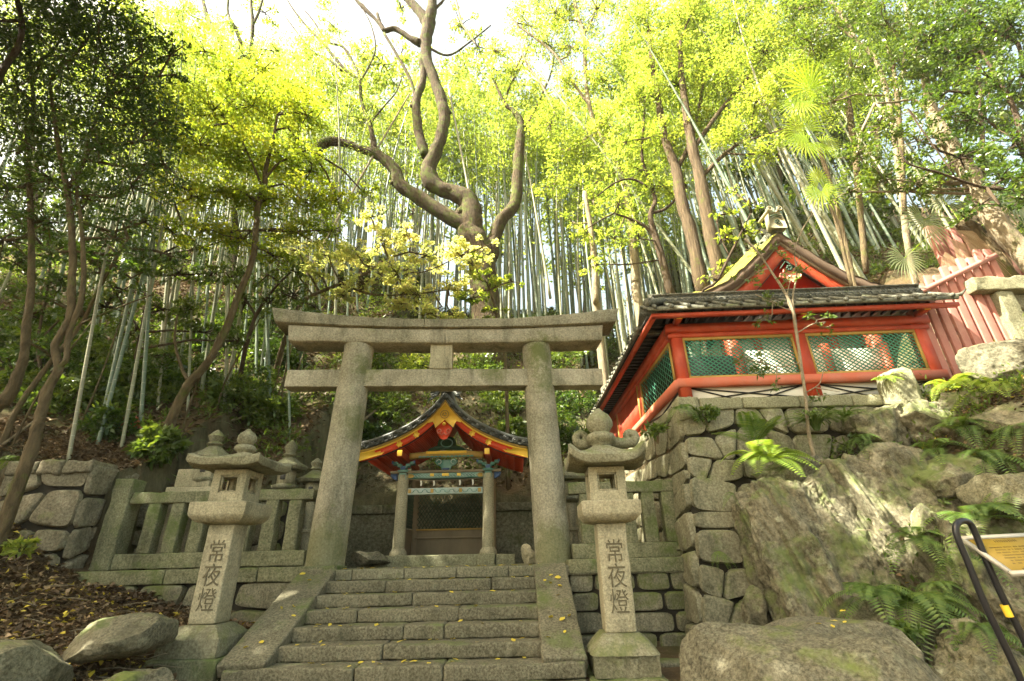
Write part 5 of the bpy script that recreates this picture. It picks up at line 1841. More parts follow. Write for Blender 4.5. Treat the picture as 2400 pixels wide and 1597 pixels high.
litter('leaf_litter', 42000, (-11, -3.2), (4.0, 10.2), .085, MAT['litter'], 1, lambda x, y: ((y < 8.9) | (x < -7.6) | (y > 9.6)) & ((x < -3.7)), label='brown dead leaves covering the left bank', cat='leaf litter')
litter('leaf_litter', 34000, (3.9, 11.5), (5.2, 10.0), .08, MAT['litter'], 2, lambda x, y: (y < 8.4) | (x > 8.5), label='dead leaves and roots on the steep right bank', cat='leaf litter')
litter('leaf_litter', 90000, (-34, 24), (10.2, 32), .17, MAT['litter'], 3, lambda x, y: (y > 14.2) | (x < -5.2), label='dead bamboo leaves on the wooded hillside behind the gate', cat='leaf litter')

litter('leaf_litter', 900, (-9, -3.9), (5.0, 8.8), .09, MAT['yleaf'], 11, label='yellow leaves scattered among the brown litter of the left bank', cat='leaf litter', lift=.05)
litter('leaf_litter', 500, (4.0, 9.5), (6.4, 8.5), .08, MAT['yleaf'], 12, label='yellow leaves scattered over the right bank', cat='leaf litter', lift=.05)
# fallen yellow leaves that can be counted
r_ = random.Random(5)
lf0 = None


def fallen(x, y, z, s, tiltx, label, group):
    global lf0
    if lf0 is None:
        mb = MB()
        V = [(-.5, 0, 0), (-.25, .22, .05), (.05, .30, .09), (.35, .16, .05), (.5, 0, .1), (.3, -.2, .0), (0, -.28, .07), (-.28, -.18, .03), (0, 0, .0)]
        F = [(8, i, (i + 1) % 8) for i in range(8)]
        mb.add(V, F)
        lf0 = mb.build('fallen_leaf', MAT['yleaf'], loc=(0, 0, -50))
        o = lf0
    else:
        o = lf0.copy(); COL.objects.link(o)
    o.location = (x, y, z); o.scale = (s, s, s)
    o.rotation_euler = (tiltx + r_.uniform(-.3, .3), r_.uniform(-.3, .3), r_.uniform(0, 6.28))
    tag(o, label, 'fallen leaf', group)


for k in range(7):
    n = [34, 11, 10, 10, 11, 13, 15][k]
    for i in range(n):
        x = r_.uniform(-2.9, .2) if k else r_.uniform(-3.3, .6)
        y = 8.9 - .36 * k + (r_.uniform(.0, .2) if r_.random() < .6 else r_.uniform(.2, .34))
        fallen(x, y, -.17 * k + .010, r_.uniform(.06, .11), 0, ['small yellow leaf fallen on the top step', 'small yellow leaf fallen on the second step from the top', 'small yellow leaf fallen on the third step from the top', 'small yellow leaf fallen on the middle step', 'small yellow leaf fallen on the fifth step from the top', 'small yellow leaf fallen on the sixth step from the top', 'small yellow leaf fallen on the lowest visible step'][k], 'fallen leaves on tread %s' % ['top', 'second', 'third', 'fourth', 'fifth', 'sixth', 'lowest'][k])
for (xa, xb, nn, lab) in ((.33, .76, 12, 'yellow leaf lying on the right sloping side slab'), (-3.55, -3.1, 7, 'yellow leaf lying on the left sloping side slab')):
    for i in range(nn):
        t_ = r_.random()
        fallen(r_.uniform(xa, xb), 6.9 + 1.9 * t_, -.955 + .90 * t_ + .060, r_.uniform(.07, .11), R(25), lab, lab.replace('yellow leaf', 'leaves'))
for i, (px, py) in enumerate(((1975, 1432), (1955, 1455), (1952, 1468), (1918, 1462), (1945, 1478), (2030, 1492), (1850, 1486), (1980, 1458))):
    p = atY(px, py, 6.0)
    fallen(p[0], p[1], p[2], .07, 0, 'curled ochre leaf resting on the flat topped boulder', 'leaves on the boulder')

# ================================================================== ferns and small plants


def frond_mesh(mb, base, az, L, rise, droop, w, n=16, leaf=0.20, seed=0, twist=0):
    t = np.linspace(0, 1, n)
    dirx, diry = math.cos(az), math.sin(az)
    r = L * (t * math.cos(rise) + 0)
    z = L * (t * math.sin(rise)) - droop * L * t ** 2.2
    P = np.stack([base[0] + dirx * r, base[1] + diry * r, base[2] + z], -1)
    mb.tube(P, np.linspace(w * .035, w * .008, n), 4, cap=False)
    T = np.gradient(P, axis=0); T /= np.linalg.norm(T, axis=1)[:, None]
    S = np.cross(T, [0, 0, 1.0]); S /= np.linalg.norm(S, axis=1)[:, None] + 1e-9
    U = np.cross(S, T)
    m = int(n * 1.15)
    ti = np.linspace(.10, .98, m)
    Pi = np.stack([np.interp(ti, t, P[:, k]) for k in range(3)], -1)
    Ti = np.stack([np.interp(ti, t, T[:, k]) for k in range(3)], -1)
    Si = np.stack([np.interp(ti, t, S[:, k]) for k in range(3)], -1)
    Ui = np.stack([np.interp(ti, t, U[:, k]) for k in range(3)], -1)
    ln = w * np.sin(np.clip(ti, 0, 1) ** .75 * math.pi * .90 + .16) + w * .05
    for s in (1, -1):
        D = Si * s + Ti * .38 - Ui * .18
        mb.leaves(Pi, D, Ui, ln, L / n * .62, .12)


def fern(label, p, size, n, mat, seed, face=-math.pi / 2, spread=2.4, group=None, rise=.9, droop=.75):
    r = random.Random(seed)
    f = thing('fern', label, 'fern', tuple(p), group)
    for i in range(n):
        az = face + (i / (max(1, n - 1)) - .5) * spread + r.uniform(-.15, .15)
        mb = MB()
        frond_mesh(mb, p, az, size * r.uniform(.75, 1.1), rise * r.uniform(.3, 1.1), droop * r.uniform(.8, 1.3), size * .23, 20, seed=i)
        part(mb, 'frond', mat, f)
    return f


FN, FB = MAT['fern'], MAT['fern_bright']
fern('bright fern hanging from the block wall beside the sapling', atY(1795, 1085, 8.05), 1.0, 12, FB, 1, spread=3.4)
fern('dark upright fern clump rising behind the bright hanging fern', atY(1775, 1040, 8.2), .85, 7, FN, 2, spread=3.0, rise=1.4, droop=.35)
fern('large green fern over the cleft above the flat boulder', atY(2045, 1400, 6.75), .85, 12, FN, 3, spread=3.6)
fern('drooping green fern right of the large fern, above the round boulder', atY(2150, 1420, 6.6), .9, 12, FN, 4, spread=3.0, droop=1.0)
fern('fern growing below the sunlit split rock', atY(2150, 1270, 6.9), .7, 10, FN, 5, spread=3.2)
fern('fern spreading behind the curved top of the black rail', atY(2290, 1220, 6.7), .85, 12, FN, 6, spread=3.6)
fern('fern tuft on the bank below the pink fence', atY(2230, 905, 8.1), .75, 9, FB, 7, spread=3.4)
fern('bright fern on the bank under the sunlit pale boulder', atY(2330, 915, 7.6), .8, 10, FB, 8, spread=3.4)
fern('dark fern hanging at the right edge of the bank', atY(2310, 1080, 7.3), .8, 10, FN, 9, spread=3.2, droop=1.0)
fern('long fern arching over the brown rock shoulder', atY(2260, 1010, 7.6), .85, 8, FN, 10, spread=3.0)
fern('blue green fern under the brown ledge face', atY(2190, 1060, 7.8), .7, 8, FN, 11, spread=3.2)
fern('tiny fern sprouting from a joint of the tall block wall', atY(1682, 1292, 8.12), .26, 5, FN, 12, spread=1.6, rise=-.1, droop=.8)
fern('small fern hanging below the red corner beam', atY(1600, 960, 8.4), .5, 7, FN, 13, spread=3.0, droop=1.1)
fern('small fern at the foot of the rubble wall on the left', atY(35, 1085, 8.9), .5, 7, FN, 14, spread=3.4)
fern('fern beside the pale squared stone at the wall end', atY(2075, 895, 8.3), .5, 7, FB, 15, spread=3.2)


for i, (px, py, Yd, sz, nf, mt, lab) in enumerate([
        (2020, 1030, 8.15, .5, 8, FN, 'small fern at the left end of the brown ledge'), (2120, 1110, 7.9, .5, 8, FN, 'small fern on top of the mossy rock head'),
        (2060, 1120, 7.9, .4, 7, FN, 'small dark fern above the sunlit split rock'), (2390, 1010, 7.1, .7, 9, FN, 'fern hanging from the boulder at the right edge'),
        (2390, 930, 7.4, .6, 8, FB, 'fern under the pale boulder at the very edge'), (2160, 960, 8.2, .45, 7, FN, 'small fern right of the pale squared stone'),
        (2250, 1300, 6.7, .55, 9, FN, 'fern behind the left leg of the black rail'), (2380, 1150, 6.6, .6, 9, FN, 'fern above the yellow board at the right edge'),
        (2200, 1380, 6.6, .5, 8, FN, 'fern on the small ledge rock'), (2010, 1470, 6.6, .5, 8, FN, 'fern leaves in the corner between the slab and the flat boulder'),
        (1725, 1160, 8.05, .35, 6, FN, 'little fern in a joint low on the tall block wall'), (2300, 1480, 6.0, .5, 8, FN, 'dark fern low between the legs of the black rail')]):
    fern(lab, atY(px, py, Yd), sz, nf, mt, 40 + i, spread=3.6, droop=.95)


def grass(label, p, h, n, seed, mat):
    r = np.random.default_rng(seed)
    mb = MB()
    for i in range(n):
        az = r.uniform(0, 6.28); L = h * r.uniform(.6, 1.1)
        t = np.linspace(0, 1, 6)
        out = L * .75 * t ** 1.3; z = L * (t - .75 * t ** 2.2)
        P = np.stack([p[0] + math.cos(az) * out + r.uniform(-.04, .04), p[1] + math.sin(az) * out, p[2] + z], -1)
        s = np.array([-math.sin(az), math.cos(az), 0]) * .009
        V = np.concatenate([P - s, P + s])
        mb.add(V, [(k, k + 1, k + 7, k + 6) for k in range(5)])
    mb.off = np.array(p, float)
    return tag(mb.build('grass_tuft', mat, loc=tuple(p)), label, 'grass tuft')


grass('tuft of long arching grass beside the sapling on the terrace edge', atY(1915, 1010, 8.2), .85, 130, 3, MAT['fern'])
grass('smaller grass tuft hanging from the wall top right of the first', atY(1985, 985, 8.3), .5, 60, 4, MAT['fern'])


def leafcloud(mb, C, rad, n, L, W, r, flat=0.6, up=0.5, droop=0.1):
    """leaves in small sprays scattered through an ellipsoid"""
    C = np.array(C, float); rad = np.array(rad, float) * np.ones(3)
    npad = max(5, n // 28)
    u = r.normal(size=(npad, 3)); u /= np.linalg.norm(u, axis=1)[:, None]
    u *= (r.random(npad) ** .45)[:, None]
    pc = C + u * rad
    out = u + r.normal(size=(npad, 3)) * .5; out[:, 2] *= .4
    out /= np.linalg.norm(out, axis=1)[:, None] + 1e-9
    nor = r.normal(size=(npad, 3)) * (1 - up) + [0, 0, 1.0]
    nor /= np.linalg.norm(nor, axis=1)[:, None]
    k = r.integers(0, npad, n)
    pr = rad.mean() * .30
    a = r.random(n) * 2 * math.pi; q = np.sqrt(r.random(n)) * pr
    e1 = np.cross(nor, [1, .3, .1]); e1 /= np.linalg.norm(e1, axis=1)[:, None]
    e2 = np.cross(nor, e1)
    P = pc[k] + e1[k] * (q * np.cos(a))[:, None] + e2[k] * (q * np.sin(a))[:, None] + nor[k] * (r.normal(size=n) * pr * .12 * (1.6 - flat))[:, None]
    D = out[k] * .6 + r.normal(size=(n, 3)) * .55; D[:, 2] -= droop
    N = nor[k] + r.normal(size=(n, 3)) * (.55 * (1.3 - up))
    s = r.uniform(.45, 1.5, n)
    mb.leaves(P, D, N, L * s, W * s, .18)
    return pc


def shrub(label, px, py, wpx, mat, seed, n=1500, L=.11, W=.045, name='shrub', group=None, hfac=.9, Y=None, lift=.35):
    p = hit(px, py + wpx * .3) if Y is None else atY(px, py, Y)
    rad = pxr(p, wpx) / 2
    r = np.random.default_rng(seed)
    t = thing(name, label, 'shrub', tuple(p), group)
    mb = MB(); c = p + np.array([0, 0, rad * lift])
    pads = leafcloud(mb, c, (rad, rad * .8, rad * hfac), n, L, W, r, .5, .35)
    part(mb, 'foliage', mat, t)
    mb = MB()
    for q in pads[:: max(1, len(pads) // 9)]:
        mid = (p + q) / 2 + r.normal(size=3) * rad * .12
        mb.tube([p - [0, 0, .1], mid, q], [rad * .03, rad * .02, rad * .008], 5)
    part(mb, 'stems', MAT['darkbark'], t)
    return t


SH = [(320, 890, 190, 'dark_leaf', 'glossy dark shrub on the bank between the bamboo and the leaning maple'), (440, 860, 120, 'dark_leaf', 'dark shrub right behind the leaning maple trunk'),
      (250, 990, 110, 'dark_leaf', 'dark shrub above the rubble wall'), (365, 1030, 100, 'mid_leaf', 'sunlit glossy shrub just behind the stone fence'),
      (540, 920, 130, 'mid_leaf', 'leafy shrub behind the finial of the left lantern'), (640, 960, 110, 'mid_leaf', 'leafy shrub left of the gate pillar below the tie beam'),
      (120, 810, 160, 'dark_leaf', 'dark shrub among the thin trunks near the left edge'), (60, 900, 120, 'mid_leaf', 'shrub with fresh leaves low at the left edge'),
      (660, 830, 120, 'dark_leaf', 'dark shrub under the left end of the lintel'), (560, 740, 150, 'dark_leaf', 'dark evergreen shrub above and left of the lintel end'),
      (880, 850, 130, 'mid_leaf', 'ferny shrub seen between the two beams near the left pillar'), (985, 850, 120, 'lime', 'light green shrub seen between the beams left of the tablet'),
      (1120, 860, 130, 'mid_leaf', 'shrub seen between the beams right of the tablet'), (1180, 930, 110, 'mid_leaf', 'shrub between the shrine roof and the right pillar'),
      (900, 950, 130, 'mid_leaf', 'shrub on the slope left of the shrine roof ridge'), (870, 1010, 80, 'dark_leaf', 'dark shrub low beside the left slope of the shrine roof'),
      (1310, 820, 140, 'mid_leaf', 'shrub right of the right pillar under the lintel'), (1420, 800, 130, 'mid_leaf', 'shrub under the right lintel end'),
      (1340, 920, 130, 'dark_leaf', 'broad leaved dark shrub right of the right pillar'), (1330, 1010, 120, 'dark_leaf', 'dark shrub behind the finial of the right lantern'),
      (1440, 730, 110, 'mid_leaf', 'shrub between the lintel end and the tile coping'), (1200, 1000, 60, 'mid_leaf', 'small shrub at the right eave of the shrine roof'),
      (1470, 680, 120, 'mid_leaf', 'bushy shrub on the slope above the lintel end'), (1250, 880, 60, 'lime', 'small light shrub beside the right pillar')]
for i, (px, py, wp, m_, lab) in enumerate(SH):
    shrub(lab, px, py, wp, MAT[m_], 200 + i, 2200, .15, .06)
shrub('small shrub with faded red maple leaves on the left bank', 285, 985, 90, MAT['redleaf'], 300, 500, .11, .08, 'red_shrub', hfac=.45)
for i, (px, py, wp, Yd, m_, lab) in enumerate([(1990, 1055, 130, 8.2, 'mid_leaf', 'leafy weeds on the ledge right of the sapling'), (2070, 1075, 110, 8.1, 'fern', 'leafy weeds further along the ledge under the brown rock'),
                                            (1660, 975, 60, 8.35, 'mid_leaf', 'small creeper on the corner block of the tall wall'), (1530, 1010, 50, 8.9, 'fern', 'small weeds below the red corner beam'),
                                            (45, 1290, 70, 7.2, 'lime', 'small sunlit seedling in the dead leaves at the left edge'), (2330, 840, 90, 8.2, 'fern_bright', 'weeds at the foot of the stone pillar on the right'),
                                            (2200, 1180, 90, 7.5, 'fern', 'weeds between the dark rock head and the rail'), (2120, 1480, 60, 6.3, 'fern', 'low fern leaves in the gap right of the boulder')]):
    shrub(lab, px, py, wp, MAT[m_], 320 + i, 420, .085, .035, 'weeds', Y=Yd, lift=.1, hfac=.6)

r5 = np.random.default_rng(66)
mb = MB()
for i in range(420):
    x_ = r5.uniform(4.0, 10.5); y_ = r5.uniform(6.2, 9.3)
    if x_ < 8.4 and y_ > 8.6: continue
    z_ = ground_z(x_, y_)
    m = 26
    c = np.array([x_, y_, z_ + .08]); rr = r5.uniform(.10, .26)
    P = c + r5.normal(size=(m, 3)) * [rr * .6, rr * .6, rr * .4]
    mb.leaves(P, (P - c) + [0, -.08, .06] + r5.normal(size=(m, 3)) * .06, r5.normal(size=(m, 3)) * .4 + [0, -.3, 1], r5.uniform(.05, .14, m), r5.uniform(.02, .045, m), .2)
tag(mb.build('ground_cover', MAT['mid_leaf']), 'small weeds and creepers between the rocks of the right bank', 'ground cover', kind='stuff')
r6 = np.random.default_rng(909)
for i in range(22):
    shrub(['dark leafy shrub low on the left wooded slope', 'fresh green shrub on the left wooded slope'][i % 2], r6.uniform(20, 700), r6.uniform(720, 930), r6.uniform(90, 150), MAT[['dark_leaf', 'mid_leaf'][i % 2]], 400 + i, 1700, .14, .055, group=['dark shrubs on the left slope', 'green shrubs on the left slope'][i % 2])
for i, (xa, ya, xb, yb, w_) in enumerate(((505, 1010, 560, 820, 6), (540, 1000, 520, 880, 5), (630, 1030, 660, 760, 5), (655, 1010, 640, 800, 5), (425, 1060, 445, 880, 6), (165, 1080, 170, 880, 6), (600, 1020, 640, 880, 4), (690, 1010, 700, 820, 4), (25, 1090, 80, 900, 6), (390, 1090, 400, 960, 6))):
    a = hit(xa, ya - 40); rad = pxr(a, w_) / 2
    b = a + np.array([(xb - xa) * .010, .1, (ya - yb) * .0135 * 1.1])
    mb = MB(tuple(a)); P, _ = smooth_line([a - [0, 0, .1], a * .6 + b * .4 + r6.normal(size=3) * .08, b], [1, 1, 1], 5)
    mb.tube(P, np.linspace(rad, rad * .45, len(P)), 7, wob=.15)
    tag(mb.build('thin_stem', MAT['smoothbark'], smooth=True, loc=tuple(a)), 'thin bare brown stem standing on the left slope behind the fence', 'stem', 'thin stems on the left slope')
mb = MB()
for i in range(170):
    x_, y_ = r6.uniform(-9, -4), r6.uniform(5.0, 8.8)
    if i > 110: x_, y_ = r6.uniform(4.2, 9), r6.uniform(6.5, 8.6)
    z_ = ground_z(x_, y_) + .04
    a_ = r6.uniform(0, 6.28); L_ = r6.uniform(.15, .7)
    P = [(x_ + math.cos(a_) * L_ * t, y_ + math.sin(a_) * L_ * t, max(z_, ground_z(x_ + math.cos(a_) * L_ * t, y_ + math.sin(a_) * L_ * t) + .03) + r6.uniform(0, .05)) for t in (0, .35, .7, 1)]
    mb.tube(P, np.linspace(.008, .003, 4), 4)
tag(mb.build('fallen_twigs', MAT['palebark']), 'thin dry twigs scattered over the dead leaves', 'twigs', kind='stuff')
# undergrowth that nobody could count
r2 = np.random.default_rng(44)
mb = MB()
nU = 4800
x = r2.uniform(-34, 26, nU); y = r2.uniform(10.4, 31, nU)
k = ((y > 14.4) | (x < -5.4)) & ~((x > 3.0) & (x < 12.5) & (y < 16.5))
x, y = x[k], y[k]
z = zg(x, y)
for i in range(0, len(x)):
    m = 34
    c = np.array([x[i], y[i], z[i] + .12])
    rr = r2.uniform(.18, .5)
    P = c + r2.normal(size=(m, 3)) * [rr * .6, rr * .6, rr * .35]
    D = (P - c) + r2.normal(size=(m, 3)) * .15 + [0, 0, .1]
    mb.leaves(P, D, r2.normal(size=(m, 3)) * .4 + [0, 0, 1], r2.uniform(.10, .24, m), r2.uniform(.03, .07, m), .2)
tag(mb.build('undergrowth', MAT['mid_leaf']), 'low ferns and weeds over the wooded hillside', 'undergrowth', kind='stuff')

# dead bamboo poles on the slope
for (a, b, w_, lab) in (((640, 1000), (760, 905), .035, 'dead bamboo pole slanting across the slope left of the gate'), ((820, 1020), (935, 935), .04, 'dead pale pole leaning on the slope beside the shrine roof'), ((0, 1060), (80, 1010), .03, 'fallen grey stick on the bank at the left edge'), ((540, 1000), (700, 950), .03, 'fallen bamboo pole behind the left lantern finial')):
    A = hit(*a); B = hit(*b)
    A = A + [0, 0, .15]; B = B + [0, 0, .3]
    mb = MB(tuple(A)); mb.tube(np.linspace(A, B, 8), np.linspace(w_, w_ * .6, 8), 7, wob=.1)
    tag(mb.build('fallen_pole', MAT['palebark'], loc=tuple(A)), lab, 'pole')

# ================================================================== sign and rail at the right
SY = 4.55
rl = thing('hand_rail', 'black tubular rail with a looped top and a band of yellow tape', 'hand rail', (3.9, SY, -1.2))
pts = [atY(px, py, SY + dy) for (px, py, dy) in ((2440, 1700, 0), (2370, 1545, 0), (2310, 1420, 0), (2265, 1310, 0), (2245, 1262, 0), (2240, 1235, 0), (2252, 1222, .02), (2272, 1226, .05), (2288, 1255, .06), (2310, 1310, .06), (2345, 1390, .06), (2400, 1500, .06), (2470, 1650, .06))]
P, rr = smooth_line(np.array(pts), np.full(len(pts), .026), 5)
mb = MB(); mb.tube(P, rr, 14); tb = part(mb, 'tube', MAT['metal'], rl, 60)
a, b = atY(2353, 1418, SY + .06), atY(2367, 1446, SY + .06)
mb = MB(); mb.tube([a, b], .029, 14, cap=False); part(mb, 'yellow_tape', MAT['tape'], tb, 60)
sgn = thing('info_sign', 'yellow information board in a silver frame fixed behind the black rail', 'sign', (4.6, 5.0, -1.2))
c0, c1, c2, c3 = atY(2255, 1265, 4.75), atY(2395, 1258, 4.78), atY(2500, 1345, 4.45), atY(2347, 1348, 4.42)
# one flat tilted rectangle
u = c1 - c0; u = u / np.linalg.norm(u)
v = c3 - c0; v = v - u * v.dot(u); hgt = np.linalg.norm(v); v = v / hgt
Wd = 0.74
c0 = np.array(c0)
nn = np.cross(u, v)
if nn[1] > 0: nn = -nn


def sp(a, b, d=0.0):
    return c0 + u * a + v * b + nn * d


skx = float((np.array(c3) - c0).dot(u)) / hgt


def quadbox(mb, a0, a1, b0, b1, d0, d1):
    V = [sp(a + skx * b * 0.0, b, d) for d in (d0, d1) for b in (b0, b1) for a in (a0, a1)]
    mb.add(V, [(0, 2, 3, 1), (4, 5, 7, 6), (0, 1, 5, 4), (2, 6, 7, 3), (0, 4, 6, 2), (1, 3, 7, 5)])


mb = MB(); quadbox(mb, 0, Wd, 0, hgt, 0, .010); bd = part(mb, 'board', MAT['sign'], sgn)
mb = MB()
quadbox(mb, -.015, Wd + .015, -.02, .018, -.01, .022); quadbox(mb, -.015, Wd + .015, hgt - .018, hgt + .02, -.01, .022)
quadbox(mb, -.02, .012, .018, hgt - .018, -.01, .022); quadbox(mb, Wd - .012, Wd + .02, .018, hgt - .018, -.01, .022)
part(mb, 'frame', MAT['steel'], sgn)
mb = MB()
r3 = random.Random(2)


def glyph_row(b, a0, a1, h, step):
    a = a0
    while a < a1:
        if r3.random() < .88:
            wd = step * r3.uniform(.5, .8)
            for q in range(3):
                bb = b + h * (q / 2.6) - h * .3
                quadbox(mb, a + r3.uniform(0, .2) * wd, a + wd, bb, bb + h * .14, .0102, .0115)
            quadbox(mb, a + wd * .4, a + wd * .55, b - h * .35, b + h * .5, .0102, .0118)
        a += step


glyph_row(.12 * hgt, .20, .46, .026, .022)
for k in range(7): glyph_row((.30 + .075 * k) * hgt, .12 + (.02 if k % 2 else 0), .68, .014, .013)
glyph_row(.90 * hgt, .12, .26, .018, .014)
part(mb, 'lettering', MAT['ink'], bd)
mb = MB()
e = sp(.25, hgt * .8, -.03); mb.tube([e, (e[0], e[1] + .02, -1.25)], .028, 10); part(mb, 'stand_post', MAT['metal'], sgn, 60)


# ================================================================== trees


def limb_pts(pts, Y, base_on_ground=False):
    P, Rr = [], []
    for q in pts:
        px, py, w_ = q[:3]
        Yq = q[3] if len(q) > 3 else Y
        p = atY(px, py, Yq)
        P.append(p); Rr.append(pxr(p, w_) / 2)
    return np.array(P), np.array(Rr)


def add_limb(mb, pts, Y, seed=0, n=14, wob=.17, root=False, sub=5):
    P, Rr = limb_pts(pts, Y)
    if root:                                   # carry the foot down into the ground
        g = ground_z(P[0][0], P[0][1])
        if P[0][2] > g - .2:
            d = P[0] - P[1]; d[2] = 0
            P = np.vstack([[P[0][0] + d[0] * .15, P[0][1], g - .35], P]); Rr = np.concatenate([[Rr[0] * 1.25], Rr])
    P, Rr = smooth_line(P, Rr, sub)
    mb.tube(P, Rr, n, wob=wob, seed=seed)
    return P, Rr


def crown_clusters(mb, tw, cl, anchors, L, W, dens, r, flat=.6, up=.6, droop=.1, twig=.012, flatz=.7):
    for c in cl:
        px, py, rpx, Yc = c[0], c[1], c[2], c[3]
        dn = c[4] if len(c) > 4 else 1.0
        p = atY(px, py, Yc)
        rad = pxr(p, rpx)
        lpx = L * F_PX / depth(p)                # leaf length in pixels
        n = int(dens * dn * (rpx / max(lpx, 3)) ** 2 * 17)
        n = min(n, 14000)
        pads = leafcloud(mb, p, (rad, rad * 1.0, rad * flatz), n, L, W, r, flat, up, droop)
        if tw is not None and anchors is not None and len(anchors):
            k = np.argmin(np.linalg.norm(anchors - p, axis=1))
            a = anchors[k]
            if np.linalg.norm(a - p) < (3.2 if Yc < 16 else 1.6):
                mid = (a + p) / 2 + r.normal(size=3) * .12
                tw.tube([a, mid, p], [twig * 2.6, twig * 2, twig * 1.4], 6)
            for q in pads[:: max(1, len(pads) // 9)]:
                m = (p + q) / 2 + r.normal(size=3) * rad * .08
                tw.tube([p, m, q], [twig * 1.3, twig, twig * .5], 4)


def tree(name, label, cat, Y, limbs, bark, clusters=(), leaf=None, L=.1, W=.05, dens=1.0, seed=1, group=None, twig=.014, **kw):
    r = np.random.default_rng(seed)
    f = limbs[0][0]
    b = atY(f[0], f[1], f[3] if len(f) > 3 else Y)
    b[2] = min(b[2], ground_z(b[0], b[1])) if True else b[2]
    t = thing(name, label, cat, tuple(b), group)
    mb = MB(); A = []
    for i, lm in enumerate(limbs):
        P, Rr = add_limb(mb, lm, Y, seed + i, n=16 if i == 0 else 10, root=(i == 0))
        A.append(P)
    part(mb, 'trunk', bark, t, True)
    if clusters:
        lb, tw = MB(), MB()
        crown_clusters(lb, tw, clusters, np.vstack(A), L, W, dens, r, twig=twig, **kw)
        for V_ in tw.V: lb.V.append(V_)
        for f_, _ in tw.F: lb.F.append((f_ + lb.n, 1))
        lb.n += tw.n
        part(lb, 'crown', [leaf, bark], t)
    return t


# ---- the great crooked tree
Yt = 19.0
tree('crooked_tree', 'great crooked old tree with mossy twisting limbs rising behind the stone gate', 'tree', Yt, [
    [(1141, 770, 72.5), (1139, 742, 67.9), (1136, 687, 63.2), (1131, 640, 60.8), (1124, 600, 65.5), (1112, 565, 60.8), (1098, 536, 51.5)],
    [(1134, 625, 42.1), (1150, 596, 37.4), (1157, 560, 31.6), (1177, 514, 29.2), (1206, 480, 26.9), (1213, 413, 25.7), (1217, 344, 23.4), (1221, 293, 18.7), (1205, 262, 11.7), (1182, 241, 8.2), (1151, 172, 4.7)],
    [(1112, 562, 46.8), (1092, 530, 39.8), (1030, 496, 35.1), (979, 462, 35.1), (940, 436, 29.2), (928, 404, 28.1), (903, 375, 25.7), (875, 358, 23.4), (841, 348, 17.5), (800, 334, 19.9), (766, 334, 25.7), (744, 347, 25.7)],
    [(1112, 560, 51.5), (1104, 518, 51.5), (1104, 492, 53.8), (1090, 466, 46.8), (1060, 452, 37.4), (1024, 438, 37.4), (1005, 410, 39.8), (1013, 372, 32.8), (1031, 330, 28.1), (1041, 275, 28.1), (1034, 234, 26.9), (1017, 186, 24.6), (1000, 138, 24.6), (998, 96, 28.1), (1003, 62, 31.6), (1011, 28, 25.7), (1014, -10, 21.1), (1018, -60, 16.4)],
    [(1002, 56, 28.1), (982, 26, 21.1), (955, -2, 17.5), (925, -30, 14.0)],
    [(998, 366, 23.4), (983, 320, 22.2), (978, 282, 21.1), (975, 248, 21.1), (978, 226, 18.7), (989, 198, 17.5), (992, 165, 14.0), (984, 138, 9.4)],
    [(976, 250, 16.4), (962, 248, 9.4)],
    [(984, 102, 18.7), (958, 88, 14.0), (926, 68, 11.7), (903, 72, 11.7), (892, 57, 9.4), (884, 32, 7.0)],
    [(903, 73, 9.4), (880, 46, 7.0), (850, 16, 10.5), (832, -2, 5.8)],
    [(879, 358, 16), (874, 325, 13), (866, 289, 11), (848, 241, 8.2), (843, 186, 7.0), (830, 150, 5.8), (803, 110, 5.8), (767, 98, 4.7), (735, 50, 3.5), (712, 22, 2.3)],
    [(843, 186, 5.8), (818, 172, 7.0), (790, 143, 7.0), (758, 103, 5.8), (717, 60, 4.7), (683, 16, 3.5), (668, -12, 2.3)],
    [(803, 168, 5.8), (770, 140, 4.7), (731, 120, 4.7), (696, 76, 3.5), (668, 38, 2.3)],
    [(933, 425, 14.0), (922, 428, 17.5), (918, 425, 9.4)],
    [(1217, 340, 8), (1232, 300, 6), (1262, 240, 5), (1292, 170, 4), (1300, 110, 2)], [(1182, 241, 7), (1196, 200, 5), (1224, 150, 4), (1242, 100, 3)],
    [(866, 292, 5), (898, 252, 4), (930, 214, 3), (944, 170, 2)], [(845, 190, 5), (868, 150, 4), (880, 110, 4), (870, 60, 3), (850, 20, 2)], [(1013, 28, 8), (1040, 0, 6), (1065, -40, 5)], [(1000, 110, 6), (1050, 130, 5), (1100, 100, 4), (1150, 60, 3)],
    [(1090, 505, 35.1), (1078, 502, 42.1), (1070, 500, 23.4)],
    [(1040, 272, 18.7), (1055, 262, 11.7)],
    [(900, 78, 5.8), (925, 120, 7.0), (948, 160, 7.0), (965, 195, 7.0), (975, 240, 7.0)],
], MAT['mossbark'], [(800, 210, 70, 23), (890, 190, 60, 24), (930, 290, 70, 24), (860, 280, 60, 23), (1080, 180, 60, 24), (1140, 250, 70, 24), (1100, 330, 75, 25), (1170, 170, 55, 23), (1250, 240, 75, 24), (1190, 380, 70, 25), (1060, 400, 60, 25), (940, 130, 40, 22, .6), (1120, 110, 45, 23, .6), (1000, 230, 60, 26), (760, 170, 40, 22, .5), (1280, 330, 70, 25), (900, 150, 60, 22, .6), (850, 130, 45, 22, .5), (1060, 250, 70, 24), (700, 150, 45, 22, .5), (960, 200, 60, 24, .8), (620, 30, 40, 21, .5), (780, 60, 40, 22, .35), (1080, 60, 45, 22, .45), (940, 20, 40, 22, .35)],
    MAT['lime'], .20, .11, .75, 3, twig=.03, flatz=.55)

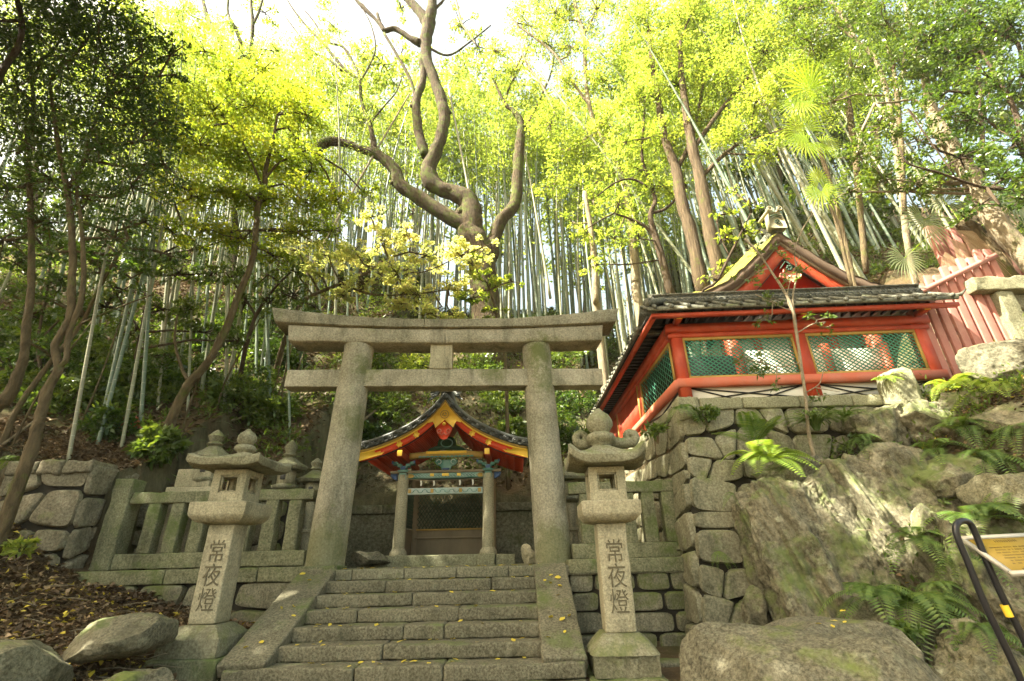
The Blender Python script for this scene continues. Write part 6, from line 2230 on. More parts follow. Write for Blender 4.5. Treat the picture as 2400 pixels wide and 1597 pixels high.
# ---- the leaning maple on the left
tree('maple_tree', 'leaning young maple with yellow green layered leaves behind the left lantern', 'tree', 10.6, [
    [(352, 1092, 22), (400, 985, 20), (440, 905, 20), (490, 845, 16), (530, 770, 16), (560, 690, 15), (592, 610, 13), (600, 540, 13), (606, 475, 12), (620, 434, 12), (623, 396, 10), (640, 330, 7), (650, 270, 4)],
    [(606, 475, 8), (585, 461, 7), (551, 444, 6), (499, 451, 5), (448, 465, 4), (410, 480, 3)],
    [(620, 420, 7), (655, 382, 5), (700, 360, 4), (725, 350, 3)],
    [(615, 440, 7), (590, 380, 5), (560, 320, 4), (520, 270, 3)],
    [(445, 900, 9), (425, 860, 7), (410, 800, 6), (415, 740, 5)],
], MAT['smoothbark'], [(500, 260, 85, 10.4), (590, 250, 80, 11), (670, 240, 80, 11), (720, 270, 65, 10.8), (470, 340, 85, 10.2), (560, 360, 95, 10.6), (660, 370, 90, 10.8), (730, 400, 70, 11), (430, 440, 80, 10.2), (520, 450, 90, 10.6), (620, 470, 75, 10.8), (710, 470, 85, 11), (790, 470, 55, 11.2, .7), (470, 540, 75, 10.4, .9), (570, 560, 75, 10.8, .9), (690, 545, 75, 11, .9), (400, 540, 55, 10.4, .8), (640, 600, 55, 11, .7), (780, 540, 60, 11, .5), (850, 450, 40, 11.2, .4), (480, 120, 60, 11, .6), (710, 220, 60, 11.2, .7), (400, 240, 60, 10.4, .7), (540, 180, 60, 11, .7), (620, 160, 55, 11.2, .6), (400, 330, 60, 10.2, .8), (700, 330, 45, 11, .6)],
    MAT['maple'], .072, .056, .52, 5, flat=1.1, up=.85, flatz=.42)

tree('maple_tree', 'low maple with golden orange leaves spreading above the left half of the lintel', 'tree', 13.2, [
    [(640, 900, 12, 14.5), (660, 820, 12, 14), (690, 740, 10), (720, 700, 9), (800, 665, 7), (860, 640, 6), (900, 610, 5), (960, 590, 4)],
    [(800, 665, 6), (870, 690, 5), (960, 690, 4), (1050, 680, 3)],
    [(900, 612, 4), (980, 640, 3), (1080, 600, 2)],
], MAT['smoothbark'], [(700, 590, 50, 13), (770, 600, 60, 13), (840, 600, 55, 13.2), (900, 570, 55, 13.4), (850, 660, 50, 13), (930, 640, 60, 13.2), (1000, 600, 60, 13.4), (1070, 590, 50, 13.4), (980, 690, 60, 13.2), (1050, 670, 55, 13.2), (1010, 735, 45, 13), (930, 715, 45, 13), (1110, 620, 45, 13.2), (870, 510, 45, 13.6, .8), (740, 640, 50, 13, .8), (1130, 580, 40, 13.3, .7), (950, 545, 45, 13.4, .8), (800, 690, 45, 13), (1060, 740, 40, 13), (650, 560, 40, 13, .8)],
    MAT['autumn'], .09, .07, .52, 7, flat=1.15, up=.92, flatz=.26)
tree('maple_tree', 'small green layered maple in front of the foot of the crooked tree', 'tree', 13.6, [
    [(1185, 850, 8, 14.4), (1170, 790, 8, 14.2), (1160, 720, 6), (1140, 660, 5), (1120, 640, 3)],
], MAT['smoothbark'], [(1120, 620, 35, 13.5), (1150, 665, 50, 13.5), (1105, 700, 40, 13.6), (1160, 730, 35, 13.6), (1200, 660, 30, 13.5, .6)],
    MAT['lime'], .10, .075, .5, 9, flat=1.1, up=.9, flatz=.30)

# ---- dark evergreens on the left, close to the camera
tree('evergreen_tree', 'slender evergreen with bent pale trunk at the left edge', 'tree', 7.6, [
    [(-30, 985, 30), (19, 930, 26), (42, 880, 22), (57, 833, 18), (61, 769, 17), (72, 690, 15), (74, 578, 13), (70, 450, 11), (66, 344, 10), (80, 260, 8), (70, 160, 6)],
], MAT['smoothbark'], [(60, 330, 110, 7.4), (40, 200, 110, 7.2), (150, 280, 110, 7.4), (20, 440, 80, 7.6, .8), (120, 420, 90, 7.6, .9), (60, 60, 110, 7), (150, 130, 110, 7.2), (10, 560, 70, 7.6, .6), (110, 520, 70, 7.7, .6), (180, 20, 90, 7)],
    MAT['dark_leaf'], .076, .038, .72, 11, up=.35, flatz=.9)
tree('evergreen_tree', 'twin stemmed evergreen with reddish bark forking low on the left', 'tree', 7.2, [
    [(62, 1090, 26), (92, 985, 22), (112, 915, 20), (137, 862, 18), (129, 810, 16), (163, 747, 16), (168, 670, 15), (170, 578, 14), (160, 460, 13), (138, 344, 10), (124, 250, 8), (116, 190, 6)],
    [(137, 862, 12), (156, 840, 12), (160, 788, 12), (190, 705, 11), (196, 625, 10), (190, 520, 8), (180, 440, 6)],
    [(160, 440, 9), (200, 375, 8), (208, 325, 7), (241, 245, 5), (270, 180, 3)],
], MAT['smoothbark'], [(240, 120, 110, 7.2), (330, 100, 70, 7.4), (250, 230, 105, 7), (330, 210, 85, 7.2), (230, 340, 100, 7), (330, 330, 85, 7.2), (375, 280, 65, 7.3), (385, 385, 60, 7.4, .8), (310, 440, 80, 7.4, .8), (210, 470, 85, 7.4, .8), (400, 130, 45, 7.3, .8), (270, 560, 60, 7.5, .5), (340, 520, 50, 7.6, .5), (250, 30, 100, 7.2), (410, 175, 30, 7.4, .7)],
    MAT['dark_leaf'], .076, .039, .78, 13, up=.35, flatz=.9)
tree('evergreen_tree', 'thin stemmed evergreen sapling with sparse dark leaves over the left bank', 'tree', 9.3, [
    [(10, 1030, 14), (40, 960, 12), (110, 860, 10, 9.5), (190, 760, 8, 9.7), (240, 660, 7), (300, 560, 5)],
    [(192, 758, 5), (280, 720, 4), (360, 690, 3)],
], MAT['smoothbark'], [(120, 590, 70, 9.3, .5), (230, 610, 70, 9.4, .55), (330, 640, 60, 9.5, .45), (60, 680, 60, 9.2, .45), (160, 720, 50, 9.5, .4), (400, 600, 55, 9.6, .45), (300, 520, 60, 9.5, .5), (60, 800, 50, 9.0, .5)],
    MAT['dark_leaf'], .10, .05, 1.1, 15, up=.6, flatz=.5)
tree('evergreen_tree', 'dark evergreen bush tree with dense leaves above the left end of the lintel', 'tree', 12.2, [
    [(560, 900, 10, 12.8), (575, 820, 10), (600, 740, 8), (640, 680, 6), (680, 640, 4)],
    [(600, 740, 6), (560, 680, 5), (530, 640, 3)],
], MAT['darkbark'], [(560, 640, 55, 12.2, .7), (630, 640, 55, 12.2, .8), (690, 690, 50, 12.2, .8), (630, 710, 50, 12.2, .7), (740, 720, 40, 12.2, .7), (570, 720, 45, 12.4, .6), (700, 640, 35, 12.3, .7)],
    MAT['mid_leaf'], .10, .05, .75, 17, up=.5, flatz=.7)
tree('evergreen_tree', 'dim leafy understory tree between the forked evergreen and the leaning maple', 'tree', 11.5, [
    [(300, 980, 9, 12), (310, 880, 8), (330, 780, 7), (350, 680, 5), (370, 600, 3)], [(330, 780, 5), (280, 700, 4), (240, 640, 3)]], MAT['darkbark'],
    [(260, 560, 60, 11.6, .7), (340, 600, 60, 11.5, .7), (420, 640, 55, 11.5, .7), (290, 680, 60, 11.6, .6), (370, 720, 55, 11.5, .6), (200, 640, 50, 11.8, .6), (450, 560, 45, 11.5, .6), (430, 730, 60, 11.6, .8), (300, 780, 60, 11.6, .8), (500, 640, 55, 11.6, .8), (480, 780, 50, 11.8, .7), (400, 830, 50, 11.6, .7), (540, 560, 45, 11.8, .7), (250, 720, 60, 11.8, .8), (200, 600, 55, 11.8, .8), (560, 800, 45, 12, .7)],
    MAT['mid_leaf'], .11, .055, .8, 61, up=.6, flatz=.45)
tree('evergreen_tree', 'dim leafy understory tree behind the thin trunks near the left edge', 'tree', 11.0, [
    [(110, 1020, 9, 11.5), (100, 900, 8), (90, 800, 7), (110, 680, 5), (120, 600, 3)], [(90, 800, 5), (150, 740, 4), (200, 700, 3)]], MAT['darkbark'],
    [(40, 620, 60, 11, .8), (120, 560, 60, 11, .7), (60, 740, 60, 11, .7), (140, 660, 55, 11, .7), (200, 740, 50, 11.2, .6), (30, 860, 55, 10.8, .6), (140, 820, 50, 11, .5), (20, 500, 60, 11, .8), (190, 860, 45, 11, .5)],
    MAT['dark_leaf'], .11, .055, 1.1, 63, up=.6, flatz=.45)
# dark bough hanging in from the upper left
tree('evergreen_tree', 'dark bare bough curving down at the upper left corner', 'tree', 6.3, [
    [(-120, 420, 26, 5.6), (-40, 260, 20, 5.9), (5, 165, 14), (40, 115, 12), (52, 60, 11), (42, 5, 10), (30, -60, 9)],
], MAT['darkbark'], [(-30, 60, 90, 6.2), (80, -40, 100, 6.4)], MAT['dark_leaf'], .085, .042, .8, 19, up=.35)

# ---- far bright trees, upper left
tree('broadleaf_tree', 'far tree with bare forked top against the white sky, upper left', 'tree', 19, [
    [(560, 700, 22, 21), (545, 480, 18, 20), (530, 250, 14), (523, 117, 12), (499, 69, 11), (482, 28, 9), (470, -30, 7)],
    [(540, 220, 10), (565, 127, 10), (556, 76, 8), (534, 31, 6), (538, -20, 5)],
    [(585, 140, 7), (592, 68, 9), (588, 0, 6), (590, -40, 4)], [(592, 60, 6), (606, 30, 6), (618, -8, 4)],
    [(530, 120, 5), (480, 55, 3), (445, 35, 3), (410, 5, 2)],
    [(560, 130, 5), (580, 138, 7), (600, 200, 8), (560, 300, 10)],
], MAT['mossbark'], [(350, 60, 70, 19), (430, 120, 75, 19), (420, 30, 45, 19, .5), (500, 150, 70, 19.4), (580, 190, 70, 19.5), (660, 210, 60, 19.4), (640, 120, 30, 19, .6), (360, 170, 60, 18.6), (300, 20, 60, 18.5), (720, 210, 40, 19.6, .6), (540, 60, 28, 19, .5)],
    MAT['lime'], .19, .10, .75, 21, twig=.025, flatz=.6)

# ---- the wood on the crest behind everything
r9 = np.random.default_rng(77)
for (x0, x1, y0, y1, leaf, dn, lab, Yb) in (
        (-60, 200, 60, 800, 'mid_leaf', .8, 'dim tall tree deep in the wood at the far left', 27), (200, 420, 200, 800, 'mid_leaf', .8, 'dim leafy tree deep in the wood left of the maple', 27),
        (420, 640, 300, 760, 'mid_leaf', .7, 'leafy tree deep in the wood behind the maple crown', 28), (640, 860, 330, 700, 'lime', .5, 'bright leafy tree on the crest left of the crooked tree', 30),
        (860, 1060, 380, 680, 'lime', .4, 'bright leafy tree on the crest behind the crooked tree limbs', 31), (1060, 1260, 400, 680, 'lime', .4, 'bright leafy tree on the crest right of the crooked trunk', 31),
        (1260, 1480, 250, 700, 'lime', .6, 'bright leafy tree on the crest above the right lintel end', 30), (1480, 1700, 60, 700, 'lime', .8, 'leafy tree on the crest behind the thick brown trunks', 27),
        (1700, 1930, 30, 660, 'mid_leaf', .9, 'leafy tree on the slope behind the mossy roof', 24), (1930, 2160, 10, 660, 'mid_leaf', 1.0, 'leafy tree on the slope behind the palms', 21),
        (2160, 2420, 10, 600, 'mid_leaf', 1.0, 'leafy tree on the slope behind the big sunlit trunk', 18)):
    cl = []
    for yy in np.arange(y0, y1, 95):
        for xx in np.arange(x0 + 40, x1, 95):
            cl.append((xx + r9.uniform(-30, 30), yy + r9.uniform(-30, 30), r9.uniform(55, 80), Yb + r9.uniform(-1, 2), dn * r9.uniform(.5, 1.1)))
    xm = (x0 + x1) / 2
    tree('forest_tree', lab, 'tree', Yb, [[(xm, y1 + 60, 13), (xm + 12, (y0 + y1) / 2, 10), (xm - 10, y0 + 20, 4)], [(xm + 12, (y0 + y1) / 2, 6), (xm + 60, y0 + 60, 3)]],
         MAT['trunk'], cl, MAT[leaf], .30, .15, 1.25, int(700 + xm), twig=.03)

# ---- the trees on the right slope
tree('broadleaf_tree', 'pale trunked tree with sparse high branches right of the crooked tree', 'tree', 17.5, [
    [(1494, 700, 21, 18), (1491, 657, 20, 18), (1478, 514, 18), (1466, 441, 16), (1441, 379, 13), (1424, 344, 11), (1395, 290, 10), (1382, 250, 10), (1373, 190, 9), (1369, 86, 9), (1354, 40, 9), (1343, -20, 8)],
    [(1384, 250, 7), (1340, 190, 6), (1303, 131, 6), (1262, 95, 5), (1217, 62, 4), (1180, 20, 3)],
    [(1369, 80, 6), (1390, 40, 5), (1402, -20, 4)],
    [(1300, 260, 5), (1270, 200, 5), (1235, 150, 4), (1213, 92, 4)],
    [(1120, 110, 3), (1085, 60, 4), (1078, 40, 4), (1065, -20, 4)],
], MAT['palebark'], [(1240, 60, 60, 18, .8), (1290, 110, 65, 18, .8), (1200, 165, 50, 18.5, .7), (1330, 30, 60, 18, .9), (1260, -10, 60, 18, .8), (1160, 120, 40, 19, .5), (1330, 200, 60, 17.5, .8), (1290, 290, 65, 18), (1350, 350, 70, 18), (1420, 290, 60, 17.5), (1420, 190, 60, 17.5), (1460, 110, 65, 17), (1400, 20, 60, 17, .8), (1300, 30, 45, 17, .6), (1300, 430, 55, 18.5, .7), (1400, 430, 60, 18, .7), (1340, 110, 35, 17, .5)],
    MAT['lime'], .12, .068, .75, 31, twig=.02, flatz=.6)
tree('broadleaf_tree', 'thick ridged brown trunk second from the mossy roof, leaning left', 'tree', 15.0, [
    [(1655, 730, 33, 15.4), (1644, 667, 30), (1619, 546, 29), (1600, 482, 27), (1585, 400, 22), (1560, 330, 18), (1545, 250, 15), (1530, 160, 12), (1520, 60, 9)],
    [(1585, 400, 12), (1620, 330, 10), (1640, 250, 8), (1650, 180, 6)],
], MAT['trunk'], [(1540, 130, 75, 14.6), (1600, 60, 75, 14.4), (1500, 230, 65, 15), (1590, 200, 70, 14.6), (1660, 150, 65, 14.6), (1560, 320, 60, 15), (1500, 40, 60, 14.8), (1470, 330, 50, 15.4, .7), (1640, 280, 55, 14.8)],
    MAT['lime'], .108, .062, .8, 33, twig=.018, flatz=.6)
tree('broadleaf_tree', 'thick ridged brown trunk nearest the mossy roof', 'tree', 14.2, [
    [(1700, 720, 34, 14.6), (1683, 641, 29), (1667, 562, 29), (1650, 470, 28), (1637, 400, 25), (1622, 344, 22), (1613, 293, 20), (1600, 200, 15), (1592, 100, 11)],
    [(1625, 350, 12), (1680, 270, 10), (1740, 200, 8), (1790, 130, 6)],
    [(1640, 420, 10), (1700, 360, 9), (1760, 320, 6)],
], MAT['trunk'], [(1720, 60, 80, 13.4), (1790, 120, 75, 13), (1860, 50, 75, 12.6), (1700, 180, 65, 13.6), (1770, 240, 65, 13), (1840, 190, 55, 12.6), (1720, 320, 55, 13.6), (1790, 360, 55, 13.2, .8), (1630, 20, 60, 13.8), (1850, 300, 45, 12.6, .7), (1900, 10, 60, 12.2)],
    MAT['lime'], .096, .055, .8, 35, twig=.016, flatz=.6)
tree('broadleaf_tree', 'bent dark branched tree left of the thick brown trunks', 'tree', 15.8, [
    [(1585, 730, 20, 16.2), (1571, 686, 20), (1552, 609, 18), (1536, 556, 15), (1524, 505, 12), (1535, 470, 10), (1520, 420, 8), (1505, 370, 7), (1508, 300, 6), (1512, 230, 5)],
    [(1536, 556, 9), (1510, 530, 8), (1480, 515, 6), (1440, 500, 4)],
    [(1526, 500, 8), (1560, 490, 7), (1590, 460, 5), (1610, 440, 4)],
    [(1522, 440, 6), (1480, 420, 5), (1440, 430, 4), (1400, 460, 3)],
], MAT['darkbark'], [(1440, 560, 55, 15.6, .7), (1400, 620, 45, 15.6, .55), (1500, 560, 40, 15.4, .6), (1560, 440, 55, 15.8), (1450, 480, 50, 15.8, .8), (1500, 400, 45, 15.8, .8), (1600, 370, 50, 15.8), (1520, 330, 50, 16), (1370, 540, 50, 16, .5)],
    MAT['lime'], .125, .055, .6, 37, flat=.9, up=.75, flatz=.45)
tree('broadleaf_tree', 'slim pale trunk with leafy top behind the right lintel end', 'tree', 17.0, [
    [(1400, 740, 17, 17.4), (1396, 700, 16), (1394, 628, 15), (1385, 540, 12), (1370, 450, 9)],
], MAT['palebark'], [(1340, 520, 40, 17, .5), (1390, 470, 45, 17, .6)], MAT['lime'], .14, .06, .6, 39, up=.7)
tree('leafy_sapling', 'bright leafed young tree crowding the ridge ornament of the mossy roof', 'tree', 10.9, [
    [(1640, 720, 6, 11.4), (1680, 660, 6), (1710, 600, 6), (1740, 540, 5), (1760, 500, 3)],
    [(1710, 600, 4), (1690, 560, 3), (1680, 520, 2)],
], MAT['darkbark'], [(1710, 500, 32, 10.9, .8), (1740, 540, 30, 10.9, .8), (1700, 560, 30, 10.9, .7), (1690, 620, 28, 11, .6), (1760, 480, 24, 10.9, .7), (1720, 450, 25, 11, .6), (1660, 650, 22, 11, .5), (1780, 540, 22, 10.7, .6)],
    MAT['lime'], .11, .045, .8, 41, up=.7)

# ---- thin sapling standing on the rocks
tree('sapling', 'thin leaning sapling with sparse leaves standing in front of the lattice hall', 'tree', 8.1, [
    [(1940, 1150, 13), (1925, 1130, 11), (1910, 1080, 8), (1895, 1010, 8), (1888, 930, 7), (1878, 860, 7), (1868, 790, 7), (1858, 730, 7), (1842, 690, 6), (1810, 640, 5), (1775, 590, 5), (1745, 560, 5)],
    [(1866, 760, 4), (1858, 700, 4), (1868, 640, 4), (1862, 590, 3), (1880, 540, 3), (1905, 500, 3)],
    [(1870, 780, 3), (1905, 760, 3), (1935, 755, 2)],
    [(1858, 730, 3), (1820, 715, 2), (1770, 690, 2)],
    [(1876, 850, 3), (1830, 860, 2), (1780, 850, 2)],
    [(1862, 745, 3), (1845, 700, 2), (1855, 650, 2), (1875, 600, 2)],
    [(1890, 920, 3), (1920, 900, 2), (1930, 870, 2)],
], MAT['palebark'], [(1780, 850, 38, 8.1, .4), (1745, 840, 25, 8.1, .3), (1820, 900, 25, 8.1, .35), (1915, 750, 25, 8.1, .5), (1945, 765, 18, 8.1, .5), (1800, 700, 35, 8.1, .4), (1840, 660, 30, 8.1, .35), (1760, 650, 40, 8.2, .3), (1790, 745, 25, 8.1, .45), (1880, 640, 25, 8.1, .35), (1880, 570, 25, 8.1, .4), (1820, 590, 30, 8.1, .3), (1925, 930, 22, 8.1, .35), (1770, 590, 25, 8.2, .4)],
    MAT['mid_leaf'], .08, .036, 1.0, 43, twig=.0045, up=.5)

# ---- the dark wood at the upper right
tree('evergreen_tree', 'big tree at the upper right with sunlit trunk sloping across the corner', 'tree', 8.6, [
    [(2470, 690, 50), (2399, 593, 44), (2342, 533, 42), (2300, 470, 40), (2266, 398, 36), (2222, 337, 32), (2188, 275, 26), (2177, 230, 20), (2160, 150, 14), (2141, 83, 9), (2120, 10, 7)],
    [(2188, 280, 8), (2144, 236, 6), (2098, 240, 5), (2050, 243, 3)],
    [(2186, 276, 8), (2236, 223, 6), (2250, 170, 5)],
], MAT['palebark'], [(2080, 60, 85, 8.4), (2170, 50, 80, 8.4), (2110, 150, 75, 8.3), (2200, 150, 75, 8.5), (2080, 290, 65, 8.5, .8), (2150, 330, 60, 8.4, .8), (2010, 370, 60, 8.6, .8), (2070, 420, 60, 8.6, .8), (2140, 430, 55, 8.5, .7), (1990, 450, 45, 8.7, .7), (2210, 430, 50, 8.6, .6)],
    MAT['mid_leaf'], .088, .038, 1.1, 51, up=.45)
tree('evergreen_tree', 'dark evergreen with black crooked branches at the right edge', 'tree', 7.6, [
    [(2520, 560, 20), (2455, 440, 16), (2400, 361, 14), (2386, 285, 12), (2362, 225, 10), (2330, 171, 8), (2300, 120, 5)],
    [(2386, 320, 8), (2355, 312, 6), (2300, 269, 6), (2297, 238, 4), (2290, 220, 4)],
    [(2430, 455, 10), (2370, 447, 8), (2312, 441, 6), (2266, 428, 6), (2200, 405, 5), (2128, 383, 4), (2108, 345, 3)],
    [(2460, 220, 10), (2400, 144, 8), (2380, 98, 7), (2306, 61, 5), (2251, 18, 4)],
    [(2240, 415, 3), (2130, 260, 3), (2160, 290, 2)],
], MAT['darkbark'], [(2280, 40, 85, 7.6), (2370, 60, 85, 7.4), (2250, 130, 70, 7.8, .8), (2330, 190, 80, 7.6, .85), (2400, 180, 60, 7.3), (2280, 280, 70, 7.8, .8), (2380, 330, 70, 7.4, .8), (2250, 370, 55, 7.9, .7), (2350, 420, 55, 7.6, .7), (2300, 480, 45, 7.8, .5), (2410, 470, 50, 7.3, .6), (2200, 230, 60, 7.9, .8), (2180, 90, 70, 8, .8)],
    MAT['dark_leaf'], .085, .038, 1.05, 53, up=.4)
tree('evergreen_tree', 'pale bare stemmed tree crossing the sunlit leaves above the palms', 'tree', 9.6, [
    [(2140, 640, 14, 10.4), (2110, 420, 13, 10), (2085, 250, 11), (2061, 159, 10), (2037, 122, 9), (2000, 86, 9), (1990, 60, 8), (1975, 40, 8), (1945, 0, 7), (1920, -40, 6)],
    [(2095, 340, 7), (2120, 110, 5), (2098, 83, 6), (2055, 43, 5), (2024, 6, 4)],
    [(2004, 95, 4), (1960, 60, 3), (1925, 55, 3)],
], MAT['palebark'], [(1960, 60, 70, 9.8), (2000, 160, 60, 9.8, .8), (1900, 100, 60, 10), (1950, 240, 55, 10, .7), (2020, 20, 60, 9.6), (1870, 20, 50, 10)],
    MAT['mid_leaf'], .09, .045, .95, 55, up=.55)


# ================================================================== palms
def fan(p, nrm, up, L, n, mat, parent, name='frond', spread=5.2, w=.055, droop=.2):
    nrm = np.array(nrm, float); nrm /= np.linalg.norm(nrm)
    up = np.array(up, float); up -= nrm * up.dot(nrm); up /= np.linalg.norm(up)
    s = np.cross(up, nrm)
    a = np.linspace(-spread / 2, spread / 2, n)
    D = up[None, :] * np.cos(a)[:, None] + s[None, :] * np.sin(a)[:, None]
    Lw = L * (1 - .12 * np.abs(a) / spread * 2) * rng.uniform(.92, 1.05, n)
    mb = MB()
    mid = p + D * (Lw * .58)[:, None]
    tip = p + D * Lw[:, None] + np.array([0, 0, -1.0]) * (droop * Lw)[:, None]
    T = np.cross(D, nrm)
    hw = L * math.tan(spread / n / 2) * .36
    U = nrm * hw * .5
    V = np.stack([np.repeat(p[None], n, 0), mid + T * hw, mid + U, tip, mid - T * hw], 1).reshape(-1, 3)
    i = np.arange(n)[:, None] * 5
    mb.add(V, np.concatenate([i + np.array([[0, 1, 2]]), i + np.array([[0, 2, 4]]), i + np.array([[1, 3, 2]]), i + np.array([[2, 3, 4]])]))
    return part(mb, name, mat, parent)


def palm(label, trunk, Y, fans, tw, mat, dead=()):
    b = atY(trunk[0][0], trunk[0][1], Y)
    t = thing('fan_palm', label, 'palm', tuple(b))
    mb = MB()
    P, _ = limb_pts([(a, c, tw) for a, c in trunk], Y)
    Rr = np.array([pxr(q, tw) / 2 for q in P])
    P, Rr = smooth_line(P, Rr, 5)
    mb.tube(P, Rr, 12, wob=.2); part(mb, 'trunk', MAT['smoothbark'], t, True)
    top = P[-1]
    for (px, py, rpx, ang, dy) in fans:
        c = atY(px, py, Y + dy); L = pxr(c, rpx)
        m = MB(); mid = (top + c) / 2 + np.array([0, 0, .12]); m.tube(smooth_line([top, mid, c], [.012, .010, .008], 4)[0], .011, 6)
        st = part(m, 'stalk', MAT['palm'], t)
        up = np.array([math.cos(ang), 0, math.sin(ang)])
        nn_ = np.array([rng.uniform(-.35, .35), -1, rng.uniform(-.5, .2)])
        fan(c, nn_, up, L, 26, mat, st)
    for (px, py, rpx, ang) in dead:
        c = atY(px, py, Y - .15); L = pxr(c, rpx)
        fan(c, (.15, -1, .1), (math.cos(ang), 0, math.sin(ang)), L, 40, MAT['deadfrond'], t, 'dead_frond', 1.5, droop=.3)
    return t


PI = math.pi
palm('tall fan palm with bright backlit fans high on the right above the hall', [(2030, 640), (2015, 480), (2000, 330), (1985, 220)], 10.4,
     [(1926, 140, 88, PI * .6, 0), (1898, 208, 95, PI * .95, -.2), (2000, 148, 75, PI * .4, .2), (1985, 215, 60, -PI * .3, .1), (1880, 240, 60, PI * 1.2, -.3), (2040, 200, 60, 0, .3)], 13, MAT['palm'])
palm('smaller fan palm with bright green fans right of the bamboo', [(2010, 700), (1980, 560), (1950, 440), (1920, 350)], 10.0,
     [(1880, 305, 62, PI * .75, 0), (1890, 335, 60, PI * 1.15, -.2), (1930, 340, 45, -PI * .25, .1)], 9, MAT['palm'])
palm('low bright fan palm beside the mossy roof top', [(2000, 690), (1970, 560), (1945, 470)], 9.8, [(1920, 425, 48, PI * .5, 0), (1925, 450, 55, PI * 1.45, -.1)], 8, MAT['palm'])
palm('fan palm with dark hanging fan near the top right', [(2120, 500), (2110, 300), (2090, 120)], 9.4, [(2045, 65, 62, PI * 1.35, 0), (2070, 40, 60, PI * .4, .2), (2060, 85, 45, -PI * .6, 0)], 10, MAT['fern'])
palm('squat palm with silvery fans and dead brown skirt behind the pink fence', [(2420, 760), (2360, 640), (2300, 560), (2250, 520)], 9.0,
     [(2165, 516, 82, PI * 1.35, -.2), (2120, 605, 58, PI * 1.5, -.3), (2210, 470, 70, PI * .5, .2), (2340, 470, 80, PI * 1.7, 0), (2380, 480, 80, PI * 1.8, 0)], 34, MAT['palm_pale'],
     dead=[(2240, 540, 140, -PI * .22), (2260, 560, 130, -PI * .30), (2230, 560, 110, -PI * .36), (2300, 540, 120, -PI * .18), (2215, 590, 70, -PI * .5)])

# ================================================================== bamboo
protos = []
for v in range(7):
    r = np.random.default_rng(500 + v)
    H = r.uniform(16, 20.5)
    bend = r.uniform(.4, 2.6); az = r.uniform(0, 6.28)
    t = np.linspace(0, 1, 22)
    off = bend * np.clip(t - .35, 0, 1) ** 2 * 2.4
    P = np.stack([np.cos(az) * off, np.sin(az) * off, H * t - .6 - bend * .5 * np.clip(t - .6, 0, 1) ** 2 * 4], -1)
    rad = .082 * (1 - t ** 1.6 * .9)
    mb = MB(); mb.tube(P, rad, 8)
    cul = mb.build('bamboo', MAT['bamboo'], smooth=True, loc=(0, 0, -100))
    mb = MB()
    nn = 26
    for i in range(nn):
        k = .58 + .42 * r.random() ** .8
        c = np.array([np.interp(k, t, P[:, j]) for j in range(3)])
        a = r.uniform(0, 6.28); ln = (1.15 - k) * 2.6 * r.uniform(.5, 1.1) + .3
        tip = c + np.array([math.cos(a) * ln, math.sin(a) * ln, ln * .35])
        m = 34
        u = r.random(m) ** .6
        Q = c + (tip - c) * u[:, None] + r.normal(size=(m, 3)) * .20
        D = (tip - c) / ln + r.normal(size=(m, 3)) * .7 - [0, 0, .45]
        mb.leaves(Q, D, r.normal(size=(m, 3)) * .6 + [0, 0, 1], r.uniform(.16, .30, m), r.uniform(.04, .075, m), .12)
    fo = mb.build('foliage', MAT['bamboo_leaf'], cul)
    protos.append(cul)

rb = np.random.default_rng(99)
spots = []


def scatter(n, xr, yr, ok, lab, grp, dmin=.33, smin=.8, smax=1.1):
    c = 0; tries = 0
    while c < n and tries < n * 60:
        tries += 1
        x, y = rb.uniform(*xr), rb.uniform(*yr)
        if not ok(x, y): continue
        if any((x - a) ** 2 + (y - b) ** 2 < dmin ** 2 for a, b, *_ in spots): continue
        spots.append((x, y, lab, grp, rb.uniform(smin, smax))); c += 1


scatter(104, (-9, 8.5), (17.2, 27), lambda x, y: not (-7.5 < x < 2.2 and y < 20.4), 'pale green bamboo culm in the dense grove above and behind the stone gate', 'bamboo grove behind the gate')
scatter(60, (8.5, 20), (16.5, 27), lambda x, y: True, 'grey green bamboo culm on the slope behind the red lattice hall', 'bamboo behind the hall')
scatter(104, (-22, -7.0), (12.5, 24), lambda x, y: y > 11.5 + .12 * abs(x + 9), 'bamboo culm in the dim grove on the left slope', 'bamboo on the left slope')
for (px, py, yd) in ((249, 896, 0), (230, 1040, 0), (285, 1050, 0), (240, 980, 0), (330, 1000, 0), (160, 1080, 0), (415, 905, 0), (470, 880, 0), (525, 960, 0), (560, 900, 0), (600, 960, 0), (680, 1020, 0), (440, 980, 0), (370, 960, 0), (620, 880, 0)):
    p = hit(px, py); spots.append((p[0], p[1], 'nearer bamboo culm rooted on the brown bank behind the left stone fence', 'bamboo on the near left bank', rb.uniform(.6, .8)))
for (px, py, Yb) in ((1880, 650, 13.8), (1915, 660, 14.4), (2010, 660, 13.2), (2040, 675, 14.6), (2060, 690, 13.6), (1960, 640, 15.5), (1800, 640, 16.3), (1760, 640, 16.8), (1590, 700, 16.8), (1640, 700, 17)):
    p = atY(px, py, Yb)
    spots.append((p[0], p[1] + .2, 'thick sunlit bamboo culm just behind the mossy roof', 'bamboo beside the mossy roof', 1.0))
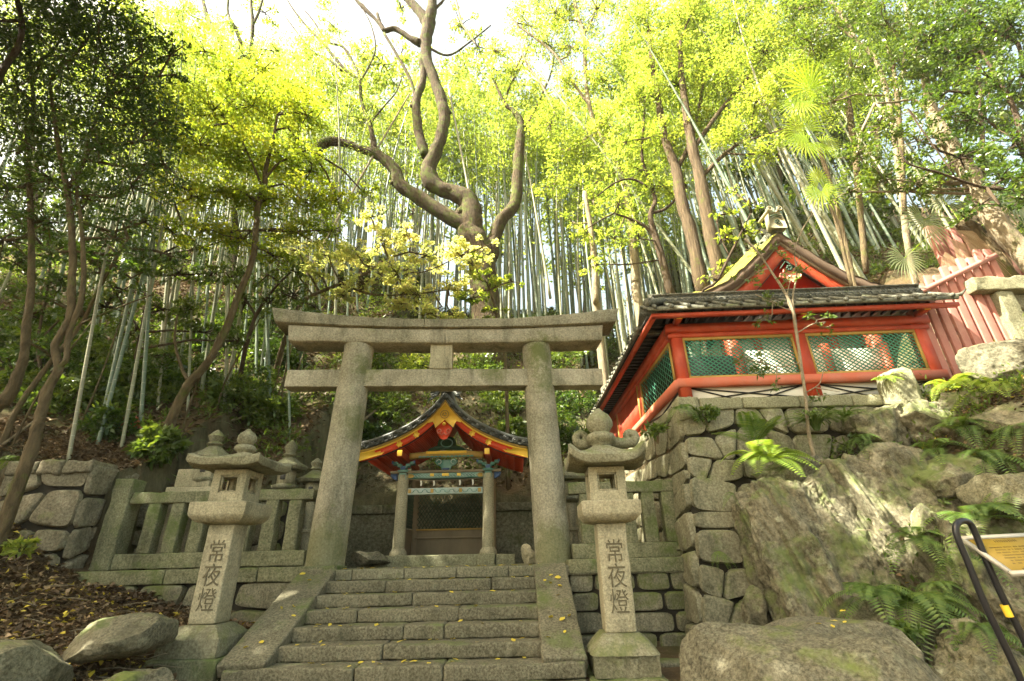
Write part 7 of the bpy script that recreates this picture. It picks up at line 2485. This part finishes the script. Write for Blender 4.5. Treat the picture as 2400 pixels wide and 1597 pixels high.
for i, (x, y, lab, grp, s) in enumerate(spots):
    o = protos[i] if i < len(protos) else copy_tree(protos[int(rb.integers(0, len(protos)))])
    o.rotation_mode = 'ZYX'
    o.location = (x, y, ground_z(x, y) - .05)
    o.rotation_euler = (rb.uniform(-.05, .05), rb.uniform(-.05, .05), rb.uniform(0, 6.28))
    if grp == 'bamboo beside the mossy roof': o.rotation_euler = (rb.uniform(-.03, .03), rb.uniform(-.22, -.10), rb.uniform(0, 6.28))
    if 'left' in grp: q_ = .72
    else: q_ = 1.0
    if 'left' in grp: o.rotation_euler = (rb.uniform(-.05, .05), rb.uniform(-.21, -.06), rb.uniform(0, 6.28))
    if grp == 'bamboo behind the hall': o.rotation_euler = (rb.uniform(-.04, .04), rb.uniform(-.20, -.02), rb.uniform(0, 6.28))
    q = s * rb.uniform(.8, 1.1)
    o.scale = (q * q_, q * q_, s)
    tag(o, lab, 'bamboo', grp)
# the far part of the grove, past what one could count
rf_ = np.random.default_rng(321)
mbc, mbl = MB(), MB()
c_ = 0
while c_ < 420:
    x, y = rf_.uniform(-34, 30), rf_.uniform(21.5, 36)
    if abs(x) > y * 1.15: continue
    z = ground_z(x, y)
    if y > 27 and -8 < x < 9: continue
    H = rf_.uniform(13, 19); lx, ly = rf_.normal(size=2) * .8
    if abs(x) > 8: lx -= 1.2
    P = np.array([[x + lx * t * t, y + ly * t * t, z - .3 + H * t] for t in np.linspace(0, 1, 7)])
    mbc.tube(P, .065 * np.linspace(1, .25, 7), 5, cap=False)
    m = 150
    k = rf_.integers(3, 7, m); Q = P[k] + rf_.normal(size=(m, 3)) * [.9, .9, 1.1]
    mbl.leaves(Q, rf_.normal(size=(m, 3)) - [0, 0, .4], rf_.normal(size=(m, 3)) * .6 + [0, 0, 1], rf_.uniform(.22, .42, m), rf_.uniform(.07, .12, m), .12)
    c_ += 1
for V_ in mbl.V: mbc.V.append(V_)
for f_, _ in mbl.F: mbc.F.append((f_ + mbc.n, 1))
mbc.n += mbl.n
tag(mbc.build('far_bamboo', [MAT['bamboo'], MAT['bamboo_leaf']]), 'far thin bamboo stems and leaves merging deep in the grove', 'bamboo', kind='stuff')
# a few fallen leaning culms crossing the grove
for i, (A, B, Ya, Yb, w_, lab) in enumerate((((1700, 745), (1250, 150), 17, 17.5, 9, 'long bamboo leaning left across the grove right of the crooked tree'), ((1290, 700), (1225, 330), 19, 19, 7, 'bamboo pole leaning against the right limb of the crooked tree'), ((1170, 740), (1050, 200), 19.5, 19, 8, 'bamboo leaning across the trunk of the crooked tree'), ((620, 860), (960, 220), 17, 20, 7, 'dead bamboo slanting up to the right through the left canopy'))):
    a, b = atY(A[0], A[1], Ya), atY(B[0], B[1], Yb)
    a[2] = ground_z(a[0], a[1]) - .1 if abs(a[2] - ground_z(a[0], a[1])) < 3 else a[2]
    mb = MB(tuple(a)); mid = (a + b) / 2 + np.array([0, 0, .3])
    P, _ = smooth_line([a, mid, b], [1, 1, 1], 8)
    mb.tube(P, np.linspace(pxr(a, w_) / 2, pxr(b, w_ * .5) / 2, len(P)), 8)
    tag(mb.build('leaning_bamboo', MAT['palebark'] if i == 3 else MAT['bamboo'], smooth=True, loc=tuple(a)), lab, 'bamboo pole')

# ================================================================== unseen trees added behind and left of the camera to block sun
LIT = [(1890, 1165, 7.5, .25), (2000, 1170, 7.3, .34), (2060, 1200, 7.3, .45), (2120, 1180, 7.3, .22), (2030, 1270, 7.3, .2), (2130, 940, 8.2, .5), (2200, 900, 8.2, .4), (2350, 870, 7.7, .5), (2210, 640, 8.8, .8), (2250, 720, 8.8, .6), (2290, 600, 9.3, .7), (2320, 540, 8.6, .8), (2370, 590, 8.4, .6),
       (1800, 640, 11.4, 1.0), (1740, 660, 11.4, 1.0), (2250, 1250, 6.8, .25), (640, 1385, 8.2, .22), (480, 1430, 7.8, .3), (250, 1480, 6.4, .25), (130, 1500, 5.9, .3), (120, 1110, 8.8, .22), (1740, 895, 8.85, .25), (1800, 1110, 8.0, .35), (2170, 540, 8.8, .6), (730, 1240, 10.9, .2), (860, 1230, 13.7, .3), (900, 1260, 13.5, .25), (1850, 1130, 7.8, .3), (330, 1050, 9.8, .3)]
LC = np.array([atY(a, b, c) for a, b, c, _ in LIT]); LR = np.array([d for *_, d in LIT])


def keep_lit(P):
    ok = np.ones(len(P), bool)
    for c, rr in zip(LC, LR):
        v = P - c
        al = v @ SUN
        dd = np.linalg.norm(v - al[:, None] * SUN, axis=1)
        ok &= ~((al > 0) & (dd < rr * 1.15))
    return ok


rs_ = np.random.default_rng(8)
# the ground the shade must cover, carried up along the sun's direction
for (label, bx, by, hs, xr, yr, zr, n) in (('unseen added tree behind the camera to the left, shading the steps', -12, -3, (9, 15), (-9.5, 5.5), (3.5, 10.5), (-1, 1.5), 15000),
                                          ('second unseen added tree left of the steps, blocking the sun', -17, 2, (11, 17), (-4, 9.5), (6.0, 13.5), (.0, 5.0), 15000),
                                          ('third unseen added tree high on the left, dimming the grove', -26, 6, (14, 22), (-24, -4.0), (9.5, 23), (1.0, 12.0), 34000)):
    t = thing('added_shade_tree', label, 'tree', (bx, by, -1.3))
    tx = rs_.uniform(*xr, n); ty = rs_.uniform(*yr, n); tz = rs_.uniform(*zr, n)
    h = rs_.uniform(*hs, n)
    T = np.stack([tx, ty, tz], -1)
    # clump: use noise to leave small gaps
    P = T + SUN[None, :] * ((h - tz) / SUN[2])[:, None]
    g = fbm(np.stack([tx * .7, ty * .7, h * .5], -1), 3, 4)
    k = (g > -.62) & keep_lit(P)  # added crown cut open so sun reaches the chosen spots
    P = P[k]
    # nothing inside the view
    d = P - EYE
    cz_ = d[:, 1] * math.cos(PITCH) + d[:, 2] * math.sin(PITCH)
    cu = d[:, 0] / np.maximum(cz_, .01); cv = (-d[:, 1] * math.sin(PITCH) + d[:, 2] * math.cos(PITCH)) / np.maximum(cz_, .01)
    inside = (cz_ > 0) & (np.abs(cu) < 1.16) & (np.abs(cv) < .83)
    P = P[~inside]
    mb = MB()
    m = len(P)
    N = rs_.normal(size=(m, 3)) * .4 + SUN
    L_ = rs_.uniform(.28, .5, m)
    mb.leaves(P, rs_.normal(size=(m, 3)), N, L_, L_ * .55, .1)
    part(mb, 'crown', MAT['dark_leaf'], t)
    c = P.mean(axis=0)
    mb = MB()
    mb.tube(smooth_line([(bx, by, -1.5), (bx + .3, by, 3), ((bx + c[0]) / 2, (by + c[1]) / 2, 8), (c[0], c[1], c[2])], [.4, .33, .22, .1], 5)[0], np.linspace(.4, .1, 16), 12)
    part(mb, 'trunk', MAT['trunk'], t, True)

# ================================================================== the air: a faint veil of light between the trees
mb = MB()
mb.box(-112, 112, -92, 122, -9, 60)
hz = tag(mb.build('haze', None), 'thin bright haze in the air between the trees', 'haze', kind='stuff')
hm = bpy.data.materials.new('haze_air'); hm.use_nodes = True
hm.node_tree.nodes.clear()
ho = hm.node_tree.nodes.new('ShaderNodeOutputMaterial')
hv = hm.node_tree.nodes.new('ShaderNodeVolumePrincipled')
hv.inputs['Color'].default_value = (0.95, 0.95, 0.85, 1)
hv.inputs['Density'].default_value = 0.0004
hm.node_tree.links.new(hv.outputs[0], ho.inputs['Volume'])
hz.data.materials.clear(); hz.data.materials.append(hm)
scene.cycles.volume_bounces = 0
scene.cycles.volume_step_rate = 10
